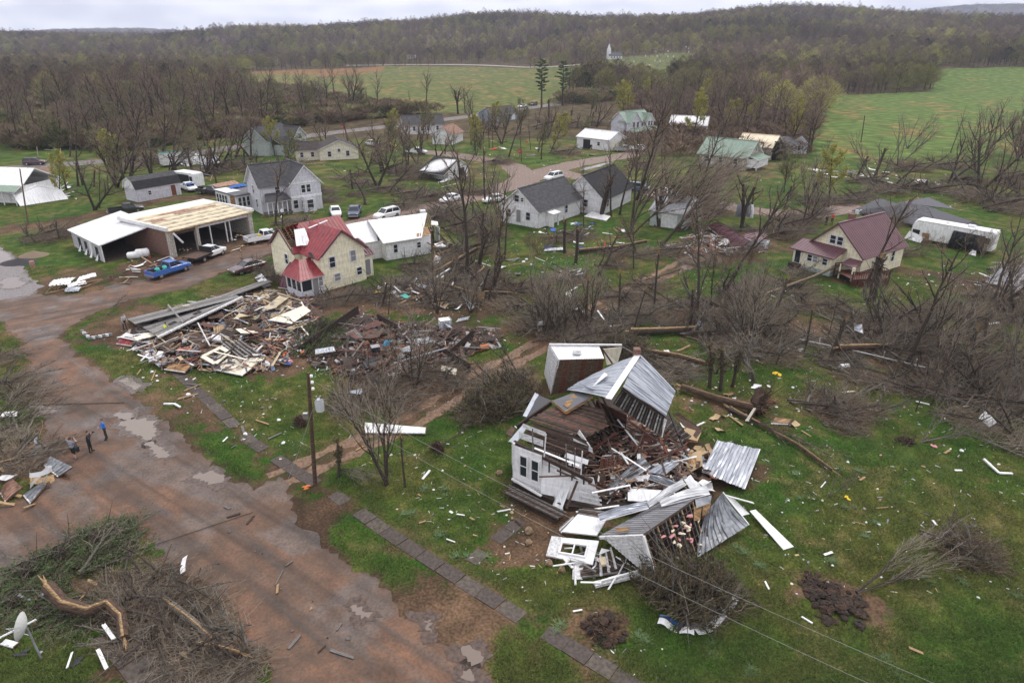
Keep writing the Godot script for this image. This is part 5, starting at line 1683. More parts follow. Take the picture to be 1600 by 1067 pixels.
# ---------------------------------------------------------------- loose debris
var landmarks:Array=[]
var shape:={}
func make_debris_shapes() -> void:
	rng.seed=400
	for i in 4:
		var b:=MB.new()
		var n:=5
		var l:=[]
		var r:=[]
		for k in n:
			var w:=-0.5+float(k)/(n-1)
			l.push_back(V(-0.5-R(0,0.09),0,w))
			r.push_back(V(0.5+R(0,0.09),0,w))
		for k in n-1:
			b.quad(l[k+1]+V(0,0.5,0),r[k+1]+V(0,0.5,0),r[k]+V(0,0.5,0),l[k]+V(0,0.5,0))
			b.quad(l[k]-V(0,0.5,0),r[k]-V(0,0.5,0),r[k+1]-V(0,0.5,0),l[k+1]-V(0,0.5,0))
		for q in [[l[0],r[0],-1],[l[n-1],r[n-1],1]]:
			var a:Vector3=q[0]
			var c:Vector3=q[1]
			var y:=V(0,0.5,0)
			if q[2]>0:b.quad(a-y,c-y,c+y,a+y)
			else:b.quad(c-y,a-y,a+y,c+y)
		shape["plank%d" % i]=b.done()
	for i in 4:
		var b:=MB.new()
		var s:=[]
		var fold:=R(0.25,0.75)
		for u in 7:
			var row:=[]
			for w in 4:
				var x:=u/6.0
				var z:=w/3.0
				var y:=R(-0.03,0.03)+0.35*maxf(0.0,x-fold)*(1.0+0.6*z)+0.12*sin(x*5+i)*z
				row.push_back(V(x-0.5+R(-0.03,0.03),y,z-0.5+R(-0.05,0.05)))
			s.push_back(row)
		for u in 6:
			for w in 3:b.quad(s[u][w],s[u][w+1],s[u+1][w+1],s[u+1][w])
		shape["sheet%d" % i]=b.done()
	for i in 3:
		var b:=MB.new()
		var p:=Vector3.ZERO
		var a:=0.0
		var prev:=[V(0,0,-0.5),V(0,0.05,0.5)]
		for u in 9:
			a+=R(-0.15,0.42)*(1 if i!=1 else -0.6)
			p+=V(cos(a),maxf(0.0,sin(a))*0.8,sin(a*1.7)*0.5)*0.125
			var now:=[p+V(0,0,-0.12),p+V(0,0.09,0.12)]
			if u:b.quad(prev[0],prev[1],now[1],now[0])
			prev=now
		shape["strip%d" % i]=b.done()
	for i in 4:
		var b:=MB.new()
		var g:=[]
		for u in 6:
			var row:=[]
			for w in 9:
				var k:=R(0.65,1.15)
				row.push_back(V(sin(PI*u/5)*cos(TAU*w/9)*0.5*k,cos(PI*u/5)*0.5*R(0.7,1.1),sin(PI*u/5)*sin(TAU*w/9)*0.5*k))
			g.push_back(row)
		for u in 5:
			for w in 9:b.quad(g[u][w],g[u][(w+1) % 9],g[u+1][(w+1) % 9],g[u+1][w])
		shape["lump%d" % i]=b.done()
func lmk(called:String,p:Vector3) -> void:
	landmarks.push_back([called,p])
func mark(o:Node3D,what:String,category:String,where:="") -> void:
	# what it is; what it lies beside is added when all is placed
	o.set_meta("category",category)
	o.set_meta("label",what)
	marked.push_back([o,what,where])
func near_words(p:Vector3) -> Array:
	var best:=1e9
	var words:=""
	for l in landmarks:
		var d:float=(p-l[1]).length()
		if d<best:
			best=d
			var v:Vector3=p-l[1]
			var dir:="in front of"
			if absf(v.x)>absf(v.z):dir="right of" if v.x>0 else "left of"
			elif v.z<0:dir="beyond"
			words=dir+" "+l[0]
	return [words,best]
const ORDER:=["nearest one","second nearest","third nearest","fourth nearest","fifth nearest","sixth nearest","seventh nearest","eighth nearest","ninth nearest","tenth nearest"]
func finish_labels() -> void:
	var by:={}
	for m in marked:
		var p:Vector3=m[0].position
		if m[0].has_meta("centre"):p=m[0].get_meta("centre")
		var w:=near_words(p)
		var s:String=m[1]+" "+w[0]
		if not by.has(s):by[s]=[]
		by[s].push_back([w[1],m[0]])
	for s in by:
		var a:Array=by[s]
		a.sort_custom(func(x,y):return x[0]<y[0])
		for i in a.size():
			var o:Node3D=a[i][1]
			if a.size()==1:o.set_meta("label",s)
			elif i<ORDER.size():o.set_meta("label",s+", "+ORDER[i])
			else:o.set_meta("label",s+", %d%s nearest" % [i+1,"th" if (i+1) % 10>3 or (i+1) % 10==0 or i<20 else ["st","nd","rd"][i % 10]])
			if a.size()>1 or not o.has_meta("group"):o.set_meta("group",a[0][1].get_meta("category")+"s strewn by the storm")
	for m in marked:
		if m[0].has_meta("centre"):m[0].remove_meta("centre")
func scrap(kind:String,at:Vector3,size:Vector3,turn:float,tilt:float,m:String,what:="") -> Node3D:
	var o:=MeshInstance3D.new()
	var wood:String="lath" if size.z<0.1 else ("board" if size.z>0.17 else "splintered_timber")
	var base:String={"plank":wood,"sheet":"bent_sheet","strip":"curled_strip","lump":"crumpled_scrap" if not m.begins_with("cloth_") else ("cloth_scrap" if size.x>0.3 else "paper_scrap")}[kind]
	o.name=nmb(base)
	o.mesh=shape[kind+str(rng.randi() % (3 if kind=="strip" else 4))]
	o.material_override=M[m]
	var b:=Basis(Vector3.UP,turn)*Basis(V(0,0,1),tilt)*Basis(V(1,0,0),R(-0.25,0.25)*(1.0 if absf(tilt)>0.05 else 0.15))
	o.transform=Transform3D(b.scaled_local(size),at)
	add_child(o)
	if what:mark(o,what.replace("splintered plank",{"lath":"thin lath","board":"torn board","splintered_timber":"splintered timber"}[wood]),{"plank":wood.replace("splintered_",""),"sheet":"sheet","strip":"metal strip","lump":"scrap"}[kind])
	return o
const TONES:={"white_paint":"white","peeled_white":"peeling white","brown_wood":"brown","dark_wood":"dark brown","red_wood":"red-brown","red_wood_bright":"orange-brown","grey_wood":"grey","pine":"pale pine","fresh_split":"fresh-split","ply":"tan plywood","tan_board":"tan",
	"white_metal":"white","grey_metal":"grey","dull_metal":"dull grey","rust_metal":"rusty","maroon_metal":"maroon","old_planks":"weathered","foam_white":"white","cloth_blue":"blue","cloth_red":"red","cloth_yellow":"yellow","cloth_cyan":"light blue","cloth_orange":"orange","cloth_navy":"navy",
	"cloth_teal":"teal","cloth_pink":"pink","cloth_black":"black","cloth_grey":"grey","cloth_white":"white","cloth_cream":"cream","cloth_tan":"tan","tar":"black","cream_metal":"cream","red_metal":"red","shingle_pale":"grey shingled","brick_wall":"red brick","cream_siding":"cream","cloth_lime":"lime"}
func sct(poly:PackedVector2Array,n:int,kinds:Array,tones:Array,big:float,hill:float,lie:=0.35) -> void:
	# n single pieces over that outline,heaped up to hill metres in the middle
	var lo:=Vector2(1e9,1e9)
	var hi:=-lo
	var c:=Vector2.ZERO
	for p in poly:
		lo=lo.min(p)
		hi=hi.max(p)
		c+=p/poly.size()
	var ext:=maxf((hi-lo).x,(hi-lo).y)*0.5
	var k:=0
	var tries:=0
	while k<n and tries<n*30:
		tries+=1
		var p:=Vector2(R(lo.x,hi.x),R(lo.y,hi.y))
		if not inside(p,poly):continue
		k+=1
		var r:=p.distance_to(c)/ext
		var y:=hill*maxf(0.0,1.0-r*r)*R(0.55,1.0)+0.05
		var kind:String=kinds[rng.randi() % kinds.size()]
		var m:String=tones[rng.randi() % tones.size()]
		if kind=="plank" and m.begins_with("cloth_"):kind="lump"
		var s:=Vector3.ONE
		var tilt:=R(-lie,lie) if hill>0.1 else R(-0.06,0.06)
		match kind:
			"plank":s=V(R(0.6,1.0)*R(0.9,3.2)*big,R(0.03,0.06),R(0.07,0.24)*(0.55+0.45*minf(big,1.0)))
			"sheet":s=V(R(0.7,1.9)*big,R(0.4,0.9),R(0.5,1.2)*big)
			"strip":s=V(R(1.2,2.6)*big,R(0.5,0.9),R(0.8,1.3))
			"lump":
				var q:=R(0.2,0.62)*big*R(0.6,1.0)
				s=V(q*R(0.8,1.5),q*R(0.4,0.8),q)
				if hill<0.1:y=s.y*0.35
		if kind=="plank":y+=0.5*s.x*absf(sin(tilt))
		if kind=="sheet" and hill<0.1:y=0.08
		var noun:String={"plank":"splintered plank","sheet":"bent sheet","strip":"curled metal strip","lump":"crumpled scrap"}[kind]
		scrap(kind,V(p.x,y,p.y),s,R(0,TAU),tilt,m,TONES[m]+" "+noun)
func rbl(called:String,label:String,poly:PackedVector2Array,n:int,cols:Array,hill:float,size:float) -> void:
	# the fine broken stuff under and between the single pieces
	var lo:=Vector2(1e9,1e9)
	var hi:=-lo
	var c:=Vector2.ZERO
	for p in poly:
		lo=lo.min(p)
		hi=hi.max(p)
		c+=p/poly.size()
	var ext:=maxf((hi-lo).x,(hi-lo).y)*0.5
	var b:=MB.new()
	var k:=0
	var tries:=0
	while k<n and tries<n*30:
		tries+=1
		var p:=Vector2(R(lo.x,hi.x),R(lo.y,hi.y))
		if not inside(p,poly):continue
		k+=1
		var r:=p.distance_to(c)/ext
		var y:=hill*maxf(0.0,1.0-r*r)*R(0.1,0.95)+0.03
		b.paint(cols[rng.randi() % cols.size()]*R(0.6,1.25))
		var bt:=Basis.from_euler(V(R(-0.5,0.5),R(0,TAU),R(-0.45,0.45)))
		b.box(Transform3D(bt,V(p.x,y,p.y)),V(R(0.15,1.7)*size,R(0.02,0.06),(R(0.05,0.17) if k % 9 else R(0.2,0.6))*size))
	var m:=mat(called,Color.WHITE,.85)
	m.vertex_color_use_as_albedo=true
	tag(obj(called,b,m),label,"rubble","","stuff")
func wpt(t:Node3D,called:String,p:Array,thick:float,m:String) -> MeshInstance3D:
	var b:=mb(t)
	b.plate(p,thick)
	return obj(called,b,M[m],t)
func wbm(t:Node3D,called:String,p:Vector3,q:Vector3,w:float,h:float,m:String) -> MeshInstance3D:
	var b:=mb(t)
	b.beam(p,q,w,h)
	return obj(called,b,M[m],t)
func wrib(t:Node3D,called:String,a:Vector3,b:Vector3,d:Vector3,e:Vector3,n:int,deep:float,m:String,sag:=0.0,steps:=1) -> MeshInstance3D:
	var k:=mb(t)
	k.rbd(a,b,d,e,n,deep,sag,steps)
	return obj(called,k,M[m],t)
func bds(t:Node3D,called:String,a:Vector3,b:Vector3,d:Vector3,e:Vector3,n:int,tones:Array,thick:=0.03,gap:=0.06,ragged_ends:=0.0,lift:=0.0) -> void:
	# n single bds side by side from edge a-e to edge b-d
	var m:=(b-a).cross(e-a).normalized()
	for i in n:
		var f:=(i+gap)/n
		var g:=(i+1-gap)/n
		var l:=R(-ragged_ends,ragged_ends)
		var r:=R(-ragged_ends,ragged_ends)
		var up:=m*R(-lift,lift)
		var p:=a.lerp(e,f).lerp(b.lerp(d,f),clampf(l,-0.2,0.4) if l>0 else 0.0)+up
		var q:=a.lerp(e,f).lerp(b.lerp(d,f),1.0-maxf(0.0,r))+up
		var s:=a.lerp(e,g).lerp(b.lerp(d,g),1.0-maxf(0.0,r*0.8))+up
		var u:=a.lerp(e,g).lerp(b.lerp(d,g),maxf(0.0,l*0.8))+up
		var k:=mb(t)
		k.plate([p,q,s,u],thick)
		obj(called,k,M[tones[i % tones.size()]],t)
func build_wreck() -> void:
	rng.seed=411
	# ------------------------------------------------ the collapsed white house in front
	var t:=thing("collapsed_house","collapsed white clapboard house with grey metal roof and red-brown rooms torn open","house",V(5.89,0,-40.64))
	# floor and foundation
	wpt(t,"floor",[V(0,0.35,-38.85),V(3.31,0.35,-36.19),V(7.76,0.35,-35.54),V(12.79,0.35,-39.37),V(13.09,0.35,-46.67),V(10.16,0.35,-52.03),V(4.17,0.35,-48.7)],0.35,"dark_wood")
	# front wall: window bay,then the leaning siding
	var wl:=[V(0.17,0.3,-38.92),V(1.96,0.3,-37.69)]
	var k:=mb(t)
	k.lpd(wl[0],wl[1],Vector3.UP,2.9,0.13)
	obj("wall",k,M.white_siding,t)
	k=mb(t)
	k.lpd(V(0,0.3,-41.24),V(0.17,0.3,-38.92),Vector3.UP,2.9,0.13)
	obj("wall",k,M.peeled_white,t)
	var dx:Vector3=(wl[1]-wl[0]).normalized()
	var ang:=atan2(-dx.z,dx.x)
	for f in [0.36,0.78]:
		var wp:Vector3=wl[0].lerp(wl[1],f)+V(0,1.55,0)-t.position+dx.cross(Vector3.UP)*0.03
		win(t,wp,ang,0.52,1.55,"white_paint","glass")
	wbm(t,"corner_board",V(0.13,0.2,-39.06),V(0.13,0.2,-39.06)+V(0,3.1,0),0.16,0.16,"white_paint")
	wbm(t,"sill_board",wl[0]+V(0,0.05,0.08),wl[1]+V(0,0.05,0.08),0.2,0.12,"peeled_white")
	k=mb(t)
	k.lpd(V(1.91,0.4,-37.42),V(5.68,0.5,-35.99),(V(1.95,1.9,-37.96)-V(1.91,0.4,-37.42)).normalized(),1.75,0.13,0.05,0.5)
	obj("wall",k,M.white_siding,t)
	bds(t,"plank",V(4.35,0.6,-36.33),V(5.84,0.5,-35.93),V(5.67,1.3,-36.26),V(4.25,1.5,-36.54),6,["white_siding","peeled_white"],0.03,0.1,0.35)
	bds(t,"plank",V(1.99,2,-37.96),V(4.81,2,-36.19),V(4.79,2.5,-36.24),V(2.03,2.6,-38.26),2,["white_siding"],0.04,0.05)
	for i in 4:
		wbm(t,"stud",V(2.43,2,-37.52).lerp(V(4.57,2,-36.19),i/3.0),V(2.43,2,-37.52).lerp(V(4.57,2,-36.19),i/3.0)+V(0,1.2,-0.1),0.06,0.1,"dark_wood")
	wbm(t,"beam",V(0.13,3.2,-39.27),V(4.99,2.7,-35.55),0.22,0.25,"dark_wood")
	wbm(t,"beam",V(0.26,3,-39.19),V(2.09,2.9,-37.81),0.1,0.2,"peeled_white")
	# upper wall: bds torn away between studs
	for q in [[V(0.47,3.4,-39.51),V(2.07,3.3,-38.56),0.45],[V(0.73,4.1,-39.67),V(2.24,3.9,-38.87),0.3],[V(4.06,3.6,-38.71),V(5.26,3.3,-37.95),0.25]]:
		k=mb(t)
		k.lpd(q[0],q[1],V(0,0.98,-0.2).normalized(),q[2],0.12)
		obj("torn_siding",k,M.peeled_white,t)
	bds(t,"plank",V(3.75,3.4,-39.03),V(5.27,3.2,-37.95),V(5.21,3.6,-37.94),V(3.71,3.8,-39.19),3,["peeled_white"],0.03,0.06,0.25)
	wpt(t,"torn_gable",[V(4.35,3.9,-39.27),V(5.27,3.2,-37.95),V(5.05,3.7,-38.09),V(4.46,4.2,-39.18)],0.05,"peeled_white")
	bds(t,"bent_board",V(3.43,2.9,-37.88),V(4.89,2.7,-37.3),V(4.98,3,-37.51),V(3.52,3.2,-38.1),1,["white_siding"],0.06)
	bds(t,"bent_board",V(3.68,2.5,-37.59),V(4.49,2.4,-37.3),V(4.58,2.7,-37.52),V(3.77,2.8,-37.88),1,["white_siding"],0.06)
	for q in [[(834),0.0],[(852),0.0],[(886),0.0],[(898),0.0],[(908),0.0]]:
		var f:float=(q[0]-804.0)/120.0
		var p:Vector3=V(0.17,3.3,-39.11).lerp(V(4.99,2.8,-35.54),f)
		wbm(t,"stud",p,p+V(R(-0.1,0.1),1.5,-0.35),0.07,0.12,"grey_wood" if int(q[0]) % 4 else "peeled_white")
	# attic floor and the bds above the front rooms
	bds(t,"plank",V(1.14,4.2,-40.6),V(5,3.8,-38.87),V(6.53,4.4,-39.51),V(2.81,4.5,-41.84),9,["brown_wood","dark_wood","brown_wood","red_wood"],0.04,0.04,0.05,0.05)
	bds(t,"plank",V(1.76,2.6,-40.3),V(4.48,2.4,-38.64),V(5.95,2.6,-40.3),V(2.74,2.6,-42.17),8,["dark_wood","brown_wood"],0.04,0.05,0.15,0.03)
	bds(t,"plank",V(2.8,4.5,-41.66),V(6.43,4.3,-39.67),V(6.27,4.9,-40.69),V(3.78,4.7,-42.4),7,["dark_wood","brown_wood"],0.04,0.04,0.05,0.03)
	bds(t,"wall_board",V(0.65,2.9,-39.83),V(4.82,2.6,-37.81),V(5.1,3.9,-38.24),V(1.31,4.15,-40.43),9,["dark_wood","brown_wood","dark_wood"],0.04,0.05,0.12,0.06)
	wbm(t,"roof_edge",V(2.77,4.3,-42.66),V(0.35,3.4,-40.92),0.12,0.3,"dark_wood")
	wbm(t,"roof_edge",V(3.67,4.6,-40.78),V(5.58,5.3,-41.77),0.08,0.22,"ply")
	wbm(t,"roof_edge",V(2.84,4.6,-42.4),V(3.67,4.6,-40.78),0.08,0.2,"ply")
	wpt(t,"shingle_patch",[V(2.83,4.7,-42.31),V(3.67,4.7,-40.78),V(5.47,5.4,-41.59),V(4.78,5.1,-43.09)],0.06,"shingle_pale")
	wpt(t,"bare_deck",[V(3.54,4.85,-41.49),V(3.81,4.85,-41.04),V(4.55,5.15,-42.05),V(4.33,5.1,-42.61)],0.05,"ply")
	wpt(t,"shingle_patch",[V(1.7,4,-44.56),V(2.93,4.2,-43.03),V(1.57,3.8,-41.72),V(0.99,3.6,-41.89)],0.08,"shingle_grey")
	wpt(t,"flashing",[V(1.7,4.1,-44.57),V(1.97,4.1,-44.27),V(1.03,3.7,-41.72),V(0.76,3.7,-41.9)],0.03,"grey_metal")
	wpt(t,"flashing",[V(0.8,3.6,-40.93),V(1.05,3.6,-40.5),V(0.26,3.1,-39.19),V(-0.22,3.1,-39.51)],0.04,"grey_metal")
	wpt(t,"eave_end",[V(-0.44,3.2,-40.24),V(0,3.4,-40.84),V(0.26,3.4,-40.58),V(0,3.2,-39.83)],0.1,"brown_wood")
	# the rooms inside
	bds(t,"wall_board",V(6.02,3.4,-43.33),V(8.05,3,-41.85),V(7.78,4.6,-40.52),V(5.86,5,-41.77),12,["red_wood","red_wood","brown_wood"],0.04,0.01)
	wpt(t,"inner_wall",[V(8.05,3,-41.85),V(8.07,1.4,-42.21),V(7.78,4.6,-40.52)],0.05,"red_wood")
	wpt(t,"inner_wall",[V(5.85,1,-42.84),V(8.33,0.6,-42.61),V(8.01,3.2,-41.69),V(5.95,3.6,-42.79)],0.06,"inside_shade")  # near-black sheet, darkness of the torn rooms put into its colour
	wpt(t,"inner_wall",[V(4.82,0.5,-41.51),V(6.2,0.5,-43.63),V(6.02,3.2,-43.22),V(4.68,3.2,-41.17)],0.06,"dark_wood")
	for i in 9:wbm(t,"rafter",V(3.53,4.6,-41.22).lerp(V(6.19,5.4,-41.77),i/8.0),V(5.29,2.2,-40.12).lerp(V(7.89,2,-41.25),i/8.0),0.06,0.12,"brown_wood" if i % 2 else "dark_wood")
	# main roof,two metal slopes on their ridge
	wrib(t,"roof",V(3.91,4.9,-43.56),V(6.43,6.1,-40.12),V(9.34,6.4,-46.21),V(4.98,4.7,-45.15),1,0.0,"dark_wood")
	wrib(t,"roof",V(5,4.8,-44.96),V(3.94,5,-43.37),V(6.4,6.2,-39.94),V(9.19,6.5,-45.89),14,0.035,"grey_metal",0.12,4)
	wrib(t,"roof",V(10.67,4.1,-41.21),V(12.08,4.2,-44.68),V(9.5,6.5,-46.34),V(7.56,6.2,-41.48),14,0.035,"grey_metal",0.05,3)
	wpt(t,"roof_boards",[V(10.63,4,-41.2),V(12.04,4.1,-44.67),V(9.46,6.35,-46.32),V(7.51,6.1,-41.39)],0.1,"dark_wood")
	wbm(t,"ridge_cap",V(9.32,6.6,-45.9),V(6.37,6.25,-39.76),0.42,0.06,"white_metal")
	wpt(t,"peeled_sheet",[V(5.69,5.75,-42.53),V(6.65,6.1,-43.93),V(6.73,6.4,-42.93),V(5.58,5.7,-42.34)],0.03,"white_metal")
	wpt(t,"peeled_sheet",[V(4.88,5.1,-44.27),V(5.62,5.6,-42.72),V(6.12,5.9,-41.4),V(5.31,5.9,-41.96)],0.03,"grey_metal")
	k=mb(t)
	k.bx(V(9.25,6.6,-46.01).x,6.7,V(9.25,6.6,-46.01).z,0.5,0.7,0.5)
	obj("chimney",k,M.brick_wall,t)
	wbm(t,"verge_board",V(7.6,6.05,-41.67),V(10.67,3.95,-41.38),0.06,0.2,"ply")
	# slats under the broken gable end
	bds(t,"slat",V(6.93,4.9,-41.4),V(10.24,2.9,-40.31),V(10.68,3.85,-41.37),V(7.6,5.95,-41.68),1,["inside_shade"],0.02)  # no slat: a dark backing, the shade in the gaps as colour
	for i in 17:
		var f:=(i+0.5)/17.0
		wbm(t,"slat",V(6.97,5,-41.4).lerp(V(10.23,3,-40.32),f),V(7.6,6,-41.67).lerp(V(10.67,3.9,-41.38),f),0.1,0.06,["grey_wood","dark_wood","old_planks"][i % 3])
	wpt(t,"gable_board",[V(10.07,2.9,-40.81),V(10.3,2.9,-40.4),V(10.65,3.9,-41.03),V(10.44,3.9,-41.55)],0.08,"peeled_white")
	# fallen floor with its joists,right of the rooms
	for i in 13:wbm(t,"joist",V(10.11,1.2,-41.93).lerp(V(11.2,0.8,-42.13),i/12.0),V(12.02,1.6,-44.56).lerp(V(13.35,0.9,-43.8),i/12.0),0.07,0.14,"dark_wood" if i % 3 else "grey_wood")
	wpt(t,"brown_panel",[V(12.46,1.4,-46.06),V(12.84,1.6,-46.1),V(14.42,0.9,-44.61),V(13.77,0.6,-43.83)],0.06,"brown_wood")
	wpt(t,"brown_panel",[V(13.1,1,-44.82),V(14.28,0.8,-44.41),V(13.83,0.5,-43.63),V(12.72,0.7,-43.85)],0.06,"cloth_tan")
	wpt(t,"brown_panel",[V(10.09,0.8,-42.13),V(12.55,0.6,-41.27),V(11.61,0.5,-39.69),V(9.5,0.6,-40.79)],0.06,"brown_wood")
	wpt(t,"tan_panel",[V(12.17,0.9,-41.14),V(13.56,1,-41.65),V(13.36,0.6,-40.31),V(12.2,0.5,-39.53)],0.06,"cloth_tan")
	wpt(t,"fallen_door",[V(8.86,2.3,-41.53),V(9.8,2.5,-41.55),V(10.13,0.8,-40.18),V(9.05,0.8,-40.65)],0.06,"red_wood")
	wbm(t,"conduit",V(11.51,3,-43.66),V(12.56,0.6,-40),0.12,0.12,"black_plastic")
	bds(t,"slat",V(6,2,-39.4),V(5.98,1.1,-38.82),V(7.59,0.9,-38.44),V(7.55,1.9,-39.24),15,["red_wood_bright","red_wood_bright","red_wood"],0.03,0.12,0.2,0.05)
	wpt(t,"cabinet_side",[V(5.62,1.2,-38.68),V(6.38,1.1,-38.52),V(6.23,0.5,-37.77),V(5.55,0.5,-38.2)],0.3,"brown_wood")
	wpt(t,"fallen_wall",[V(7.61,0.9,-37.22),V(9.8,0.9,-37.01),V(8.99,0.6,-36.13),V(7.5,0.6,-36.33)],0.08,"white_siding")
	wpt(t,"fallen_wall",[V(8.02,1.3,-38.09),V(9.21,1.4,-38.09),V(9.01,1.1,-37.79),V(7.9,1.1,-37.79)],0.05,"white_siding")
	# the overturned wing: ridge,shd slope,bare rafters and the white gable
	var r0:=V(7.33,2.5,-30.73)
	var r1:=V(11.45,2.3,-34.52)
	var e0:=V(4.98,1.5,-31.77)
	var e1:=V(10.09,1.6,-35.52)
	k=mb(t)
	k.shd(e0,r0,r1,e1,20)
	obj("wing_roof",k,mat("shingle_light",lin(.44,.43,.455),.9,"speck",.9),t)
	wpt(t,"roof_boards",[e0-V(0,0.02,0),r0-V(0,0.02,0),r1-V(0,0.02,0),e1-V(0,0.02,0)],0.12,"brown_wood")
	wpt(t,"bare_patch",[V(5.98,2.12,-31.74),V(6.76,2.3,-31.64),V(6.64,2.32,-31.33),V(5.99,2.18,-31.34)],0.03,"ply")
	var g0:=V(8.19,0.1,-29.87)
	var g1:=V(12.04,0.1,-32.81)
	wpt(t,"shade_backing",[g0-V(0,0.1,0.2),g1-V(0,0.1,0.2),r1-V(0,0.25,0.15),r0-V(0,0.25,0.15)],0.05,"inside_shade")  # sheet painted near-black for the dark hollow under the rafters
	for i in 14:wbm(t,"rafter",r0.lerp(r1,(i+0.4)/14.0)-V(0,0.1,0),g0.lerp(g1,(i+0.4)/14.0+R(-0.02,0.02)),0.07,0.14,["pine","brown_wood","grey_wood"][i % 3])
	for i in 5:wbm(t,"lath",r0.lerp(g0,0.15+i*0.18)+V(0.1,-0.02,0.05),r1.lerp(g1,0.12+i*0.18)+V(0,-0.02,0.05),0.05,0.05,"dark_wood")
	wpt(t,"bare_deck",[V(10.98,2.1,-33.78),V(11.52,2,-34.03),V(11.32,1.5,-33.33),V(10.87,1.6,-33.08)],0.05,"ply")
	wpt(t,"bare_deck",[V(11.6,2,-34.03),V(12.18,1.9,-34.41),V(12.02,1.5,-33.93),V(11.49,1.6,-33.56)],0.05,"ply")
	wpt(t,"tar_paper",[V(11.16,2.3,-34.26),V(12.32,2.2,-34.78),V(12.18,1.9,-34.41),V(11.11,2.1,-33.65)],0.03,"dull_metal")
	wpt(t,"gable",[V(5.38,1.6,-31.43),V(8.14,0.05,-29.58),r0+V(0,0.02,0.12)],0.08,"peeled_white")
	k=mb(t)
	for i in 15:
		var f:=i/15.0
		var p:=V(5.38,1.62,-31.4).lerp(V(8.13,0.07,-29.56),f)
		var q:=r0.lerp(V(8.13,0.07,-29.56),f)
		k.beam(p+V(-0.02,0.04,0.06),q+V(-0.02,0.04,0.16),0.04,0.05)
	obj("clapboards",k,M.peeled_white,t)
	wbm(t,"bargeboard",V(5.06,1.65,-31.53),r0+V(0,0.1,0.2),0.12,0.16,"peeled_white")
	wbm(t,"bargeboard",r0+V(0,0.1,0.2),V(8.15,0.1,-29.47),0.12,0.16,"white_paint")
	for i in 22:
		var p:=r0.lerp(r1,R(0.15,0.95)).lerp(g0.lerp(g1,R(0.1,0.9)),R(0.2,0.9))+V(0,0.05,0.1)
		var o:=MeshInstance3D.new()
		o.name="insulation"
		o.mesh=shape["lump%d" % (i % 4)]
		o.material_override=M["cloth_pink" if i % 2 else "cloth_cream"]
		o.transform=Transform3D(Basis(Vector3.UP,R(0,6)).scaled_local(V(0.3,0.16,0.6)*R(0.5,1.1)),p-t.position)
		t.add_child(o,true)
	# white wall pieces lying in front
	wpt(t,"fallen_wall",[V(4.08,1,-34.39),V(5.76,1.2,-33.64),V(5.06,0.9,-32.54),V(3.03,0.6,-33.25)],0.1,"white_siding")
	bds(t,"plank",V(4.23,1,-35.15),V(5.76,1.2,-34.63),V(5.73,1.2,-33.71),V(4.08,1,-34.45),5,["dark_wood","grey_wood","brown_wood"],0.05,0.06,0.2)
	bds(t,"plank",V(2.95,0.5,-33.26),V(4.13,0.9,-34.45),V(3.84,0.8,-34.71),V(2.84,0.4,-33.85),4,["peeled_white","grey_wood"],0.04,0.05,0.15)
	var f0:=[V(2.37,0.75,-32.72),V(5.11,1,-32.03),V(4.62,0.45,-30.66),V(1.99,0.3,-31.57)]
	for q in [[0.0,0.0,1.0,0.26],[0.0,0.76,1.0,1.0],[0.0,0.26,0.26,0.76],[0.8,0.26,1.0,0.76]]:
		var c:=[]
		for s in [[0,1],[2,1],[2,3],[0,3]]:c.push_back(f0[0].lerp(f0[1],q[s[0]]).lerp(f0[3].lerp(f0[2],q[s[0]]),q[s[1]]))
		wpt(t,"window_wall",[c[0],c[3],c[2],c[1]],0.12,"white_paint")
	wpt(t,"clapboard_edge",[f0[0].lerp(f0[1],0.0)+V(0,0.03,0),f0[3]+V(0,0.03,0),f0[3].lerp(f0[2],0.22)+V(0,0.03,0),f0[0].lerp(f0[1],0.22)+V(0,0.03,0)],0.03,"peeled_white")
	for s in [0.26,0.53,0.8]:wbm(t,"sash",f0[0].lerp(f0[1],s).lerp(f0[3].lerp(f0[2],s),0.26)+V(0,0.03,0),f0[0].lerp(f0[1],s).lerp(f0[3].lerp(f0[2],s),0.76)+V(0,0.03,0),0.08,0.08,"white_paint")
	for s in [0.26,0.76]:wbm(t,"sash",f0[0].lerp(f0[1],0.24).lerp(f0[3].lerp(f0[2],0.24),s)+V(0,0.03,0),f0[0].lerp(f0[1],0.82).lerp(f0[3].lerp(f0[2],0.82),s)+V(0,0.03,0),0.1,0.08,"white_paint")
	bds(t,"plank",V(3.48,0.25,-30.99),V(3.36,0.1,-29.87),V(4.04,0.1,-29.87),V(4.21,0.3,-30.93),1,["peeled_white"],0.05)
	bds(t,"plank",V(4.82,0.5,-31.24),V(4.53,0.1,-30.02),V(6.1,0.1,-30.12),V(5.77,1,-31.64),7,["peeled_white","brown_wood","peeled_white","dark_wood"],0.05,0.14,0.15,0.12)
	bds(t,"plank",V(3.87,0.2,-30.78),V(6.52,0.3,-31.36),V(6.49,0.1,-30.32),V(3.9,0.1,-29.87),6,["brown_wood","dark_wood","grey_wood"],0.08,0.1,0.1)
	wpt(t,"triangle_scrap",[V(5.18,1,-31.37),V(5.69,0.95,-31.26),V(5,0.85,-31)],0.04,"white_paint")
	wpt(t,"step",[V(4.98,0.7,-30.8),V(5.34,0.8,-30.79),V(5.38,0.6,-30.39),V(5.08,0.6,-30.29)],0.2,"tan_board")
	wbm(t,"fallen_cornice",V(4.59,0.2,-29.32),V(7.23,0.35,-30.05),0.35,0.18,"peeled_white")
	wbm(t,"fallen_cornice",V(4.98,0.4,-29.4),V(7.13,0.6,-29.98),0.1,0.12,"white_paint")
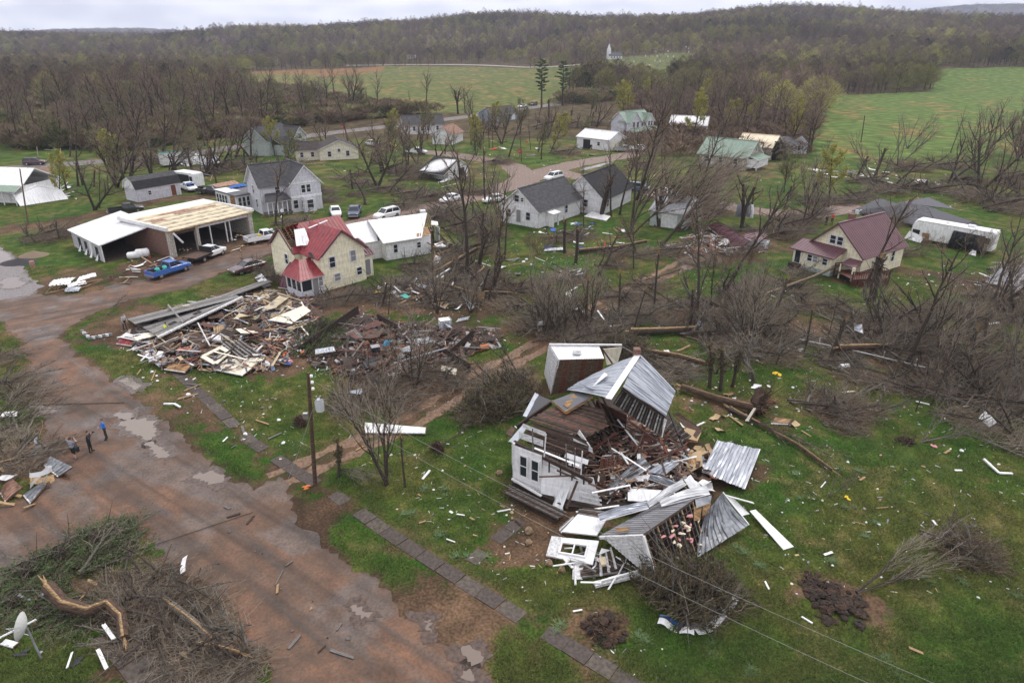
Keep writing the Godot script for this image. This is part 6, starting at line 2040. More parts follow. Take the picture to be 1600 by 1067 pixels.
	for i in 26:wbm(t,"splinter",V(5.86,0.9,-30.89).lerp(V(7.43,0.3,-30.16),R(0,1)),V(6.12,0.6,-31.02).lerp(V(7.62,0.1,-30.12),R(0,1)),0.05,0.06,"white_paint" if i % 2 else "brown_wood")
	for q in [[V(1.48,3.3,-38.41),V(4.31,2.9,-36.93),0.16],[V(2.12,3.6,-38.71),V(3.99,3.4,-37.72),0.12],[V(1.72,2.4,-36.45),V(5.29,2.6,-36.37),0.14],[V(2.88,2.6,-36.87),V(6.24,1.4,-36.26),0.15],[V(4.32,2.2,-36.74),V(3.48,0.5,-35.67),0.16],[V(5.1,1.5,-35.99),V(7.62,1.7,-36.53),0.14],[V(4,0.9,-34.83),V(6.71,1.3,-34.95),0.13],[V(6.72,2.6,-39.5),V(8.87,1.9,-37.88),0.12],[V(7.39,3.6,-41.62),V(8.81,2.2,-40.12),0.12],[V(10.37,1.6,-41.05),V(12.33,1,-38.67),0.14],[V(7.82,1.9,-37.88),V(11.09,1.9,-39.94),0.12]]:
		wbm(t,"broken_board",q[0],q[1],q[2],0.04,["white_siding","peeled_white","brown_wood"][rng.randi() % 3])
	for q in [V(5.37,4.2,-39.76),V(6.42,3,-39.67),V(8.18,2.2,-38.94),V(3.39,3.2,-38.56),V(9.7,2,-41.25),V(11.9,1.2,-41.67)]:
		var w:=mb(t)
		w.tube(PackedVector3Array([q,q+V(0.3,-0.6,0.2),q+V(0.9,-0.9,0.5),q+V(1.3,-0.5,0.4)]),PackedFloat32Array([0.015,0.015,0.015,0.015]),4)
		obj("hanging_wire",w,M.wire,t)
	# porch deck and steps
	bds(t,"deck_plank",V(-0.77,0.45,-37.56),V(2.88,0.45,-34.65),V(3.5,0.45,-35.41),V(-0.17,0.45,-38.34),8,["dark_wood","grey_wood","brown_wood"],0.05,0.06,0.1)
	bds(t,"deck_plank",V(-0.17,0.2,-37.2),V(2.73,0.2,-34.71),V(3.08,0.2,-35.09),V(0,0.2,-37.62),3,["dark_wood","brown_wood"],0.05,0.08,0.2)
	wbm(t,"porch_rail",V(0,0.6,-38.79),V(1.93,0.55,-36.94),0.16,0.1,"white_paint")
	# ------------------------------------------------ sheets and bds torn off it,each lying on its own
	var o:Node3D
	lmk("the collapsed white house",V(5.89,0,-40.64))
	for q in [["corrugated_sheet",[V(12.97,0.9,-39.11),V(15.62,0.35,-37.98),V(18.16,0.5,-42.59),V(15.02,1.1,-42.86)],13,"grey_metal","large corrugated roof sheet with brown stains lying right of the collapsed house",0.12],
			["corrugated_sheet",[V(10.83,0.15,-31.53),V(14.64,0.55,-34.03),V(13.22,2,-35.38),V(11.81,1.7,-33.8)],12,"dull_metal","bent corrugated roof sheet leaning against the overturned wing",-0.35],
			["corrugated_sheet",[V(6.24,1,-37.08),V(6.36,0.9,-36.67),V(9.34,1.7,-38.7),V(8.84,2.1,-39.24)],4,"dull_metal","long grey metal sheet standing on edge in the wreck's middle",0.1],
			["corrugated_sheet",[V(9,1.4,-38.39),V(10.14,1.4,-38.09),V(11.3,1.6,-39.15),V(10.81,2,-39.09)],4,"grey_metal","crumpled grey sheet above the tangle of boards in the wreck",0.25],
			["corrugated_sheet",[V(9,1.3,-38.31),V(9.11,1.2,-37.94),V(10.33,1.1,-37.23),V(10.85,1.3,-37.37)],4,"grey_metal","twisted grey sheet beside the white panel in the wreck",0.3],
			["corrugated_sheet",[V(5.18,1.7,-33.56),V(5.25,1.7,-32.9),V(8.28,2,-33.78),V(8.27,2.2,-34.21)],4,"grey_metal","long grey sheet lying along the shingled wing roof, lower one",0.15],
			["corrugated_sheet",[V(8.21,2.2,-34.08),V(8.31,2.1,-33.78),V(11.04,2.2,-35.91),V(10.76,2.5,-36.03)],4,"white_metal","pale folded sheet lying along the shingled wing roof, upper one",0.3],
			["corrugated_sheet",[V(9,2.1,-34.34),V(9.06,2.1,-33.84),V(12.18,2.4,-34.64),V(12.01,2.7,-35.01)],4,"white_metal","white folded sheet at the right end of the shingled wing roof",0.3],
			["corrugated_sheet",[V(2.62,1,-37.51),V(3.03,0.9,-37.22),V(3.3,0.1,-35.86),V(2.96,0.1,-35.73)],2,"white_metal","white strip hanging over the front deck of the collapsed house",0.35],
			["corrugated_sheet",[V(3.35,1.5,-37.23),V(3.84,1.4,-37.09),V(3.02,0.1,-35.47),V(2.57,0.2,-36.25)],2,"white_metal","curled white strip leaning on the front siding of the collapsed house",0.4]]:
		var p:Array=q[1]
		o=thing(q[0],q[4],"metal sheet",p[0])
		k=mb(o)
		k.rbd(p[0],p[1],p[2],p[3],q[2],0.04,q[5],5)
		var sh:=obj("sheet",k,M[q[3]],o)
		k=mb(o)
		k.beam(p[1],p[2],0.06,0.05)
		obj("bent_edge",k,M.white_metal,o)
	o=thing("white_board","long white board lying on the grass right of the overturned wing","board",V(16,0,-34.41))
	wpt(o,"face",[V(15.15,0.5,-35.47),V(16.24,0.06,-32.35),V(16.96,0.06,-32.63),V(15.56,0.5,-35.6)],0.06,"white_paint")
	o=thing("white_wall_sheet","white panel propped behind the bent corrugated sheet","panel",V(14.67,0,-36.65))
	wpt(o,"face",[V(13.4,1.7,-35.59),V(14.4,0.7,-34.71),V(14.94,0.7,-34.9),V(14,1.5,-35.33)],0.06,"white_paint")
	o=thing("white_board","thin white board lying above the bent corrugated sheet","board",V(15.09,0,-37.33))
	wbm(o,"face",V(13.6,1.4,-35.86),V(15.7,0.4,-36.39),0.14,0.05,"white_paint")
	# ------------------------------------------------ the tipped outbuilding behind
	t=thing("tipped_outbuilding","white outbuilding tipped over, its brown board floor facing out","shed",V(5.56,0,-52.68))
	bds(t,"floor_board",V(3.39,0.15,-51.7),V(3.94,3.2,-52.17),V(7.79,3.2,-52.29),V(7.58,0.15,-52.88),8,["brown_wood","red_wood","brown_wood"],0.05,0.03)
	wrib(t,"wall",V(3.93,3.25,-52.06),V(7.79,3.25,-52.31),V(7.52,3.7,-53.95),V(3.27,3.7,-54.08),18,0.03,"white_metal")
	k=mb(t)
	var s0:=V(3.4,0.1,-51.8)
	var s1:=V(3.93,3.25,-52.06)
	k.plate([V(3.27,3.7,-54.08),V(2.99,0.4,-55.11),V(3.4,0.1,-51.8),V(3.93,3.25,-52.06)],0.1)
	obj("roof",k,M.peeled_white,t)
	for i in 14:
		wbm(t,"shingle_course",V(2.99,0.4,-55.11).lerp(V(3.27,3.7,-54.08),(i+0.5)/14.0)+V(-0.08,0.02,0.06),s0.lerp(s1,(i+0.5)/14.0)+V(-0.08,0.02,0.06),0.04,0.2,"peeled_white")
	wpt(t,"hatch",[V(5.18,3.62,-53.06),V(5.89,3.62,-53.06),V(5.86,3.48,-52.59),V(5.2,3.48,-52.59)],0.02,"dull_metal")
	wpt(t,"side_wall",[V(7.87,3.4,-53.94),V(9.55,3.5,-54.12),V(9.26,2,-54.17),V(8.24,2,-53.66)],0.08,"cream_siding")
	wbm(t,"trim",V(3.21,3.8,-54),V(9.49,3.8,-53.86),0.15,0.12,"white_paint")
	wbm(t,"trim",V(7.69,3.7,-53.55),V(8.61,2.5,-52.87),0.1,0.1,"dark_wood")
	wbm(t,"trim",V(9.44,3.7,-53.81),V(10.46,3.2,-53.45),0.1,0.1,"grey_wood")
	# loose bds in and round the wreck
	var inner:=PackedVector2Array([U(2.8,-41.8),U(6.2,-48.3),U(9.4,-47.3),U(11.7,-44.4),U(13.2,-41.8),U(11.2,-38),U(8,-36.6),U(5.4,-36.6),U(3.5,-38.7)])
	rbl("splintered_rubble","brown splinters and lath heaped inside the collapsed house",inner,1700,[Color(.30,.19,.14),Color(.22,.13,.10),Color(.4,.26,.18),Color(.16,.12,.10),Color(.6,.58,.56)],2.5,0.75)
	sct(inner,120,["plank"],["brown_wood","red_wood","dark_wood","red_wood_bright","red_wood","peeled_white"],0.95,3.1,0.75)
	sct(PackedVector2Array([U(9.7,-41.8),U(13.9,-43.5),U(14,-38.7),U(11.7,-36.6),U(8.9,-37.3)]),26,["plank","sheet"],["red_wood_bright","brown_wood","white_paint","grey_metal","ply"],0.7,1.4,0.5)
	sct(PackedVector2Array([U(2.2,-31.3),U(3.9,-32.9),U(7.7,-30.2),U(8.2,-29.5),U(4.6,-29),U(2.9,-30.2)]),26,["plank"],["white_paint","peeled_white","brown_wood","grey_wood"],0.6,0.4,0.3)
	sct(PackedVector2Array([U(13.5,-48.3),U(15.1,-44.4),U(14.4,-38.7),U(12.9,-38),U(11.6,-41.8)]),18,["plank","sheet"],["brown_wood","red_wood_bright","white_paint","cloth_tan"],0.7,0.7,0.4)
	sct(PackedVector2Array([U(-0.4,-37.3),U(2.8,-34.7),U(3.8,-31.8),U(1.9,-31.8),U(-0.8,-36)]),14,["plank","lump"],["brown_wood","fresh_split","cloth_tan","peeled_white"],0.5,0.1,0.2)
# ---------------------------------------------------------------- vehicles: x points forward,wheels on y = 0
func loft(sections:Array) -> MB:
	# sections along x: [x,half width,bottom,top]; the flanks are rounded in at sill and shoulder
	var b:=MB.new()
	var rings:=[]
	for s in sections:
		var w:float=s[1]
		var lo:float=s[2]
		var hi:float=s[3]
		var q:=[[lo,0.0],[lo,w*0.86],[lo+0.12,w*0.98],[lerpf(lo,hi,0.62),w],[hi-0.07,w*0.97],[hi,w*0.86],[hi+0.025,0.0]]
		var ring:=[]
		for p in q:ring.push_back(V(s[0],p[0],p[1]))
		for i in range(q.size()-2,0,-1):ring.push_back(V(s[0],q[i][0],-q[i][1]))
		rings.push_back(ring)
	for i in rings.size()-1:
		var n:int=rings[i].size()
		for k in n:b.quad(rings[i][k],rings[i][(k+1) % n],rings[i+1][(k+1) % n],rings[i+1][k])
	for e in [0,rings.size()-1]:
		var r:Array=rings[e]
		for k in range(1,r.size()-1):
			if e:b.tri(r[0],r[k],r[k+1])
			else:b.tri(r[0],r[k+1],r[k])
	return b
func wheel(t:Node3D,x:float,z:float,r:float) -> void:
	var b:=MB.new()
	var s:=signf(z)
	b.tube(PackedVector3Array([V(0,0,-0.11),V(0,0,0.11)]),PackedFloat32Array([r,r]),14,true)
	var w:=obj("wheel",b,M.rubber,t)
	w.position=V(x,r,z)
	b=MB.new()
	b.tube(PackedVector3Array([V(0,0,s*0.06),V(0,0,s*0.12)]),PackedFloat32Array([r*0.62,r*0.55]),10,true)
	obj("rim",b,M.chrome,w)
func cabin(t:Node3D,x0:float,x1:float,t0:float,t1:float,y:float,h:float,w:float,paint:String,glass:="glass") -> void:
	# x0..x1 at the belt line,t0..t1 at the roof; rear first
	var k:=w*0.8
	var c:=[V(x0,y,-w),V(x1,y,-w),V(x1,y,w),V(x0,y,w)]
	var r:=[V(t0,y+h,-k),V(t1,y+h,-k),V(t1,y+h,k),V(t0,y+h,k)]
	part(t,"rear_window",[c[0],c[3],r[3],r[0]],0.03,glass)
	part(t,"windscreen",[c[2],c[1],r[1],r[2]],0.03,glass)
	part(t,"side_window",[c[3],c[2],r[2],r[3]],0.03,glass)
	part(t,"side_window",[c[1],c[0],r[0],r[1]],0.03,glass)
	var b:=MB.new()
	b.plate([r[3]+V(-0.05,0.04,0.03),r[2]+V(0.06,0.02,0.03),r[1]+V(0.06,0.02,-0.03),r[0]+V(-0.05,0.04,-0.03)],0.07)
	for i in 4:b.beam(c[i],r[i],0.09,0.09)
	var m:float=(x0+x1)/2
	for s in [-1.0,1.0]:b.beam(V(m,y,s*w*1.01),V((t0+t1)/2,y+h,s*k*1.02),0.09,0.05)
	obj("roof",b,M[paint],t)
func lamps(t:Node3D,x:float,y:float,w:float,rear:float) -> void:
	for s in [-1.0,1.0]:
		bxd("headlight",x,y,s*w*0.72,0.08,0.16,w*0.36,M.foam_white,t)
		bxd("tail_light",rear,y+0.12,s*w*0.82,0.06,0.22,w*0.2,M.gloss_red,t)
func mkv(kind:String,paint:String,label:String) -> Node3D:
	var words:={"sedan":["parked_car","car"],"suv":["parked_suv","SUV"],"van":["minivan","minivan"],"pickup":["pickup_truck","pickup truck"],"flatbed":["flatbed_truck","flatbed truck"]}
	var t:=thing(words[kind][0],label,words[kind][1])
	match kind:
		"sedan":
			obj("body",loft([[-2.38,0.72,0.42,0.86],[-2.2,0.86,0.3,0.98],[-1.4,0.91,0.24,1.0],[0.9,0.91,0.24,0.98],[1.9,0.87,0.26,0.84],[2.3,0.78,0.3,0.72],[2.42,0.62,0.38,0.62]]),M[paint],t)
			cabin(t,-1.75,1.0,-0.95,0.2,0.96,0.46,0.8,paint)
			lamps(t,2.3,0.64,0.85,-2.36)
			for x in [-1.4,1.45]:
				for z in [-0.82,0.82]:wheel(t,x,z,0.33)
		"suv","van":
			obj("body",loft([[-2.4,0.78,0.4,1.02],[-2.25,0.92,0.32,1.1],[-1.0,0.96,0.28,1.12],[1.0,0.96,0.28,1.1],[2.0,0.91,0.3,1.0 if kind=="suv" else 0.9],[2.35,0.82,0.36,0.84],[2.46,0.66,0.42,0.7]]),M[paint],t)
			cabin(t,-2.32,1.25 if kind=="suv" else 1.7,-1.95,0.45,1.08,0.62,0.86,paint)
			lamps(t,2.34,0.78,0.88,-2.38)
			for s in [-0.62,0.62]:bxd("roof_rail",-0.8,1.76,s,2.2,0.04,0.05,M.black_plastic,t)
			for x in [-1.45,1.5]:
				for z in [-0.86,0.86]:wheel(t,x,z,0.37)
		"pickup","flatbed":
			obj("body",loft([[-0.25,0.92,0.42,1.12],[0.3,0.97,0.38,1.14],[1.5,0.97,0.38,1.12],[2.2,0.95,0.4,1.06],[2.75,0.88,0.44,0.96],[2.9,0.74,0.5,0.84]]),M[paint],t)
			cabin(t,-0.25,1.65,-0.15,0.95,1.1,0.6,0.86,paint)
			lamps(t,2.8,0.84,0.9,-2.72 if kind=="pickup" else -3.3)
			bxd("bumper",2.9,0.52,0,0.14,0.2,1.7,M.chrome,t)
			if kind=="pickup":
				var b:=MB.new()
				for s in [-1.0,1.0]:b.bx(-1.5,0.82,s*0.92,2.45,0.6,0.1)
				b.bx(-2.68,0.82,0,0.1,0.58,1.8)
				b.bx(-0.3,0.85,0,0.08,0.6,1.8)
				b.bx(-1.5,0.6,0,2.4,0.08,1.76)
				obj("load_bed",b,M[paint],t)
				bxd("bed_liner",-1.5,0.66,0,2.3,0.03,1.7,M.black_plastic,t)
				bxd("bumper",-2.8,0.5,0,0.12,0.18,1.7,M.chrome,t)
			else:
				bxd("flat_deck",-1.85,0.98,0,3.2,0.12,2.2,M.brown_wood,t)
				for s in [-1.0,1.0]:bxd("side_rail",-1.85,0.92,s*1.13,3.3,0.24,0.08,M.black_plastic,t)
				bxd("headboard",-0.32,1.4,0,0.08,0.8,2.1,M.black_plastic,t)
				bxd("frame",-1.8,0.65,0,3.2,0.3,0.9,M.black_plastic,t)
			for x in [-1.75,1.85]:
				for z in [-0.84,0.84]:wheel(t,x,z,0.4)
	return t
func park(t:Node3D,rear:Vector3,front:Vector3) -> Node3D:
	var d:=front-rear
	t.position=(rear+front)/2
	t.rotation.y=atan2(-d.z,d.x)
	return t
func pti(t:Node3D,kind:String,x:float,y:float,z:float,s:Vector3,m:String) -> void:
	var o:=MeshInstance3D.new()
	o.name="load"
	o.mesh=shape[kind]
	o.material_override=M[m]
	o.transform=Transform3D(Basis(Vector3.UP,x*3).scaled_local(s),V(x,y,z))
	t.add_child(o,true)
func build_vehicles() -> void:
	rng.seed=500
	mat("paint_maroon",lin(.065,.022,.028),.25).clearcoat_enabled=true
	mat("paint_navy",lin(.03,.05,.11),.25).clearcoat_enabled=true
	mat("paint_slate",lin(.07,.12,.16),.25).clearcoat_enabled=true
	var t:=park(mkv("pickup","gloss_blue","bright blue pickup loaded with black and green bags before the white shed"),V(-45.41,0,-83.01),V(-43.58,0,-86.43))
	for i in 7:pti(t,"lump%d" % (i % 4),-2.4+i*0.32,1.0+0.1*(i % 3),0.4*((i % 3)-1),V(0.7,0.6,0.7),["cloth_black","cloth_black","cloth_teal"][i % 3])
	park(mkv("flatbed","gloss_white","white flatbed truck with a black-railed empty deck before the garage"),V(-43.02,0,-89.52),V(-41.48,0,-94.06))
	park(mkv("sedan","paint_maroon","dark maroon sedan on the street left of the yellow house"),V(-33.8,0,-86.98),V(-35.56,0,-84.82))
	t=park(mkv("pickup","gloss_white","white pickup with yellow load parked at the garage's right end"),V(-38.59,0,-99.37),V(-36.21,0,-101.5))
	pti(t,"lump0",-0.7,1.1,0.2,V(0.6,0.5,0.6),"cloth_yellow")
	park(mkv("suv","gloss_white","white SUV on the street beyond the opened white house"),V(-19.96,0,-116.68),V(-22.59,0,-113.51))
	park(mkv("pickup","paint_navy","dark blue pickup parked nose out beside the white SUV"),V(-27.59,0,-121.01),V(-26.7,0,-113.07))
	park(mkv("sedan","gloss_white","white car showing only its roof behind the red roof"),V(-31.46,0,-120.02),V(-29.58,0,-114.4))
	park(mkv("pickup","gloss_black","black pickup behind the white shed's back corner"),V(-68.88,0,-117.62),V(-66.29,0,-119.53))
	park(mkv("suv","paint_maroon","maroon SUV driving on the grey highway at the left"),V(-116.86,0,-168.02),V(-113.73,0,-168.93))
	t=park(mkv("pickup","gloss_white","white pickup with a blue tarp on its windscreen by the gambrel shed"),V(-67.34,0,-140.34),V(-62.86,0,-135.91))
	pti(t,"sheet1",1.2,1.5,0,V(1.5,0.3,1.6),"cloth_blue")
	t=park(mkv("pickup","gloss_black","black pickup parked between the gambrel shed and the sun room"),V(-61.34,0,-135.3),V(-56.96,0,-134.1))
	pti(t,"lump1",-1.2,0.95,0,V(1.0,0.5,1.0),"cloth_grey")
	park(mkv("pickup","gloss_white","white pickup beside the yellow tractor near the cream house"),V(-37.51,0,-197.62),V(-41.47,0,-201.38))
	park(mkv("pickup","gloss_white","white pickup among broken trees left of the rusty-roofed garage"),V(-27.12,0,-186),V(-23.43,0,-184.9))
	park(mkv("sedan","gloss_white","white car on the street behind the brush heap"),V(-10.18,0,-129.46),V(-12.79,0,-126.17))
	park(mkv("sedan","gloss_white","white car half hidden left of the bungalow"),V(-2.16,0,-128.34),V(-4.4,0,-126.7))
	park(mkv("suv","gloss_white","white SUV at the lane junction behind the bungalow"),V(10.32,0,-150.77),V(7.67,0,-147.85))
	park(mkv("van","paint_slate","slate blue minivan on the grass right of the dark-roofed house"),V(23.84,0,-138.41),V(26.98,0,-136.53))
	park(mkv("sedan","gloss_white","white car on the muddy lane behind the minivan"),V(29.53,0,-135.3),V(31.4,0,-131.16))
	park(mkv("pickup","gloss_black","dark pickup by the open side of the double garage"),V(22.53,0,-195.19),V(25.4,0,-193.99))
	park(mkv("pickup","gloss_grey","grey pickup in front of the double garage"),V(28.27,0,-189.35),V(31.72,0,-189.35))
	park(mkv("pickup","gloss_white","white pickup in front of the double garage, right of the grey one"),V(32.25,0,-191.64),V(36.2,0,-189.35))
	park(mkv("suv","gloss_white","white SUV on the muddy street before the veranda house"),V(45.39,0,-202.66),V(41.1,0,-197.62))
	park(mkv("pickup","gloss_white","white pickup parked behind the white SUV at the veranda house"),V(48.77,0,-207.95),V(44.84,0,-202.66))
	park(mkv("suv","paint_navy","dark blue SUV, last of the row at the veranda house"),V(52.06,0,-214.94),V(48.58,0,-207.95))
	park(mkv("pickup","gloss_white","white pickup on the highway beyond the blue house"),V(7.11,0,-320.53),V(2.51,0,-314.45))
	park(mkv("suv","gloss_black","black SUV on the highway beyond the blue house"),V(11.71,0,-330.07),V(7.75,0,-323.65))
	park(mkv("sedan","gloss_red","red car behind the yellow cottage's maroon roof"),V(59.2,0,-111.76),V(59.68,0,-107.61))
	# small yellow tractor
	t=thing("tractor","small yellow tractor beside a white pickup near the cream house","tractor",V(-34.99,0,-197.62),0.4)
	bxd("engine",0.6,0.9,0,1.6,0.7,0.7,M.cloth_yellow,t)
	bxd("seat",-0.5,1.1,0,0.5,0.5,0.5,M.cloth_black,t)
	b_beam(t,"loader_arm",V(-0.2,1.2,0.5),V(2.0,0.4,0.5),0.14,"cloth_yellow")
	b_beam(t,"loader_arm",V(-0.2,1.2,-0.5),V(2.0,0.4,-0.5),0.14,"cloth_yellow")
	bxd("bucket",2.2,0.3,0,0.5,0.5,1.6,M.cloth_yellow,t)
	for z in [-0.75,0.75]:
		wheel(t,-0.6,z,0.65)
		wheel(t,1.0,z,0.38)
	# --- camper trailer,right
	t=site("camper_trailer",V(60.15,0,-101.5),V(65.81,0,-95.02),"battered white camper trailer half wrapped in black plastic","camper trailer")
	var b:=loft([[-5.4,0.9,0.6,2.2],[-5.1,1.2,0.45,2.9],[-4.6,1.25,0.45,3.1],[5.2,1.25,0.45,3.1],[5.4,1.2,0.5,3.0]])
	var o:=obj("body",b,M.white_siding,t)
	o.position=V(5.6,0,-1.2)
	o=bxd("roof",5.8,3.15,-1.2,10.2,0.08,2.5,M.white_metal,t)
	bxd("air_conditioner",7.6,3.33,-1.3,0.9,0.3,0.7,M.white_paint,t)
	bxd("roof_vent",4.6,3.28,-1.0,0.4,0.2,0.4,M.white_paint,t)
	bxd("window",10.3,1.9,0.03,0.6,0.8,0.1,M.glass,t)
	b=MB.new()
	b.rbd(V(5.6,0.1,0.35),V(10.2,0.15,0.3),V(10.0,2.5,0.14),V(5.9,2.6,0.14),9,0.07,0.16,5)
	obj("black_plastic_sheet",b,M.black_plastic,t)
	for q in [[1.0,1.2],[2.4,0.9]]:bxd("torn_panel",q[0],q[1],0.06,1.0,1.1,0.05,M["inside_shade" if q[0]<2 else "ply"],t)  # first panel is near-black, the unlit inside painted as a hole
	b=MB.new()
	b.plate([V(-0.3,0.2,0.4),V(2.2,0.1,0.9),V(2.4,0.9,0.3),V(0.1,1.4,0.1)],0.04)
	obj("torn_skin",b,M.white_metal,t)
	for x in [4.6,5.7]:
		for z in [-2.2,-0.2]:wheel(t,x,z,0.38)
	# --- overturned camper and box trailer,left
	t=site("overturned_camper",V(-70.11,0,-142.99),V(-63.15,0,-139.05),"white camper lying on its side, its black underside showing","camper trailer")
	bxd("body",2.9,1.5,-1.6,6.2,2.5,2.4,M.white_siding,t)
	bxd("roof",2.7,2.83,-1.6,5.6,0.16,2.5,M.white_metal,t)
	bxd("underside",2.2,1.4,-0.36,4.8,2.2,0.12,M.black_plastic,t)
	bxd("window",5.2,1.5,-0.34,0.7,1.5,0.1,M.glass,t)
	for x in [1.4,2.4]:wheel(t,x,-0.2,0.4)
	t=site("box_trailer",V(-82.21,0,-164.46),V(-79.15,0,-167.11),"open white box trailer with a teal rim amid splintered trees","trailer")
	wls(t,0,7.5,-3.0,0,0.5,3.0,"white_siding","",0,0.4)
	bxd("rim",3.7,3.05,-3.0,7.7,0.25,0.14,M.cloth_teal,t)
	bxd("rim",3.7,3.0,0,7.7,0.14,0.14,M.white_paint,t)
	bxd("floor",3.7,0.6,-1.5,7.4,0.12,2.9,M.grey_wood,t)
	for x in [2.4,3.4]:wheel(t,x,0.1,0.45)
	t=site("mangled_trailer",V(-76.77,0,-164.46),V(-71.99,0,-168.02),"mangled white trailer wrapped among snapped trunks","trailer")
	for i in 5:
		b=MB.new()
		b.rbd(V(i*1.5,R(0.1,0.6),R(-0.5,0.5)),V(i*1.5+1.8,R(0.1,0.8),R(-0.8,0.3)),V(i*1.5+1.6,R(1.6,2.8),R(-1.8,-0.6)),V(i*1.5-0.2,R(1.6,2.6),R(-1.6,-0.4)),3,0.04,R(-0.4,0.4),4)
		obj("torn_side",b,M["white_metal" if i % 2 else "grey_siding"],t)
func b_beam(t:Node3D,called:String,p:Vector3,q:Vector3,w:float,m:String) -> void:
	var b:=MB.new()
	b.beam(p,q,w,w)
	obj(called,b,M[m],t)
# ---------------------------------------------------------------- people: one skin each,meshed from joined tapered limbs
func cap_d(p:Vector3,a:Vector3,b:Vector3,ra:float,rb:float) -> float:
	var ab:=b-a
	var h:=clampf((p-a).dot(ab)/ab.length_squared(),0.0,1.0)
	return (p-a-ab*h).length()-lerpf(ra,rb,h)
func person(label:String,at:Vector3,turn:float,bones:Array,hands:Array,hair:Array) -> Node3D:
	# bones: [from,to,radius there,radius here,colour]
	var lo:=V(1e9,1e9,1e9)
	var hi:=-lo
	for k in bones:
		for i in 2:
			lo=lo.min(k[i]-Vector3.ONE*0.26)
			hi=hi.max(k[i]+Vector3.ONE*0.26)
	var s:=0.026
	var n:=Vector3i(((hi-lo)/s).ceil())+Vector3i.ONE
	var f:=PackedFloat32Array()
	f.resize(n.x*n.y*n.z)
	f.fill(1.0)
	for k in bones:
		var a:Vector3=k[0]
		var b:Vector3=k[1]
		var m:=maxf(k[2],k[3])+0.08
		var c0:=Vector3i(((a.min(b)-Vector3.ONE*m-lo)/s).floor()).clamp(Vector3i.ZERO,n-Vector3i.ONE)
		var c1:=Vector3i(((a.max(b)+Vector3.ONE*m-lo)/s).ceil()).clamp(Vector3i.ZERO,n-Vector3i.ONE)
		for z in range(c0.z,c1.z+1):
			for y in range(c0.y,c1.y+1):
				for x in range(c0.x,c1.x+1):
					var d:=cap_d(lo+V(x,y,z)*s,a,b,k[2],k[3])
					var i:=(z*n.y+y)*n.x+x
					var o:=f[i]
					var h:=maxf(0.035-absf(d-o),0.0)/0.035
					f[i]=minf(d,o)-h*h*0.035*0.25
	var vert:={}
	var mbd:=MB.new()
	mbd.paint(Color.WHITE)
	var pos:=PackedVector3Array()
	var col:=PackedColorArray()
	for z in n.z-1:
		for y in n.y-1:
			for x in n.x-1:
				var i:=(z*n.y+y)*n.x+x
				var sum:=Vector3.ZERO
				var cnt:=0
				var g:=PackedFloat32Array()
				var neg:=0
				for c in 8:
					var q:=f[i+(c & 1)+((c >> 1) & 1)*n.x+((c >> 2) & 1)*n.x*n.y]
					g.push_back(q)
					if q<0.0:neg+=1
				if neg==0 or neg==8:continue
				for c in 8:
					for ax in [1,2,4]:
						if c & ax:continue
						var e:int=c | ax
						if (g[c]<0.0)==(g[e]<0.0):continue
						var w:=g[c]/(g[c]-g[e])
						var p0:=V(c & 1,(c >> 1) & 1,(c >> 2) & 1)
						var p1:=V(e & 1,(e >> 1) & 1,(e >> 2) & 1)
						sum+=p0.lerp(p1,w)
						cnt+=1
				var p:=lo+(V(x,y,z)+sum/cnt)*s
				vert[i]=pos.size()
				pos.push_back(p)
				var best:=1e9
				var tint:=Color.WHITE
				for k in bones:
					var d:=cap_d(p,k[0],k[1],k[2],k[3])
					if d<best:
						best=d
						tint=k[4]
				col.push_back(tint)
	var stride:=[1,n.x,n.x*n.y]
	for i in vert:
		for ax in 3:
			var e:int=i+stride[ax]
			if (f[i]<0.0)==(f[e]<0.0):continue
			var u:int=stride[(ax+1) % 3]
			var w:int=stride[(ax+2) % 3]
			if not (vert.has(i-u) and vert.has(i-w) and vert.has(i-u-w)):continue
			var q:=[vert[i],vert[i-u],vert[i-u-w],vert[i-w]]
			if f[i]>=0.0:q.reverse()
			mbd.paint(col[vert[i]])
			mbd.quad(pos[q[0]],pos[q[3]],pos[q[2]],pos[q[1]])
			mbd.c[-1]=col[q[1]]
	var skin:=Color(.45,.27,.2)
	for h in hands:
		mbd.paint(skin)
		var d:Vector3=h[1].normalized()
		var sd:Vector3=h[2].normalized()
		for i in 4:
			var p:Vector3=h[0]+sd*(0.03-0.02*i)
			var l:float=[0.07,0.08,0.075,0.06][i]
			mbd.tube(PackedVector3Array([p,p+d*l*0.55,p+(d+V(0,-0.35,0))*l]),PackedFloat32Array([0.011,0.010,0.007]),5,true)
		mbd.tube(PackedVector3Array([h[0]+sd*0.035-d*0.05,h[0]+sd*0.07,h[0]+sd*0.075+d*0.03]),PackedFloat32Array([0.013,0.011,0.008]),5,true)
	var m:StandardMaterial3D=M.get("person_skin")
	if m==null:
		m=mat("person_skin",Color.WHITE,.8)
		m.vertex_color_use_as_albedo=true
	var t:=obj("person",mbd,m)
	tag(t,label,"person")
	t.position=at
	t.rotation.y=turn
	var hb:=MB.new()
	var hc:Vector3=hair[0]
	for i in 5:
		for j in 10:
			var p:=[]
			for q in [[i,j],[i,j+1],[i+1,j+1],[i+1,j]]:
				var th:float=q[0]/5.0*1.75
				var ph:float=TAU*q[1]/10.0
				p.push_back(hc+V(sin(th)*cos(ph)*0.098,cos(th)*0.125+0.012,sin(th)*sin(ph)*0.112-0.016))
			hb.quad(p[0],p[1],p[2],p[3])
	obj("hair",hb,M[hair[1]],t)
	var fb:=MB.new()
	for sx in [-0.032,0.032]:fb.bx(hc.x+sx,hc.y,hc.z+0.1,0.024,0.012,0.012)
	fb.bx(hc.x,hc.y-0.055,hc.z+0.098,0.05,0.01,0.012)
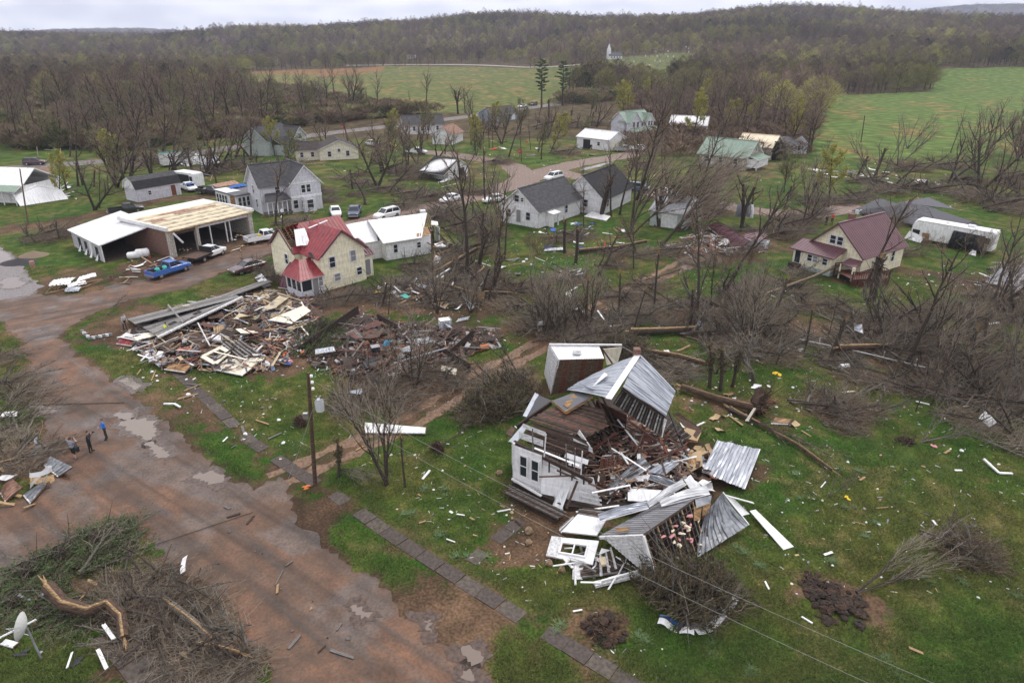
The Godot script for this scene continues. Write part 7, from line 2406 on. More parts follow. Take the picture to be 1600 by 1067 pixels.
	obj("eyes_and_mouth",fb,M.dark_wood,t)
	var nb:=MB.new()
	nb.rod(hc+V(0,0.0,0.1),hc+V(0,-0.03,0.13),0.008,0.016,5)
	for sx in [-1.0,1.0]:nb.bx(hc.x+sx*0.092,hc.y-0.005,hc.z,0.02,0.06,0.04)
	obj("nose_and_ears",nb,M.skin,t)
	return t
func figure(top:Color,legs:Color,shoes:Color,skin:Color,arms:Array,lean:=0.0,bare_legs:=false,bare_arms:=false) -> Array:
	# arms: [right elbow,right wrist,left elbow,left wrist] as offsets from the shoulders
	var v:=func(x:float,y:float,z:float) -> Vector3:return V(x,y,z+(y-0.95)*lean if y>0.95 else z)
	var sr:Vector3=v.call(-0.19,1.42,0.0)
	var sl:Vector3=v.call(0.19,1.42,0.0)
	var b:=[]
	for s in [-1.0,1.0]:
		var hip:=V(0.1*s,0.93,0.0)
		var knee:=V(0.115*s,0.5,0.03*s)
		var ank:=V(0.12*s,0.1,-0.02+0.05*s)
		b.push_back([hip,knee,0.098,0.066,legs])
		b.push_back([knee,ank,0.062 if not bare_legs else 0.056,0.045,skin if bare_legs else legs])
		b.push_back([ank+V(0,-0.05,0),ank+V(0.02*s,-0.065,0.16),0.046,0.036,shoes])
	b.push_back([V(-0.06,0.97,0),V(0.06,0.97,0),0.125,0.125,legs])
	b.push_back([v.call(-0.05,1.08,0),v.call(0.05,1.08,0),0.13,0.13,top])
	b.push_back([v.call(-0.09,1.28,0.01),v.call(0.09,1.28,0.01),0.13,0.13,top])
	b.push_back([sr,sl,0.075,0.075,top])
	b.push_back([v.call(0,1.42,0),v.call(0,1.56,0.02),0.055,0.05,skin])
	b.push_back([v.call(0,1.62,0.02),v.call(0,1.69,0.025),0.088,0.094,skin])
	for i in 2:
		var s:Vector3=[sr,sl][i]
		var e:Vector3=s+arms[i*2]
		var w:Vector3=s+arms[i*2+1]
		b.push_back([s,e,0.062,0.047,top])
		b.push_back([e,w,0.045,0.034,skin if bare_arms else top])
		b.push_back([w,w+(w-e).normalized()*0.08,0.034,0.03,skin])
	return b
func build_people() -> void:
	var skin:=Color(.46,.29,.22)
	var dark:=Color(.016,.016,.018)
	var hang:=[V(-0.07,-0.28,-0.02),V(-0.08,-0.52,0.06),V(0.07,-0.28,-0.02),V(0.08,-0.52,0.06)]
	var hold:=[V(-0.08,-0.25,0.06),V(0.06,-0.28,0.28),V(0.08,-0.25,0.06),V(-0.06,-0.28,0.28)]
	var raise:=[V(-0.18,-0.14,0.14),V(0.06,0.12,0.26),V(0.18,-0.14,0.14),V(-0.06,0.12,0.26)]
	var head:=[V(-0.24,0.08,0.06),V(-0.1,0.26,0.1),V(0.24,0.08,0.06),V(0.1,0.26,0.1)]
	var t:Node3D
	var all:=[[hold,Color(.02,.14,.5),Color(.03,.028,.03),dark,0.0,"person in a bright blue jacket and dark trousers, looking down at their hands",V(-30.98,0,-44.79),-0.9,"brown_wood",false],
		[raise,Color(.014,.014,.016),Color(.012,.013,.014),dark,0.12,"person in black holding a camera to the face",V(-31.16,0,-43.02),1.9,"dark_wood",false],
		[head,Color(.2,.21,.26),Color(.012,.012,.014),dark,0.06,"person in grey T-shirt and black shorts, both arms raised to the head",V(-31.81,0,-42.09),2.9,"dark_wood",true],
		[hold,Color(.55,.72,.05),Color(.12,.1,.09),dark,0.35,"person in a lime hi-vis jacket bending at the fallen grey wall",V(-35.2,0,-63.75),2.4,"dark_wood",false],
		[hang,Color(.42,.42,.45),Color(.03,.03,.04),dark,0.25,"person in a pale grey top standing at the grey wall's left end",V(-40.75,0,-66.43),1.2,"brown_wood",false],
		[hang,Color(.03,.03,.035),Color(.03,.03,.04),dark,0.0,"person in dark clothes behind the yellow cottage, left of two",V(51.38,0,-110.07),0.5,"dark_wood",false],
		[hold,Color(.5,.06,.04),Color(.04,.04,.06),dark,0.0,"person in a red top behind the yellow cottage, right of two",V(52.68,0,-110.91),-0.7,"dark_wood",false]]
	for p in all:
		var bones:=figure(p[1],p[2],p[3],skin,p[0],p[4],p[9],p[9])
		var hands:=[]
		for i in 2:
			var k:Array=bones[bones.size()-1-i*3]
			hands.push_back([k[1]+(k[1]-k[0])*0.2,k[1]-k[0],V(1 if i else -1,0.2,0.3)])
		t=person(p[5],p[6],p[7],bones,hands,[V(0,1.675,0.025+0.725*p[4]),p[8]])
	var cam:=thing("camera_body","black camera held by the person in black","camera",V(-31.16,0,-43.02)+V(0,1.62,0.42).rotated(Vector3.UP,1.9),1.9)
	bxd("housing",0,0,0,0.15,0.11,0.08,M.black_plastic,cam)
	var b:=MB.new()
	b.tube(PackedVector3Array([V(0,0,0.03),V(0,0,0.14)]),PackedFloat32Array([0.045,0.04]),10,true)
	obj("lens",b,M.black_plastic,cam)
	var bag:=thing("shoulder_bag","black bag hanging at the side of the person in grey T-shirt","bag",V(-31.81,0,-42.09)+V(-0.3,0.72,0.05).rotated(Vector3.UP,2.9),2.6)
	bxd("pouch",0,0.16,0,0.42,0.36,0.22,M.cloth_black,bag)
	b=MB.new()
	b.tube(PackedVector3Array([V(-0.15,0.3,0),V(-0.25,0.65,0),V(-0.12,0.72,0),V(0.15,0.3,0)]),PackedFloat32Array([0.015,0.015,0.015,0.015]),5)
	obj("strap",b,M.cloth_black,bag)
func build_placed_trees() -> void:
	# [kind,foot,size,turn,label,lean x,lean z]
	for q in [
		["broad",V(-78.2,0,-139),1.05,0.3,"large bare tree with stripped limbs behind the gambrel shed",0,0],
		["snag",V(-89.5,0,-143.7),0.95,0.0,"short broken snag beside the highway at the left",0,0],
		["combed2",V(-77.2,0,-156.1),0.85,0.0,"dark tree bent right over the box trailer",0,0],
		["snag2",V(-73.4,0,-159.4),1.0,1.0,"snapped tree standing in the mangled trailer",0,0],
		["pole",V(-61.3,0,-143),1.2,0.6,"stripped trunk between the mangled trailer and the gabled house",0,0],
		["pole",V(-71,0,-164.5),1.0,2.6,"stripped trunk at the mangled trailer's right end",0,0],
		["broad2",V(-65.5,0,-175.6),0.95,2.0,"bare twiggy tree left of the pale green house",0,0],
		["tall2",V(-38.7,0,-110.1),0.62,1.2,"slender bare tree in front of the gabled house",0,0],
		["crooked",V(-27,0,-125.1),1.3,2.2,"crooked bare tree on the lawn right of the gabled house",0,0],
		["snag2",V(-29.9,0,-159.4),1.3,0.5,"thick broken tree right of the cream house",0,0],
		["broad2",V(-22.8,0,-168),0.72,1.6,"dark many-limbed tree before the long white house",0,0],
		["combed",V(-27.4,0,-156.1),0.75,3.0,"tree bent left over the lawn right of the cream house",0,0],
		["slim",V(-13.4,0,-153),0.95,0.4,"thin straight bare tree in front of the rusty-roofed garage",0,0],
		["pole",V(-5,0,-126.2),1.45,0.2,"tall stripped trunk left of the bungalow",0,0],
		["slim",V(-5.3,0,-195.2),0.9,1.9,"thin bare tree on the grass below the blue house",0,0],
		["combed",V(5.5,0,-115.3),0.95,0.2,"tree fallen across the bungalow's roof",0.55,-0.35],
		["slim",V(13.1,0,-124.1),0.8,2.4,"slender tree close to the dark-roofed house's gable",0,0],
		["tall",V(17,0,-116.2),0.75,0.1,"tall bare trunk in front of the dark-roofed house, left of its twin",0,0],
		["snag2",V(15.4,0,-116.2),1.1,2.9,"snapped tree with pale split top before the dark-roofed house",0,0],
		["tall2",V(18.7,0,-117.6),0.7,1.0,"tall bare trunk in front of the dark-roofed house, right of its twin",0,0],
		["combed",V(18.4,0,-103.7),1.15,0.0,"large wind-combed tree left of the grey garage",0.1,0],
		["combed2",V(21.8,0,-97.3),1.2,0.15,"large wind-combed tree in front of the grey garage",0.15,0],
		["combed",V(26.5,0,-106),1.0,-0.2,"wind-combed tree at the grey garage's right corner",0.1,0],
		["combed2",V(31.7,0,-117.6),1.0,0.3,"wind-combed thicket tree before the green-roofed cottage, left of two",0,0],
		["combed",V(36.7,0,-124.1),0.95,-0.3,"wind-combed thicket tree before the green-roofed cottage, right of two",0,0],
		["crooked",V(11.2,0,-84.3),1.25,0.4,"crooked bare tree with a broken arm beside the farm track",0,0],
		["bush",V(3.8,0,-93.4),1.35,0.0,"round reddish twiggy shrub below the bungalow",0,0],
		["snag2",V(37,0,-108.4),1.25,0.9,"battered tree with a grey tarp caught in its limbs",0,0],
		["slim",V(40.1,0,-106),0.75,1.4,"thin dark leaning tree behind the maroon roof wreck",0.25,0],
		["spring",V(57.5,0,-123.5),0.85,0.0,"yellow-green budding tree beyond the yellow cottage",0,0],
		["slim",V(57.1,0,-130),0.75,2.0,"bare dark tree left of the budding tree beyond the yellow cottage",0,0],
		["spring2",V(54.1,0,-136.5),0.7,1.0,"sparse budding tree beyond the muddy lane",0,0],
		["tall2",V(42,0,-77.1),0.72,0.5,"tall dead trunk rising beside the yellow cottage",0,0],
		["snag",V(41.9,0,-74.9),0.95,1.1,"thick shattered brown trunk in front of the timber deck",0,0],
		["pole",V(16.2,0,-72.8),0.95,0.3,"stripped pale-topped trunk beside the farm track",0,0],
		["pole",V(7.6,0,-64.7),0.9,0.9,"dark stripped trunk left of the farm track",0,0],
		["twiggy",V(5.2,0,-64.1),0.75,1.0,"twiggy bare tree behind the tipped outbuilding, right of two",0,0],
		["twiggy",V(3.1,0,-68.9),0.75,2.2,"twiggy bare tree behind the tipped outbuilding, left of two",0,0],
		["snag",V(30.2,0,-58.9),0.75,0.4,"splintered stump tree with a fresh orange break right of the lawn",0.2,0],
		["slim",V(32.3,0,-64.1),0.45,0.8,"thin leaning sapling behind the splintered stump tree",0,0],
		["pole",V(28.4,0,-60.3),0.7,2.0,"bare upright young tree left of the splintered stump tree",0,0],
		["combed",V(36.5,0,-53.4),0.8,0.2,"dark tree leaning right over the thorn thicket",0.35,0],
		["combed2",V(37.1,0,-52),0.75,0.0,"bent stem of the thorn thicket, right of the dark leaning tree",0.3,0],
		["stems",V(38.1,0,-51.3),0.6,0.0,"cluster of thin stems leaning right in the thorn thicket",0.45,-0.1],
		["stems",V(38.4,0,-46.8),0.55,0.0,"cluster of thin stems leaning right at the lawn's far edge",0.6,-0.15],
		["stems",V(31.1,0,-44.4),0.5,0.4,"uprooted pale stems lying right above a small pit",0.95,-0.25],
		["pale",V(21.6,0,-54.4),1.05,0.3,"pale twisted tree with a reddish wound beyond the fallen log",0,0],
		["ivy",V(17.3,0,-53.2),0.75,0.0,"ivy-covered trunk left of the pale twisted tree, first of three",0,0],
		["ivy",V(18.1,0,-52.7),0.8,1.6,"ivy-covered trunk left of the pale twisted tree, middle one",0,0],
		["ivy",V(19.4,0,-53.4),0.7,3.0,"ivy-covered trunk left of the pale twisted tree, with split top",0,0],
		["twiggy",V(-8.6,0,-39),0.95,0.2,"bare twiggy tree standing beside the sidewalk and farm track",0,0],
		["pole",V(-7.3,0,-38.7),0.6,0.2,"thin stripped trunk right of the twiggy tree by the sidewalk",0,0],
		["ivy",V(-12.1,0,-39.9),0.55,0.4,"short ivy-covered broken trunk by the utility pole",0.15,0],
		["twiggy",V(-8.5,0,-53.2),0.75,1.2,"bare twiggy tree in the dark brush heap by the farm track",0.15,0],
		["stems",V(21.2,0,-37.6),0.24,0.0,"three thin sapling stems on the right lawn",0,0],
		["slim",V(33.2,0,-49.1),0.4,0.0,"pale sapling in the right-hand lawn's upper corner",0,0],
		["pine",V(13,0,-317.5),1.0,0.0,"tall dark green pine near the highway, left of two",0,0],
		["pine",V(22.9,0,-326.8),0.95,1.3,"tall dark green pine near the highway, right of two",0,0],
		["broad",V(63.8,0,-432),1.35,1.0,"broad bare tree in front of the church hill",0,0],
		["spring",V(39.2,0,-249.9),1.15,0.6,"tall budding tree with airy yellow crown beside the veranda house",0,0],
		["spring",V(53.8,0,-210.7),1.15,2.0,"yellow-green budding tree before the white metal-roofed building",0,0],
		["broad2",V(67.3,0,-217.9),1.2,0.8,"round bare tree right of the budding tree",0,0],
		["slim",V(22.1,0,-266.2),0.9,0.8,"bare tree among brush left of the veranda house",0,0],
		["snag",V(13.4,0,-261.9),1.4,0.8,"broken snag below the tall pines",0,0],
		["stems",V(109.6,0,-195.2),1.0,0.0,"many-stemmed bare tree on the near edge of the right field",0,0],
		["slim",V(117.6,0,-188.2),1.0,0.0,"thin bare tree on the near edge of the right field",0,0],
		["bush2",V(27.6,0,-85.6),1.6,0.0,"brown bush beside the farm track's end",0,0],
		["bush",V(32.3,0,-89.2),1.3,0.5,"russet bush in front of the maroon roof wreck",0,0],
		["bush2",V(57.9,0,-93.4),1.1,0.5,"brown bush in front of the camper trailer",0,0],
		["bush2",V(65.7,0,-92.2),1.3,1.5,"dark bush right of the camper trailer",0,0],
		["cedar",V(65.9,0,-175.6),0.5,0.0,"small dark cedar by the ruined house",0,0],
		["cedar",V(-574.7,0,-3350.4),1.6,0.0,"dark cedar standing out on the hillside, left of two",0,0],
		["cedar",V(-468.8,0,-2139.2),1.3,0.0,"dark cedar standing out on the hillside, right of two",0,0],
		["tall",V(-108,0,-249.9),1.25,0.0,"tall bare tree above the creek-side wood, left of three",0,0],
		["broad2",V(-65.8,0,-289.7),1.35,0.0,"tall bare tree above the creek-side wood, right of three",0,0],
		["broad",V(-80.4,0,-279.8),1.2,2.0,"broad dark tree above the creek-side wood, middle of three",0,0],
		["tall2",V(-34.8,0,-289.7),0.95,0.0,"lone bare tree on the field's near edge, left of three",0,0],
		["broad",V(-19.2,0,-294.8),0.85,1.0,"lone bare tree on the field's near edge, right of three",0,0],
		["snag2",V(-21.9,0,-289.7),1.6,1.0,"lone split tree on the field's near edge, middle of three",0,0]]:
		plant(q[0],onl(q[1]),q[2],q[3],q[4],"",(Vector3.UP+V(q[5],0,q[6])).normalized(),V(1.9,1,1.9) if "shattered" in q[4] else Vector3.ONE)
	# --- trees lying on the ground: [kind,root end,top end,size,label]
	var rb:=make_root_ball(701)
	for q in [
		["tall2",V(20.1,0,-49.1),V(14.5,0,-52.4),0.52,"fallen trunk with torn roots lying behind the collapsed house",1.3,"soil"],
		["slim",V(17.8,0,-48.8),V(22.7,0,-40.6),0.85,"fallen bare branch lying down the lawn from the torn roots",0.0,""],
		["tall",V(30.1,0,-76.4),V(48.4,0,-91.6),0.8,"pale fallen tree leaning on the yellow cottage's porch",0.0,""],
		["broad2",V(31.7,0,-60.6),V(40.4,0,-61.4),0.75,"snapped crown lying right of the splintered stump tree",0.0,""],
		["twiggy",V(19,0,-28.7),V(26.2,0,-32),0.8,"uprooted shrub with a brown root pit on the front lawn",0.0,""],
		["tall",V(13.2,0,-65.1),V(22,0,-68),0.7,"dark fallen log behind the collapsed house",0.0,""],
		["tall2",V(12.8,0,-59.2),V(18.4,0,-57.1),0.6,"splintered fallen trunk behind the collapsed house",0.0,""],
		["tall",V(4.5,0,-76),V(-8.7,0,-80.5),0.8,"long fallen trunk beside the plywood board",0.0,""],
		["tall2",V(21.8,0,-85.6),V(5.6,0,-68.9),0.55,"fallen bare tree across the grass left of the farm track",0.0,""],
		["broad",V(-5.9,0,-94.4),V(-8.9,0,-81.8),0.5,"tree toppled into the opened end of the white house",0.0,""],
		["slim",V(-44.3,0,-69.9),V(-45.1,0,-81.8),0.5,"bare branch lying on the street corner",0.0,""],
		["twiggy",V(-12.2,0,-40.4),V(-7.5,0,-37.7),0.42,"broken pale crown lying beside the sidewalk",0.0,""],
		["slim",V(-5.5,0,-43.1),V(-2.1,0,-48.8),0.55,"small uprooted tree on the grass left of the collapsed house",0.55,"soil"],
		["slim",V(-16.7,0,-46.8),V(-13.3,0,-52.7),0.5,"uprooted sapling with brown roots beside the utility pole",0.6,"soil"],
		["tall2",V(16.8,0,-106.8),V(16.7,0,-80.5),0.5,"fallen bare tree on the grass below the dark-roofed house",0.0,""],
		["tall",V(-25.2,0,-28.5),V(-20.4,0,-26.7),0.42,"thick torn cedar trunk lying over the branch pile",0.0,""],
		["slim",V(-19.5,0,-30.7),V(-12.7,0,-24),0.8,"lichen-grey fallen tree in the branch pile by the road",0.0,""],
		["pale",V(-24.4,0,-30.2),V(-23,0,-33.5),0.7,"dead pale branch sticking out of the cedar boughs",0.0,""],
		["twiggy",V(-40.3,0,-44.4),V(-38.2,0,-49.3),0.8,"bare fallen crown lying at the left lawn's edge",0.0,""],
		["slim",V(-34.4,0,-36.6),V(-34.2,0,-41.7),0.5,"thin fallen tree lying towards the three people",0.0,""],
		["broad2",V(47.1,0,-59.2),V(50.7,0,-74.9),0.6,"dark fallen crown beyond the thorn thicket",0.0,""],
		["combed",V(94,0,-125.1),V(101.8,0,-157.7),1.0,"large fallen crown at the right beyond the collapsed grey roof",0.0,""]]:
		var d:Vector3=(q[2]-q[1]).normalized()
		var t:=plant(q[0],q[1]+V(0,0.3,0),q[3],R(0,TAU),q[4],"",(d+V(0,0.05,0)).normalized(),V(0.5,1.0,0.5) if "shrub" in q[4] else V(0.8,1.0,0.8))
		t.rotate_object_local(Vector3.UP,R(0,6))
		if q[5]>0.0:
			var o:=MeshInstance3D.new()
			o.name="root_plate"
			o.mesh=rb[0]
			o.material_override=M.soil
			o.transform=t.transform.affine_inverse()*Transform3D(Basis(Vector3.UP,atan2(d.z,-d.x)).scaled_local(Vector3.ONE*q[5]),q[1]+V(0,0.6*q[5],0))
			t.add_child(o,true)
			var w:MeshInstance3D=o.duplicate()
			w.name="root"
			w.mesh=rb[1]
			w.material_override=M.brown_wood
			t.add_child(w,true)
	# --- root balls with small trees,pits and mounds
	for q in [[V(17.5,0,-28.1),1.1,0.4,"dark root pit of the uprooted shrub"],[V(4.7,0,-26.3),0.8,0.7,"brown earth mound with torn roots beside the sidewalk"],[V(27.3,0,-47.8),0.7,0.2,"torn root mound among dark brush on the right lawn"],[V(29.9,0,-44.4),0.5,0.3,"small dark pit under the pale stems"],[V(17,0,-29.6),0.6,0.2,"soil clod at the left of the uprooted shrub's pit"]]:
		var o:=thing("root_mound",q[3],"root mound",q[0],R(0,TAU))
		for k in int(26+30*q[1]):
			var a:=R(0,TAU)
			var f:=pow(R(0,1),0.7)
			var c:=MeshInstance3D.new()
			c.name="clod"
			c.mesh=shape["lump%d" % (k % 4)]
			c.material_override=M["soil" if (k % 3==0)!=(q[2]>0.5) else "soil_dark"]
			c.transform=Transform3D(Basis(Vector3.UP,a*3).scaled_local(V(1,0.6,0.8)*R(0.25,0.85)*q[1]),V(cos(a)*f*1.5*q[1],q[2]*(1.0-f)*R(0.5,1),sin(a)*f*1.5*q[1]))
			o.add_child(c,true)
		var w:=MB.new()
		for k in 16:
			var a:=R(0,TAU)
			var p:Vector3=V(cos(a),0,sin(a))*q[1]*R(0.2,1.2)+V(0,q[2]*0.6,0)
			w.tube(PackedVector3Array([p,p+V(R(-0.5,0.5),R(-0.1,0.4),R(-0.5,0.5)),p+V(R(-1,1),R(-0.2,0.5),R(-1,1))]),PackedFloat32Array([0.04,0.02,0.004]),4)
		obj("roots",w,M.brown_wood,o)
	# --- hps of branches: [kind,spot,size,height,label]
	lmk("the utility pole",V(-13.6,0,-39))
	lmk("the yellow two-storey house",V(-22,0,-79.3))
	lmk("the three-bay garage",V(-44.9,0,-99.4))
	lmk("the bungalow",V(3.7,0,-110.9))
	lmk("the yellow cottage",V(42.1,0,-84.3))
	lmk("the camper trailer",V(63,0,-97.7))
	lmk("the grey plank roof pile",V(-30.6,0,-63.7))
	lmk("the dark board pile",V(-12.5,0,-60.6))
	lmk("the uprooted shrub on the lawn",V(20.3,0,-29.2))
	lmk("the branch pile by the road",V(-20.9,0,-28.3))
	lmk("the tipped outbuilding",V(5.8,0,-55.1))
	lmk("the maroon roof wreck",V(33,0,-101.1))
	lmk("the opened white house",V(-14.6,0,-94.4))
	lmk("the gabled house",V(-39.2,0,-122.5))
	lmk("the grey garage",V(25.3,0,-110.9))
	lmk("the veranda house",V(41.3,0,-217.9))
	lmk("the thorn thicket",V(37.5,0,-55.1))
	lmk("the pale twisted tree",V(21.6,0,-54.4))
	lmk("the cream house",V(-41.8,0,-175.6))
	lmk("the green-roofed cottage",V(49.9,0,-164.5))
	var words:={"brush":"heap of torn brown branches","brush2":"heap of pale torn branches","brush3":"heap of reddish torn branches","cedar_brush":"heap of torn green cedar boughs","cedar_brush2":"heap of brownish cedar boughs"}
	for q in [
		["cedar_brush",V(-27.5,0,-30),1.0,0.6],["cedar_brush",V(-26.3,0,-31.3),1.0,0.7],["cedar_brush",V(-25.2,0,-32.9),1.0,0.6],["cedar_brush",V(-24.3,0,-33.8),0.8,0.6],["cedar_brush",V(-26.8,0,-27.8),0.9,0.5],["cedar_brush",V(-23.5,0,-27.4),0.8,0.5],
		["brush2",V(-20.9,0,-29.5),1.0,0.7],["brush",V(-18.9,0,-27.8),1.1,0.7],["brush2",V(-17,0,-27.4),1.0,0.6],["brush",V(-18.9,0,-26.1),1.0,0.7],["brush2",V(-15.1,0,-25.3),1.0,0.6],["brush",V(-16.3,0,-24.9),1.0,0.6],["brush2",V(-13.4,0,-24.1),0.8,0.5],["brush",V(-21.7,0,-28.5),0.9,0.6],["brush2",V(-13.9,0,-23.4),0.9,0.6],
		["cedar_brush2",V(9.5,0,-28.1),1.15,1.3],["cedar_brush2",V(8.5,0,-29.2),0.9,1.1],["cedar_brush2",V(10.8,0,-29),0.8,1.0],
		["cedar_brush2",V(-1.6,0,-49.3),1.2,1.0],["cedar_brush2",V(0,0,-51.5),1.2,1.0],["brush2",V(-0.6,0,-54.5),1.1,0.9],["brush2",V(-2.2,0,-52.4),1.0,0.8],["cedar_brush2",V(-2.9,0,-48.3),0.9,0.8],
		["brush",V(-13.1,0,-51.5),1.2,0.8],["brush",V(-11.3,0,-53.9),1.3,0.8],["brush3",V(-8.7,0,-55.1),1.2,0.9],["brush",V(-6.4,0,-55.8),1.2,0.8],["brush",V(-9.7,0,-50.4),1.2,0.8],["brush",V(-13.7,0,-49.3),1.0,0.7],["brush3",V(-5.7,0,-53.9),0.9,0.7],["cedar_brush",V(-19.5,0,-61.4),1.1,1.0],["cedar_brush",V(-19.9,0,-65.4),1.1,0.9],["brush",V(-20.1,0,-74.9),1.2,0.8],["brush3",V(-21.9,0,-73.2),1.0,0.8],["brush3",V(-18.3,0,-76.6),1.0,0.7],
		["brush",V(-44.2,0,-53.9),1.2,0.7],["brush",V(-41.5,0,-51.5),1.0,0.6],["brush2",V(-38.4,0,-44.4),1.2,0.5],["brush",V(-35.7,0,-41.8),1.2,0.5],["brush",V(-34.4,0,-43.5),0.8,0.4],["brush",V(-48.6,0,-59.2),1.0,0.6],
		["brush3",V(26.1,0,-49.9),1.3,0.8],["brush",V(28,0,-49.3),1.3,0.8],["brush3",V(26.4,0,-48.3),1.1,0.7],["brush3",V(26.3,0,-46.3),0.8,0.6],
		["brush",V(22.2,0,-68.9),1.6,1.0],["brush2",V(23.8,0,-67.1),1.6,1.0],["brush",V(25.3,0,-65.4),1.5,1.0],["brush3",V(20.4,0,-64.6),1.5,1.0],["brush2",V(25.5,0,-62.2),1.4,1.0],["brush3",V(25.5,0,-72.8),1.5,0.9],["brush",V(27.4,0,-69.9),1.3,0.8],["brush2",V(21.2,0,-60.6),1.4,0.9],["brush",V(25.1,0,-59.2),1.2,0.9],["brush3",V(21.8,0,-72.8),1.3,0.8],
		["brush3",V(27.1,0,-78.2),1.2,0.7],["brush",V(29.4,0,-79.3),1.0,0.6],["brush",V(32.2,0,-81.8),1.0,0.6],["brush2",V(36.9,0,-85.6),0.9,0.5],
		["brush2",V(37,0,-62.2),1.6,1.1],["brush",V(39.3,0,-62.9),1.7,1.1],["brush2",V(41.6,0,-63.7),1.6,1.0],["brush",V(36.5,0,-59.9),1.5,1.0],["brush3",V(37.2,0,-65.4),1.5,0.9],["brush3",V(39.8,0,-59.2),1.3,0.9],["brush2",V(43.1,0,-68.9),1.4,0.8],
		["brush",V(38,0,-53.9),1.3,1.0],["brush3",V(38.9,0,-52.7),1.4,1.0],["brush2",V(39.5,0,-51),1.5,1.0],["brush",V(40.6,0,-49.3),1.5,1.1],["brush3",V(44.8,0,-53.9),1.6,1.1],["brush2",V(43.3,0,-55.1),1.4,1.0],["brush",V(36,0,-47.8),1.1,0.8],["brush3",V(34.8,0,-53.3),1.1,0.8],["brush",V(32.3,0,-53.9),1.2,0.8],["brush2",V(37.9,0,-44.4),1.3,0.9],
		["brush3",V(27,0,-32.5),1.0,1.0],["cedar_brush2",V(26.9,0,-31.9),0.8,0.7],
		["brush",V(4,0,-65.4),1.4,1.0],["brush3",V(2,0,-67.1),1.4,0.9],["brush2",V(6.5,0,-63.7),1.4,1.0],["brush",V(9.2,0,-64.6),1.3,0.8],["brush3",V(0,0,-72.8),1.3,0.8],["brush",V(10.2,0,-62.2),1.2,0.7],["brush3",V(5.1,0,-72.8),1.4,0.8],["brush",V(1.5,0,-78.2),1.3,0.7],["cedar_brush2",V(10.9,0,-60.6),1.1,0.9],
		["brush",V(-4.5,0,-74.9),1.3,0.7],["brush",V(-7.6,0,-77.1),1.3,0.7],["brush3",V(-2.3,0,-78.2),1.3,0.7],["brush",V(-6.8,0,-87),1.5,1.0],["brush",V(-5,0,-94.4),1.6,1.1],["brush2",V(-9.1,0,-94.4),1.4,1.0],["brush3",V(-3.9,0,-103),1.6,1.0],["brush",V(-8.1,0,-106.8),1.6,1.0],["brush2",V(-6.4,0,-113.1),1.6,1.0],["brush3",V(-11.8,0,-113.1),1.5,0.9],["brush",V(-12.7,0,-87),1.3,0.9],["brush",V(-10.8,0,-88.4),1.2,0.8],
		["brush",V(-70,0,-103),1.6,0.9],["brush",V(-71.8,0,-101.1),1.5,0.8],["brush3",V(-68.1,0,-104.9),1.3,0.7],["brush",V(-34.9,0,-88.4),1.0,0.7],["brush",V(-32.2,0,-85.6),1.2,0.8],["brush",V(-30.3,0,-82.3),1.1,0.8],
		["brush",V(-35.4,0,-113.1),1.2,0.5],["brush3",V(-37.9,0,-110.9),1.0,0.5],["brush",V(-19.9,0,-133.5),1.8,0.6],["brush",V(-25.7,0,-137.8),1.8,0.6],["brush3",V(-14.7,0,-130.6),1.8,0.8],["brush",V(-31.9,0,-143),1.6,0.5],["brush2",V(-11.3,0,-120),1.7,0.9],
		["brush",V(-26.2,0,-157.7),2.0,1.0],["brush",V(-21,0,-151.5),1.8,0.9],["brush3",V(-19.1,0,-159.4),1.8,0.9],["brush",V(-52.9,0,-164.5),1.8,1.0],["brush",V(-58.7,0,-159.4),2.0,1.0],["brush",V(-66.5,0,-164.5),2.0,1.0],["brush3",V(-68.3,0,-157.7),2.0,1.0],["brush",V(-87.7,0,-170.8),2.2,1.2],["brush2",V(-89.2,0,-164.5),1.8,1.0],
		["brush",V(18.9,0,-92.8),1.4,0.6],["brush",V(14.6,0,-94.4),1.4,0.5],["brush3",V(9.9,0,-103),1.5,0.7],["brush",V(6.8,0,-101.1),1.3,0.6],["brush",V(22.8,0,-94.4),1.3,0.8],["brush3",V(34.4,0,-117.6),1.6,0.8],["brush",V(34.3,0,-126.2),1.6,0.8],
		["brush",V(45.1,0,-108.8),1.6,1.0],["brush3",V(41.9,0,-103),1.5,1.0],["brush",V(48.2,0,-113.1),1.5,0.9],["brush",V(75.1,0,-136.5),2.2,0.8],["brush3",V(81.9,0,-139.7),2.2,0.8],["brush",V(85.3,0,-136.5),2.2,0.8],["brush",V(88.6,0,-127.8),2.4,1.1],["brush",V(87.7,0,-120),2.2,1.2],["brush3",V(96.4,0,-146.4),2.2,0.8],["brush",V(74.6,0,-146.4),2.0,0.7],["brush",V(104.9,0,-143),2.4,1.2],["brush",V(92.3,0,-161.9),2.4,0.7],["brush",V(102.8,0,-164.5),2.4,0.7],
		["brush",V(54.7,0,-94.4),1.3,0.6],["brush",V(61.1,0,-110.9),1.5,0.9],["brush",V(64.3,0,-113.1),1.4,0.9],["brush",V(55.3,0,-72.8),1.4,1.0],["brush3",V(50.7,0,-68.9),1.3,0.9],["brush",V(54.9,0,-68.9),1.4,1.0],["brush3",V(55.2,0,-74.9),1.2,0.9],
		["brush",V(13.1,0,-242.4),3.0,0.8],["brush",V(22.1,0,-246.1),2.6,0.7],["brush3",V(29.3,0,-251.8),2.4,0.6],["brush",V(13.6,0,-186),2.0,0.6],["brush",V(-6.5,0,-242.4),2.4,0.8],["brush3",V(23,0,-156.1),1.8,0.6],["brush",V(30.2,0,-164.5),1.8,0.8],["brush3",V(-3.1,0,-170.8),1.8,0.7]]:
		var o:Node3D=P[q[0]]
		var c:Node3D=o.duplicate()
		c.name=nmb(String(o.name).rstrip("0123456789").rstrip("_"))
		c.position=q[1]
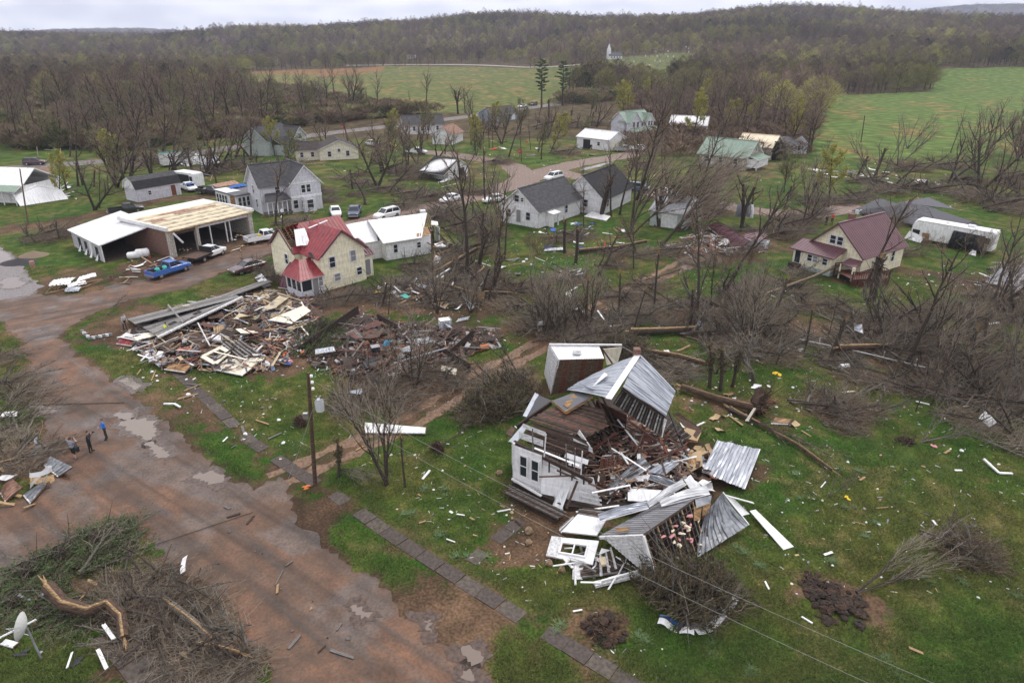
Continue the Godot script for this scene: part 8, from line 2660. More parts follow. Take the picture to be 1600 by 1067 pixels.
		c.basis=Basis(Vector3.UP,R(-0.5,0.6)+(PI if rng.randf()<0.2 else 0.0)).scaled_local(V(q[2],q[3]*q[2],q[2])*0.95)
		add_child(c)
		mark(c,words[q[0]],"branch heap")
func grv(poly:PackedVector2Array,n:int,kinds:Array,lo:float,hi:float) -> void:
	# standing,bent and snapped trees of the storm's track
	var words:={"snag":"broken bare trunk","snag2":"broken forked trunk","pole":"stripped trunk","crooked":"crooked bare tree","combed":"wind-combed tree","combed2":"wind-combed leaning tree","twiggy":"twiggy bare tree","pale":"pale bare tree","bush":"reddish bare bush","bush2":"brown bare bush"}
	words.merge(KIND_WORDS)
	words.spring="yellow-green budding tree"
	var a:=Vector2(1e9,1e9)
	var b:=-a
	for p in poly:
		a=a.min(p)
		b=b.max(p)
	var k:=0
	while k<n:
		var p:=Vector2(R(a.x,b.x),R(a.y,b.y))
		if not inside(p,poly):continue
		var key:String=kinds[k % kinds.size()]
		mark(plant(key,V(p.x,0,p.y),R(lo,hi),R(-0.7,0.7) if "combed" in key else R(0,TAU),"","trees standing in the storm's track",(Vector3.UP+V(R(-0.1,0.3),0,R(-0.15,0.1))).normalized()),words[key],"tree")
		k+=1
func hps(poly:PackedVector2Array,n:int) -> void:
	var k:=0
	while k<n:
		var p:=Vector2(R(-100,90),R(-160,-30))
		if not inside(p,poly):continue
		var o:Node3D=P[["brush","brush2","brush3"][k % 3]]
		var c:Node3D=o.duplicate()
		c.name=nmb("branch_heap")
		c.position=V(p.x,0,p.y)
		c.basis=Basis(Vector3.UP,R(-0.6,0.6)).scaled_local(V(R(1,1.7),R(0.4,0.8),R(0.7,1.2)))
		add_child(c)
		mark(c,"low tangle of broken limbs","branch heap")
		k+=1
func flg(label:String,pts:Array,r:float,m:String) -> void:
	var t:=thing("fallen_log",label,"log",pts[0])
	var p:=PackedVector3Array()
	var w:=PackedFloat32Array()
	var s:=PackedVector3Array()
	for i in pts.size():
		p.push_back(pts[i]-t.position+V(0,r,0))
		w.push_back(r*(1.0-0.4*i/pts.size()))
		s.push_back(p[i]+V(0.02,w[i]*0.75,w[i]*0.35))
	var b:=MB.new()
	b.tube(p,w,9,true)
	obj("trunk",b,M[m],t)
	b=MB.new()
	for i in w.size():w[i]*=0.36
	b.tube(s,PackedFloat32Array(w.duplicate()),3)
	for i in b.v.size():b.v[i].y+=0.08*r
	obj("split_face",b,M.fresh_split,t).scale=V(1,0.98,1)
	for e in [0,pts.size()-1]:
		b=MB.new()
		for k in 7:b.rod(p[e],p[e]+(p[e]-p[1 if e==0 else e-1]).normalized()*R(0.3,0.9)+V(R(-1,1),R(-0.5,1),R(-1,1))*w[e]*1.6,w[e]*0.9,0.01,4)
		obj("torn_end",b,M.fresh_split,t)
func build_groves() -> void:
	rng.seed=777
	for q in [["thick torn cedar trunk curving over the branch pile",[V(-24.8,0.9,-28.1),V(-23.6,0.5,-27.3),V(-22.1,0.4,-26.9),V(-21.3,0.4,-27.4),V(-20.2,0.3,-26.6),V(-19.5,0.1,-25.4)],0.36,"brown_wood"],["mottled pale log in the branch pile by the road",[V(-17.9,0.5,-27.3),V(-16.5,0.4,-26.4),V(-14.8,0.2,-25.2)],0.22,"bark_pale"],["sawn brown log at the right of the branch pile",[V(-15,0.2,-25),V(-13.3,0.2,-24.5)],0.24,"brown_wood"],
		["dark straight fallen trunk behind the tipped outbuilding",[V(12.1,0.1,-64.5),V(15.8,0.1,-64.8),V(19.1,0.1,-65.3)],0.42,"bark"],["reddish split trunk behind the tipped outbuilding",[V(12.7,0.1,-60.1),V(15.8,0.1,-59),V(18,0.3,-56.8)],0.28,"brown_wood"],["brown trunk lying from the torn roots to the collapsed house",[V(19.9,0.3,-48.3),V(17.2,0.1,-50.4),V(14.7,0.1,-52.5)],0.36,"brown_wood"],["brown limb lying down the lawn from the torn roots",[V(17.9,0.1,-49.1),V(19.9,0.1,-45.9),V(21.4,0.1,-43.4),V(22.5,0.1,-40.3)],0.17,"brown_wood"],
		["pale bare trunk leaning on the yellow cottage",[V(30.1,0.1,-76.3),V(37.5,0.6,-81.2),V(45.2,1.6,-86.4)],0.22,"bark_pale"],["dark trunk lying left of the plywood board",[V(-8.7,0.1,-79.8),V(-5.3,0.3,-76.2),V(0,0.1,-76.3)],0.3,"bark"],["dark trunk thrown against the opened white house",[V(-9.8,0.2,-83.7),V(-7.2,1,-86.6),V(-4.7,2,-88.5)],0.34,"bark"],["dark trunk lying in the grass below the bungalow",[V(9.5,0.1,-94),V(14.8,0.1,-95.6),V(19.8,0.3,-98.3)],0.32,"bark"],["splintered trunk lying in the thorn thicket",[V(30.8,1,-58.8),V(35.2,0.5,-60.2),V(40.1,0.2,-61)],0.32,"brown_wood"]]:
		flg(q[0],q[1],q[2],q[3])
	hps(PackedVector2Array([U(-17.9,-74.9),U(-10.5,-89.8),U(1.6,-81.8),U(18,-92.8),U(20.1,-81.8),U(13.3,-65.4),U(4.3,-70.8),U(-5.7,-70.8)]),34)
	hps(PackedVector2Array([U(12.1,-55.1),U(18.2,-72.8),U(33.1,-84.3),U(38.6,-72.8),U(58.2,-72.8),U(45.9,-51.5),U(30,-53.9),U(21.6,-57.8)]),40)
	hps(PackedVector2Array([U(16.2,-92.8),U(21.1,-110.9),U(45.3,-120),U(73,-143),U(65.6,-120),U(39.2,-99.4),U(25.5,-87)]),22)
	hps(PackedVector2Array([U(-29.4,-120),U(-48.4,-136.5),U(-34.9,-157.7),U(-14.5,-157.7),U(-5.1,-136.5),U(-11.8,-113.1)]),22)
	var far:=["broad2","slim","spring2","tall2","snag","spring"]
	grv(PackedVector2Array([U(-50.9,-136.5),U(-64.4,-186),U(-35.4,-217.9),U(-9.4,-261.9),U(20.3,-225.5),U(9.4,-170.8),U(-17.4,-191.6),U(-30.5,-136.5)]),30,far,0.55,0.9)
	grv(PackedVector2Array([U(-83.7,-120),U(-100.3,-157.7),U(-69.7,-191.6),U(-53.1,-143),U(-83.3,-150),U(-73.5,-120)]),14,far,0.6,0.95)
	grv(PackedVector2Array([U(-1.5,-72.8),U(-8,-81.8),U(-17.5,-72.8),U(-11.1,-68.9),U(-5.6,-68.9)]),9,["twiggy","snag","slim"],0.4,0.7)
	var torn:=["snag","slim","twiggy","crooked","pole","tall2","snag2","bush2"]
	grv(PackedVector2Array([U(-8,-72.8),U(-11.3,-120),U(-2.2,-115.3),U(-0.9,-92.8),U(-2.2,-72.8)]),15,torn,0.6,1.0)
	grv(PackedVector2Array([U(0,-68.9),U(8.3,-84.3),U(15.7,-74.9),U(12.7,-62.2),U(3.2,-61.4)]),13,["twiggy","slim","snag","bush","pale","pole"],0.5,0.85)
	grv(PackedVector2Array([U(15,-57.8),U(19.4,-74.9),U(32.2,-81.8),U(26.4,-57.8),U(19.8,-53.9)]),18,["twiggy","slim","bush2","crooked","snag","pale","tall2"],0.5,0.85)
	grv(PackedVector2Array([U(17.9,-110.9),U(27.9,-143),U(42.2,-157.7),U(42.8,-130.6),U(31.5,-103),U(21.6,-92.8)]),16,["combed","combed2","tall2","snag2","slim","twiggy"],0.8,1.15)
	grv(PackedVector2Array([U(41.5,-115.3),U(56,-136.5),U(67.4,-136.5),U(45.3,-103),U(38,-96)]),12,["slim","crooked","twiggy","bush2","snag"],0.6,0.95)
	grv(PackedVector2Array([U(33,-59.2),U(42.2,-72.8),U(47.3,-68.9),U(58.2,-72.8),U(42.8,-47.3),U(35.3,-48.3)]),24,["slim","stems","twiggy","crooked","combed2","tall2","snag"],0.55,0.85)
	grv(PackedVector2Array([U(65.3,-153.8),U(93.9,-170.8),U(116.3,-157.7),U(88.5,-110.9),U(82.9,-115.3),U(79.8,-133.5)]),20,["snag","bush2","slim","stems","crooked","broad2"],0.7,1.2)
	grv(PackedVector2Array([U(-82.8,-146.4),U(-99.4,-191.6),U(-83.2,-204),U(-62.6,-170.8),U(-61.1,-146.4)]),15,["snag2","combed","tall2","broad2","snag"],0.75,1.1)
	grv(PackedVector2Array([U(-32.5,-136.5),U(-38.4,-191.6),U(-17,-186),U(-11.5,-136.5),U(-19.5,-130.6)]),14,["snag","slim","combed2","broad2","crooked"],0.6,1.0)
	grv(PackedVector2Array([U(-12.9,-175.6),U(-11.3,-251.8),U(31.7,-272.8),U(31.5,-217.9),U(17.4,-191.6),U(3.5,-191.6)]),16,["snag","broad2","slim","spring2","bush2"],0.6,0.95)
	grv(PackedVector2Array([U(5.9,-103),U(19,-110.9),U(17,-87),U(9.7,-81.8)]),8,["crooked","slim","bush","snag"],0.6,0.9)
	grv(PackedVector2Array([U(-128.5,-175.6),U(-153.5,-217.9),U(-114.6,-204),U(-98,-175.6)]),12,["snag2","broad","tall2","snag"],0.7,1.0)
	grv(PackedVector2Array([U(53.2,-191.6),U(71.9,-242.4),U(98.8,-233.7),U(82.5,-180.7),U(71.5,-191.6)]),14,["broad","spring","tall","broad2"],0.8,1.15)
	grv(PackedVector2Array([U(23.4,-261.9),U(42.6,-343.7),U(91.3,-343.7),U(74.5,-251.8),U(68,-305.8),U(41.3,-289.7)]),14,["spring","broad","tall2","spring2"],0.8,1.15)
func build_grass() -> void:
	# blades in tufts over the near lawns,where no mud,road or path lies
	rng.seed=801
	var b:=MB.new()
	b.paint(Color.WHITE)
	for i in 9:
		var p:=V(R(-0.16,0.16),0,R(-0.16,0.16))
		var d:=V(R(-0.1,0.1),R(0.06,0.15),R(-0.1,0.1))
		var e:=d.cross(V(R(-1,1),0.2,R(-1,1))).normalized()*0.012
		b.tri(p-e,p+e,p+d)
	var mesh:=b.done()
	var m:=StandardMaterial3D.new()
	m.resource_name="grass_blades"
	m.vertex_color_use_as_albedo=true
	m.roughness=0.9
	var where:=[]
	var tint:=[]
	for i in 150000:
		var z:=-22.0-66.0*pow(rng.randf(),1.5)
		var x:=R(z*0.9-6.0,6.0-z*0.9)
		if x<A0.x or x>A0.x+A_SIZE.x:continue
		var mud:=mka(mkm,x,z)
		if mud>0.3+0.25*n_mid.get_noise_2d(x,z):continue
		var s:=R(0.6,1.5)*(1.0+0.5*n_patch.get_noise_2d(x*2,z*2))
		where.push_back(Transform3D(Basis(Vector3.UP,R(0,TAU)).scaled(V(s,s*R(0.5,1.1),s)),V(x,0,z)))
		var t:=clampf(0.5+n_low.get_noise_2d(x,z)*0.9+R(-0.3,0.3),0,1)
		tint.push_back(Color(.066,.122,.02).lerp(Color(.13,.13,.036),t)*R(0.75,1.25))
	var mm:=MultiMesh.new()
	mm.transform_format=MultiMesh.TRANSFORM_3D
	mm.use_colors=true
	mm.mesh=mesh
	mm.instance_count=where.size()
	for i in where.size():
		mm.set_instance_transform(i,where[i])
		mm.set_instance_color(i,tint[i])
	var o:=MultiMeshInstance3D.new()
	o.name="grass"
	o.multimesh=mm
	o.material_override=m
	add_child(o)
	tag(o,"short green grass growing over the near lawns","grass","","stuff")
	# weeds: low grey-green rosettes on the front lawns
	b=MB.new()
	for i in 90:
		var a:=R(0,TAU)
		var p:=V(cos(a),0,sin(a))*R(0,0.45)
		var d:=V(cos(a)*0.12,R(0.04,0.12),sin(a)*0.12)
		var e:=d.cross(Vector3.UP).normalized()*0.03
		b.tri(p-e,p+e,p+d)
	var wm:=mat("weed_leaf",lin(.115,.185,.08),.8)
	for q in [V(-6.6,0,-36),V(-4.4,0,-34.1),V(-3,0,-31.8),V(-1.5,0,-31.3),V(6.5,0,-25.7),V(2.6,0,-26.3),V(4.5,0,-25.1),V(22.1,0,-33.8),V(22.9,0,-34.7),V(18.7,0,-31.3),V(14.2,0,-31.3),V(11.6,0,-24.1),V(18.5,0,-24),V(27.9,0,-29),V(25.4,0,-30),V(13.4,0,-32.4),V(19.8,0,-40.3),V(24.5,0,-40.6),V(19.5,0,-37.3),V(-4.3,0,-38),V(-6,0,-38),V(23.3,0,-30.2),V(20.9,0,-44.4),V(9.7,0,-25.3),V(22.2,0,-36.6)]:
		for k in 2:
			var w:=obj("weed",b,wm)
			w.position=q+V(R(-0.5,0.5),0,R(-0.5,0.5))
			w.scale=Vector3.ONE*R(0.6,1.1)
			w.rotation.y=R(0,TAU)
			mark(w,"grey-green weed","weed")
func build_piles() -> void:
	rng.seed=601
	var t:Node3D
	# ------------------------------------------------ the flattened shop: a grey plank wall and what spilled from it
	t=thing("plank_wall","long weathered grey plank wall with square window holes lying over the pile","wall",V(-35.45,0,-68.93))
	bds(t,"plank",V(-38.58,1.3,-64.69),V(-30.33,1.6,-71.82),V(-33.13,0.5,-76.34),V(-41.73,0.2,-68.81),3,["old_planks","grey_wood"],0.05,0.02)
	bds(t,"plank",V(-34.36,1.5,-61.11),V(-29.88,1.8,-70.86),V(-33.16,0.6,-76.06),V(-39.97,0.4,-67.05),9,["old_planks","grey_wood","old_planks"],0.06,0.02,0.02)
	wbm(t,"white_edge",V(-34.27,1.55,-60.68),V(-29.77,1.9,-71),0.28,0.16,"peeled_white")
	for q in [[0.22,0.3],[0.42,0.62],[0.5,0.3],[0.68,0.62],[0.8,0.35],[0.12,0.72]]:
		var p:Vector3=V(-34.36,1.5,-61.11).lerp(V(-29.88,1.8,-70.86),q[0]).lerp(V(-39.97,0.4,-67.05).lerp(V(-33.16,0.6,-76.06),q[0]),q[1])+V(0,0.06,0)
		var u:Vector3=(V(-29.88,1.8,-70.86)-V(-34.36,1.5,-61.11)).normalized()*0.45
		var v:Vector3=(V(-39.97,0.4,-67.05)-V(-34.36,1.5,-61.11)).normalized()*0.4
		wpt(t,"painted_window_hole",[p-u-v,p+u-v,p+u+v,p-u+v],0.03,"inside_shade")  # holes are dark plates laid on, their shade painted
	t=thing("pale_annexe_wall","pale grey flattened wall section running up to the leaning panel","wall",V(-32.1,0,-77.05))
	bds(t,"plank",V(-33.97,0.6,-72.45),V(-29.2,0.9,-79.13),V(-30.97,0.3,-81.87),V(-35.54,0.2,-74.34),4,["grey_wood","old_planks"],0.05,0.03,0.1)
	for q in [["leaning_sheet",[V(-28.36,0.4,-78.44),V(-26.6,0.4,-77.75),V(-25,2.2,-79.14),V(-27.14,3,-80.45)],"maroon_metal","brown-pink panel leaning against the yellow house",0.2],
		["brown_sheet",[V(-33.3,0.9,-62.65),V(-29.71,0.8,-59.79),V(-29.24,1,-61.32),V(-31.64,1.2,-62.92)],"brown_wood","flat dark brown floor panel in the plank pile",0.1],
		["ceiling_sheet",[V(-27.39,0.3,-56.22),V(-24.26,0.2,-55.12),V(-23.1,0.5,-58.41),V(-26.55,0.7,-57.57)],"cream_siding","large cream ceiling panel at the pile's front edge",0.08],
		["white_board",[V(-35.74,0.3,-59.85),V(-32.56,0.25,-56.86),V(-31.99,0.35,-57.33),V(-34.81,0.5,-60.3)],"white_paint","white board lying on the grass at the pile's left front",0.06],
		["orange_sheet",[V(-31.84,0.3,-56.22),V(-29.62,0.3,-55.57),V(-29.4,0.6,-56.81),V(-31.4,0.6,-56.68)],"ply","orange-brown panel with white edge at the pile's left front",0.06],
		["red_sheet",[V(-39.55,0.1,-62.41),V(-37.57,0.15,-61.68),V(-38.04,0.4,-62.84),V(-39.35,0.3,-63.23)],"red_metal","dull red sheet lying left of the plank pile",0.04],
		["white_scrap_sheet",[V(-39.92,0.2,-64.27),V(-38.19,0.3,-63.23),V(-38.2,0.4,-63.81),V(-39.73,0.3,-64.7)],"white_paint","small white sheet above the dull red sheet",0.04],
		["cream_sheet",[V(-25.41,1.2,-65.98),V(-22.74,1,-65.42),V(-21.57,1.2,-68.53),V(-22.54,1.6,-69.22)],"cream_siding","cream wall sheet lying at the pile's right end, larger one",0.06],
		["cream_sheet",[V(-26.87,1.4,-67.83),V(-25.36,1.5,-68.9),V(-25.15,1.2,-72.7),V(-26.5,1.2,-73.33)],"tan_board","tan board sheet near the leaning panel",0.06],
		["white_sheet",[V(-32.63,0.2,-82.67),V(-30.2,0.2,-78.78),V(-29.36,0.4,-79.15),V(-31.72,0.8,-82.65)],"white_metal","white metal sheet dropped before the maroon sedan",0.03],
		["white_box",[V(-29.23,1.3,-60.79),V(-28.11,1.3,-60.48),V(-28.32,1.5,-61.26),V(-29.38,1.5,-61.58)],"white_paint","small white cabinet top in the plank pile",0.5],
		["dark_sheet",[V(-29.05,1.4,-62.13),V(-27.54,1.3,-61.1),V(-27.28,1.4,-62.13),V(-28.64,1.6,-62.8)],"dark_wood","dark panel beside the white cabinet top",0.1],
		["white_sheet",[V(-11.42,0.12,-45.52),V(-6.65,0.2,-45.3),V(-6.68,0.25,-46.07),V(-11.6,0.3,-46.76)],"white_paint","long white sheet lying across the farm track",0.05],
		["white_sheet",[V(-6.55,0.3,-55.57),V(-5,0.3,-55.05),V(-4.95,0.5,-55.95),V(-6.44,0.6,-56.41)],"cream_siding","cream sheet right of the dark board pile",0.05],
		["white_sheet",[V(-41.45,0.1,-47.9),V(-39.99,0.1,-48.1),V(-40.47,0.12,-49),V(-41.95,0.1,-48.62)],"white_paint","white sheet on the grass at the left edge",0.05],
		["grey_sheet",[V(-18.56,0.8,-58.48),V(-16.8,0.8,-59.2),V(-17.05,1,-59.79),V(-18.69,1,-59.06)],"grey_metal","grey metal sheet left in the dark board pile",0.03],
		["grey_sheet",[V(-13.58,0.8,-50.27),V(-12.48,0.8,-50.61),V(-12.57,1.1,-50.96),V(-13.6,1,-50.69)],"grey_metal","grey metal sheet in the brush before the dark board pile",0.03],
		["plywood_board",[V(-4.65,0.1,-73.98),V(-3.17,0.1,-73.98),V(-3.08,1.4,-74.06),V(-4.62,1.4,-74.06)],"pine","tan plywood board standing against a dark post",0.04],
		["tan_sheet",[V(-9.4,0.3,-73.65),V(-7.48,0.2,-71.88),V(-7.09,0.3,-73.24),V(-8.73,0.5,-74.38)],"cloth_tan","tan panelled sheet on the grass by white boards",0.05],
		["grey_sheet",[V(-6.05,0.1,-68.14),V(-4.72,0.15,-68.93),V(-4.55,0.2,-69.55),V(-5.82,0.2,-68.81)],"grey_metal","grey sheet on the grass right of the white tank",0.03],
		["grey_sheet",[V(-5.68,0.3,-62.43),V(-4.1,0.3,-61.5),V(-3.93,0.4,-62.05),V(-5.5,0.5,-62.61)],"grey_metal","grey sheet on the right end of the dark boards",0.03],
		["grey_sheet",[V(-6.1,0.3,-76.9),V(-4.63,0.3,-71.03),V(-4.15,0.5,-71.5),V(-5.25,0.6,-73.27)],"dull_metal","dull grey sheet below the plywood board",0.03],
		["grey_sheet",[V(4.57,0.2,-94.66),V(7.82,0.2,-95.31),V(7.79,0.3,-96.28),V(4.79,0.3,-95.62)],"grey_metal","grey sheet on the grass below the bungalow",0.03],
		["roof_sheet",[V(31.14,0.5,-107.69),V(31.98,0.6,-93.3),V(33.15,2.2,-92.87),V(32.08,1.8,-104.98)],"maroon_metal","ribbed maroon roof sheet tilted over the wreck, larger one",0.08],
		["roof_sheet",[V(33.54,1.2,-99.63),V(35.68,0.9,-96.18),V(37.96,1.2,-98.91),V(36.48,1.8,-99.57)],"maroon_metal","ribbed maroon roof sheet tilted over the wreck, smaller one",0.08],
		["grey_tarp",[V(32.91,0.2,-94.66),V(37.01,0.2,-95.96),V(37.92,1,-97.88),V(33.92,1.6,-95.03)],"dull_metal","dull grey sheet hanging under the maroon roof",0.06],
		["white_sheet",[V(36.51,0.9,-46.53),V(36.7,0.7,-45.32),V(36.98,1.2,-45.14),V(36.98,1.5,-46.58)],"white_paint","white sheet caught in stems at the right edge",0.04],
		["pale_board",[V(18.5,0.3,-47.06),V(18.78,0.3,-46.96),V(19.33,1.3,-47.23),V(19.11,1.3,-47.34)],"cream_siding","pale board standing against the fallen trunk's roots",0.04],
		["grey_tarp",[V(58.47,0.5,-80.29),V(61.04,0.4,-77.07),V(64.85,1.6,-82.01),V(61.57,2,-82.06)],"cloth_grey","crumpled dark grey tarp over the pile at the right edge",0.1],
		["grey_sheet",[V(19.17,0.4,-65.14),V(19.83,0.4,-65.14),V(19.77,1.3,-65.56),V(19.2,1.2,-65.63)],"grey_metal","grey sheet standing in the brush right of the farm track",0.03],
		["grey_sheet",[V(22.49,0.8,-64.7),V(24.34,0.8,-65.55),V(24.22,1.1,-65.52),V(22.51,1.1,-64.66)],"dull_metal","dull grey sheet lying on the brush right of the farm track",0.03],
		["silver_sheet",[V(34.42,1.2,-63.42),V(35.05,1.1,-62.67),V(35.43,1.6,-63.96),V(34.56,1.6,-63.63)],"grey_metal","silver sheet caught on the snapped crown",0.03],
		["white_sheet",[V(64.53,0.1,-93.41),V(65.04,0.1,-92.48),V(66.54,0.5,-94.93),V(65.54,0.4,-94.3)],"white_paint","white triangular sheet on the grass right of the camper trailer",0.03],
		["plank_floor",[V(-25.79,0.1,-25.36),V(-24.99,0.1,-25.13),V(-24.79,0.2,-25.35),V(-25.66,0.2,-25.59)],"white_paint","white board beside the satellite dish",0.04],
		["grey_sheet",[V(-33.46,0.1,-41.13),V(-31.6,0.1,-39.73),V(-30.7,0.6,-40.16),V(-33.34,0.4,-41.82)],"dull_metal","bent grey metal panel at the road's left edge",0.03],
		["dark_rail",[V(-32.62,0.1,-37.61),V(-31.58,0.1,-36.72),V(-31.62,0.3,-38.55),V(-32.01,0.3,-38.77)],"dull_metal","long dark metal panel below the curled white strip",0.04],
		["brown_drum_sheet",[V(-34.11,0.3,-37.62),V(-33.35,0.1,-36.92),V(-32.79,0.5,-37.91),V(-33.41,1.1,-38.08)],"rust_metal","rusty brown barrel-shaped sheet at the left edge",0.1],
		["slab_stone",[V(20.51,0.1,-46.9),V(21.84,0.1,-46.8),V(22.36,0.2,-47.43),V(21.14,0.2,-47.73)],"ply","splintered orange-brown board right of the torn roots",0.05],
		["white_sheet",[V(12.27,0.1,-115.81),V(15.81,0.1,-112.66),V(16.85,0.3,-114.97),V(13.89,0.5,-117.88)],"white_paint","crumpled white sheet on the grass right of the dark-roofed house",0.04]]:
		t=thing(q[0],q[3],"sheet",q[1][0])
		var b:=mb(t)
		var p:Array=q[1]
		if "metal" in q[2]:b.rbd(p[0],p[1],p[2],p[3],7,0.04,q[4]*3.0-0.1,4)
		b.plate(p,maxf(0.03,q[4]*0.5))
		obj("face",b,M[q[2]],t)
		for e in 2:wbm(t,"edge_strip",p[e],p[e+1],0.08,0.07,["peeled_white","brown_wood"][e])
	t=thing("window_frame","cream window frame lying on the plank pile","window frame",V(-28.75,0,-59.18))
	for e in [[V(-28.83,0.9,-57.7),V(-27.64,1.2,-59.06)],[V(-27.64,1.2,-59.06),V(-26.66,1,-58.48)],[V(-26.66,1,-58.48),V(-27.24,0.7,-56.61)],[V(-27.24,0.7,-56.61),V(-28.83,0.9,-57.7)]]:wbm(t,"frame_bar",e[0],e[1],0.45,0.08,"cream_siding")
	t=thing("slatted_crate","grey slatted wooden rack lying on the plank pile","rack",V(-26.95,0,-60.94))
	bds(t,"slat",V(-27.89,1.4,-59.8),V(-24.85,0.7,-57.15),V(-24.01,0.8,-58.91),V(-26.37,1.6,-60.41),9,["old_planks","dark_wood"],0.06,0.14,0.1,0.05)
	var shop:=PackedVector2Array([U(-40,-65.1),U(-39.1,-72.4),U(-29.6,-78.9),U(-24.3,-76.6),U(-20.9,-69.3),U(-20.9,-61.9),U(-21.5,-57.5),U(-23.3,-55.7),U(-27.5,-56.2),U(-32.5,-56.7),U(-36.9,-60.9)])
	var mixed:=[Color(.22,.14,.095),Color(.16,.10,.075),Color(.4,.3,.2),Color(.34,.29,.24),Color(.13,.1,.09),Color(.5,.48,.46),Color(.4,.25,.15),Color(.3,.1,.07),Color(.12,.16,.24)]
	rbl("shop_rubble","broken wood and household litter heaped under the grey plank wall",shop,2600,mixed,1.3,0.95)
	sct(shop,140,["plank","plank","plank","sheet"],["brown_wood","red_wood","pine","peeled_white","cream_siding","dark_wood","old_planks","white_paint","tan_board"],1.45,1.5,0.35)
	sct(PackedVector2Array([U(-23.9,-59.2),U(-23.4,-63.7),U(-21.3,-65.4),U(-19.5,-61.4),U(-20.8,-57.1),U(-22.1,-55.8)]),30,["lump","lump","plank"],["cloth_blue","cloth_red","cloth_white","cloth_pink","white_paint","cloth_grey","cloth_orange"],0.9,0.5,0.3)
	sct(PackedVector2Array([U(-29.9,-65.4),U(-29.8,-74.9),U(-27.1,-78.2),U(-24.2,-70.8),U(-25.3,-65.4)]),26,["lump","plank"],["cloth_white","cloth_tan","pine","cloth_cream","cloth_grey","cloth_lime"],1.0,1.3,0.4)
	sct(PackedVector2Array([U(-37.8,-61.4),U(-37.7,-62.9),U(-34.1,-61.4),U(-30.6,-59.2),U(-28.5,-57.1),U(-30.6,-56.4),U(-34.2,-57.8)]),24,["sheet","plank"],["grey_metal","white_paint","brown_wood","old_planks","dark_wood"],0.8,0.5,0.3)
	# ------------------------------------------------ dark heap of bds right of it
	var heap:=PackedVector2Array([U(-21,-60.9),U(-21,-66.8),U(-17.2,-71.6),U(-11.9,-67.5),U(-7.4,-66.8),U(-1.3,-66.1),U(-1,-62.2),U(-4.3,-59.2),U(-6.5,-57.1),U(-11.3,-53.6),U(-15,-55.1),U(-18.4,-57.1)])
	rbl("board_rubble","dark broken boards, bricks and litter of the second flattened building",heap,2300,[Color(.11,.07,.05),Color(.08,.055,.045),Color(.17,.10,.07),Color(.22,.10,.06),Color(.35,.33,.33),Color(.07,.05,.045)],0.9,0.85)
	sct(heap,110,["plank","plank","plank","plank","sheet","lump"],["dark_wood","brown_wood","dark_wood","red_wood","dull_metal","dark_wood","grey_wood"],1.7,0.9,0.25)
	sct(PackedVector2Array([U(-15.1,-61.4),U(-12,-65.4),U(-10.1,-61.4),U(-11.9,-57.1),U(-14.3,-57.1)]),16,["lump","sheet"],["red_wood_bright","cloth_orange","cloth_white","cloth_black","cloth_cyan","brick_wall"],0.9,0.8,0.3)
	for q in [[V(-20.48,0.3,-59.7),V(-16.63,0.9,-69.11),"dark wall plate standing along the board pile's left edge"],[V(-14.49,0.2,-68.44),V(-11.5,0.9,-63.63),"dark wall plate standing at the board pile's top"],[V(-7.51,0.2,-60.96),V(-3.8,0.2,-56.03),"dark joist lying at the board pile's right end"],[V(-6.07,0.2,-58.76),V(-3.88,0.5,-63.41),"dark joist lying over the grey sheets"]]:
		t=thing("timber_plate",q[2],"timber",q[0])
		for k in 3:wbm(t,"plank",q[0]+V(0,k*0.3,0),q[1]+V(0,k*0.3,0),0.06,0.27,"dark_wood")
	t=thing("tarp_scrap","light blue tarp scrap on the dark board pile","tarp",V(-12.29,0.9,-60.62))
	var b:=mb(t)
	b.rbd(V(-12.45,1,-59.79),V(-11.86,1,-59.94),V(-11.55,1.3,-60.48),V(-12.15,1.4,-60.41),4,0.06,0.2,4)
	obj("cloth",b,M.cloth_cyan,t)
	t=thing("black_trunk","black and grey trunk on the front of the dark board pile","trunk",V(-13,0.3,-56.89),0.7)
	bxd("case",0,0.3,0,1.2,0.5,0.7,M.cloth_grey,t)
	bxd("lid",0,0.58,0,1.24,0.06,0.74,M.cloth_black,t)
	t=thing("kitchen_stove","black stove tipped in the dark board pile","stove",V(-13.03,0.4,-59.34),0.4)
	bxd("case",0,0.4,0,0.8,0.8,0.7,M.gloss_black,t)
	bxd("hob",0,0.82,0,0.82,0.04,0.72,M.cloth_grey,t)
	bxd("door",0,0.36,0.36,0.6,0.4,0.04,M.glass,t)
	t=thing("rusty_barrel","rusty orange barrel at the right end of the dark boards","barrel",V(-2.76,0,-61.09),0.5)
	b=MB.new()
	b.tube(PackedVector3Array([V(-0.45,0.3,0),V(0.45,0.3,0)]),PackedFloat32Array([0.3,0.3]),14,true)
	obj("drum",b,mat("barrel_rust",lin(.42,.13,.05),.8),t)
	# ------------------------------------------------ litter between the two houses and along the street
	var yard:=PackedVector2Array([U(-18.3,-76.6),U(-13.1,-83.8),U(-8.3,-84.8),U(-6,-80.5),U(-6.2,-73.2),U(-11.9,-74.5),U(-15.4,-73.6)])
	rbl("yard_litter","small litter and splinters behind the yellow house",yard,500,mixed,0.5,0.6)
	sct(yard,52,["plank","lump","strip","plank","sheet"],["white_paint","brown_wood","cloth_black","pine","peeled_white","cloth_teal","cloth_tan","white_metal","grey_metal"],0.9,0.5,0.3)
	for i in 5:scrap("lump",V(-16.07,0.3,-76.45)+V(i*0.45,0,R(-0.3,0.3)),V(0.7,0.6,0.6),R(0,6),0.1,"cloth_yellow","yellow foam lump")
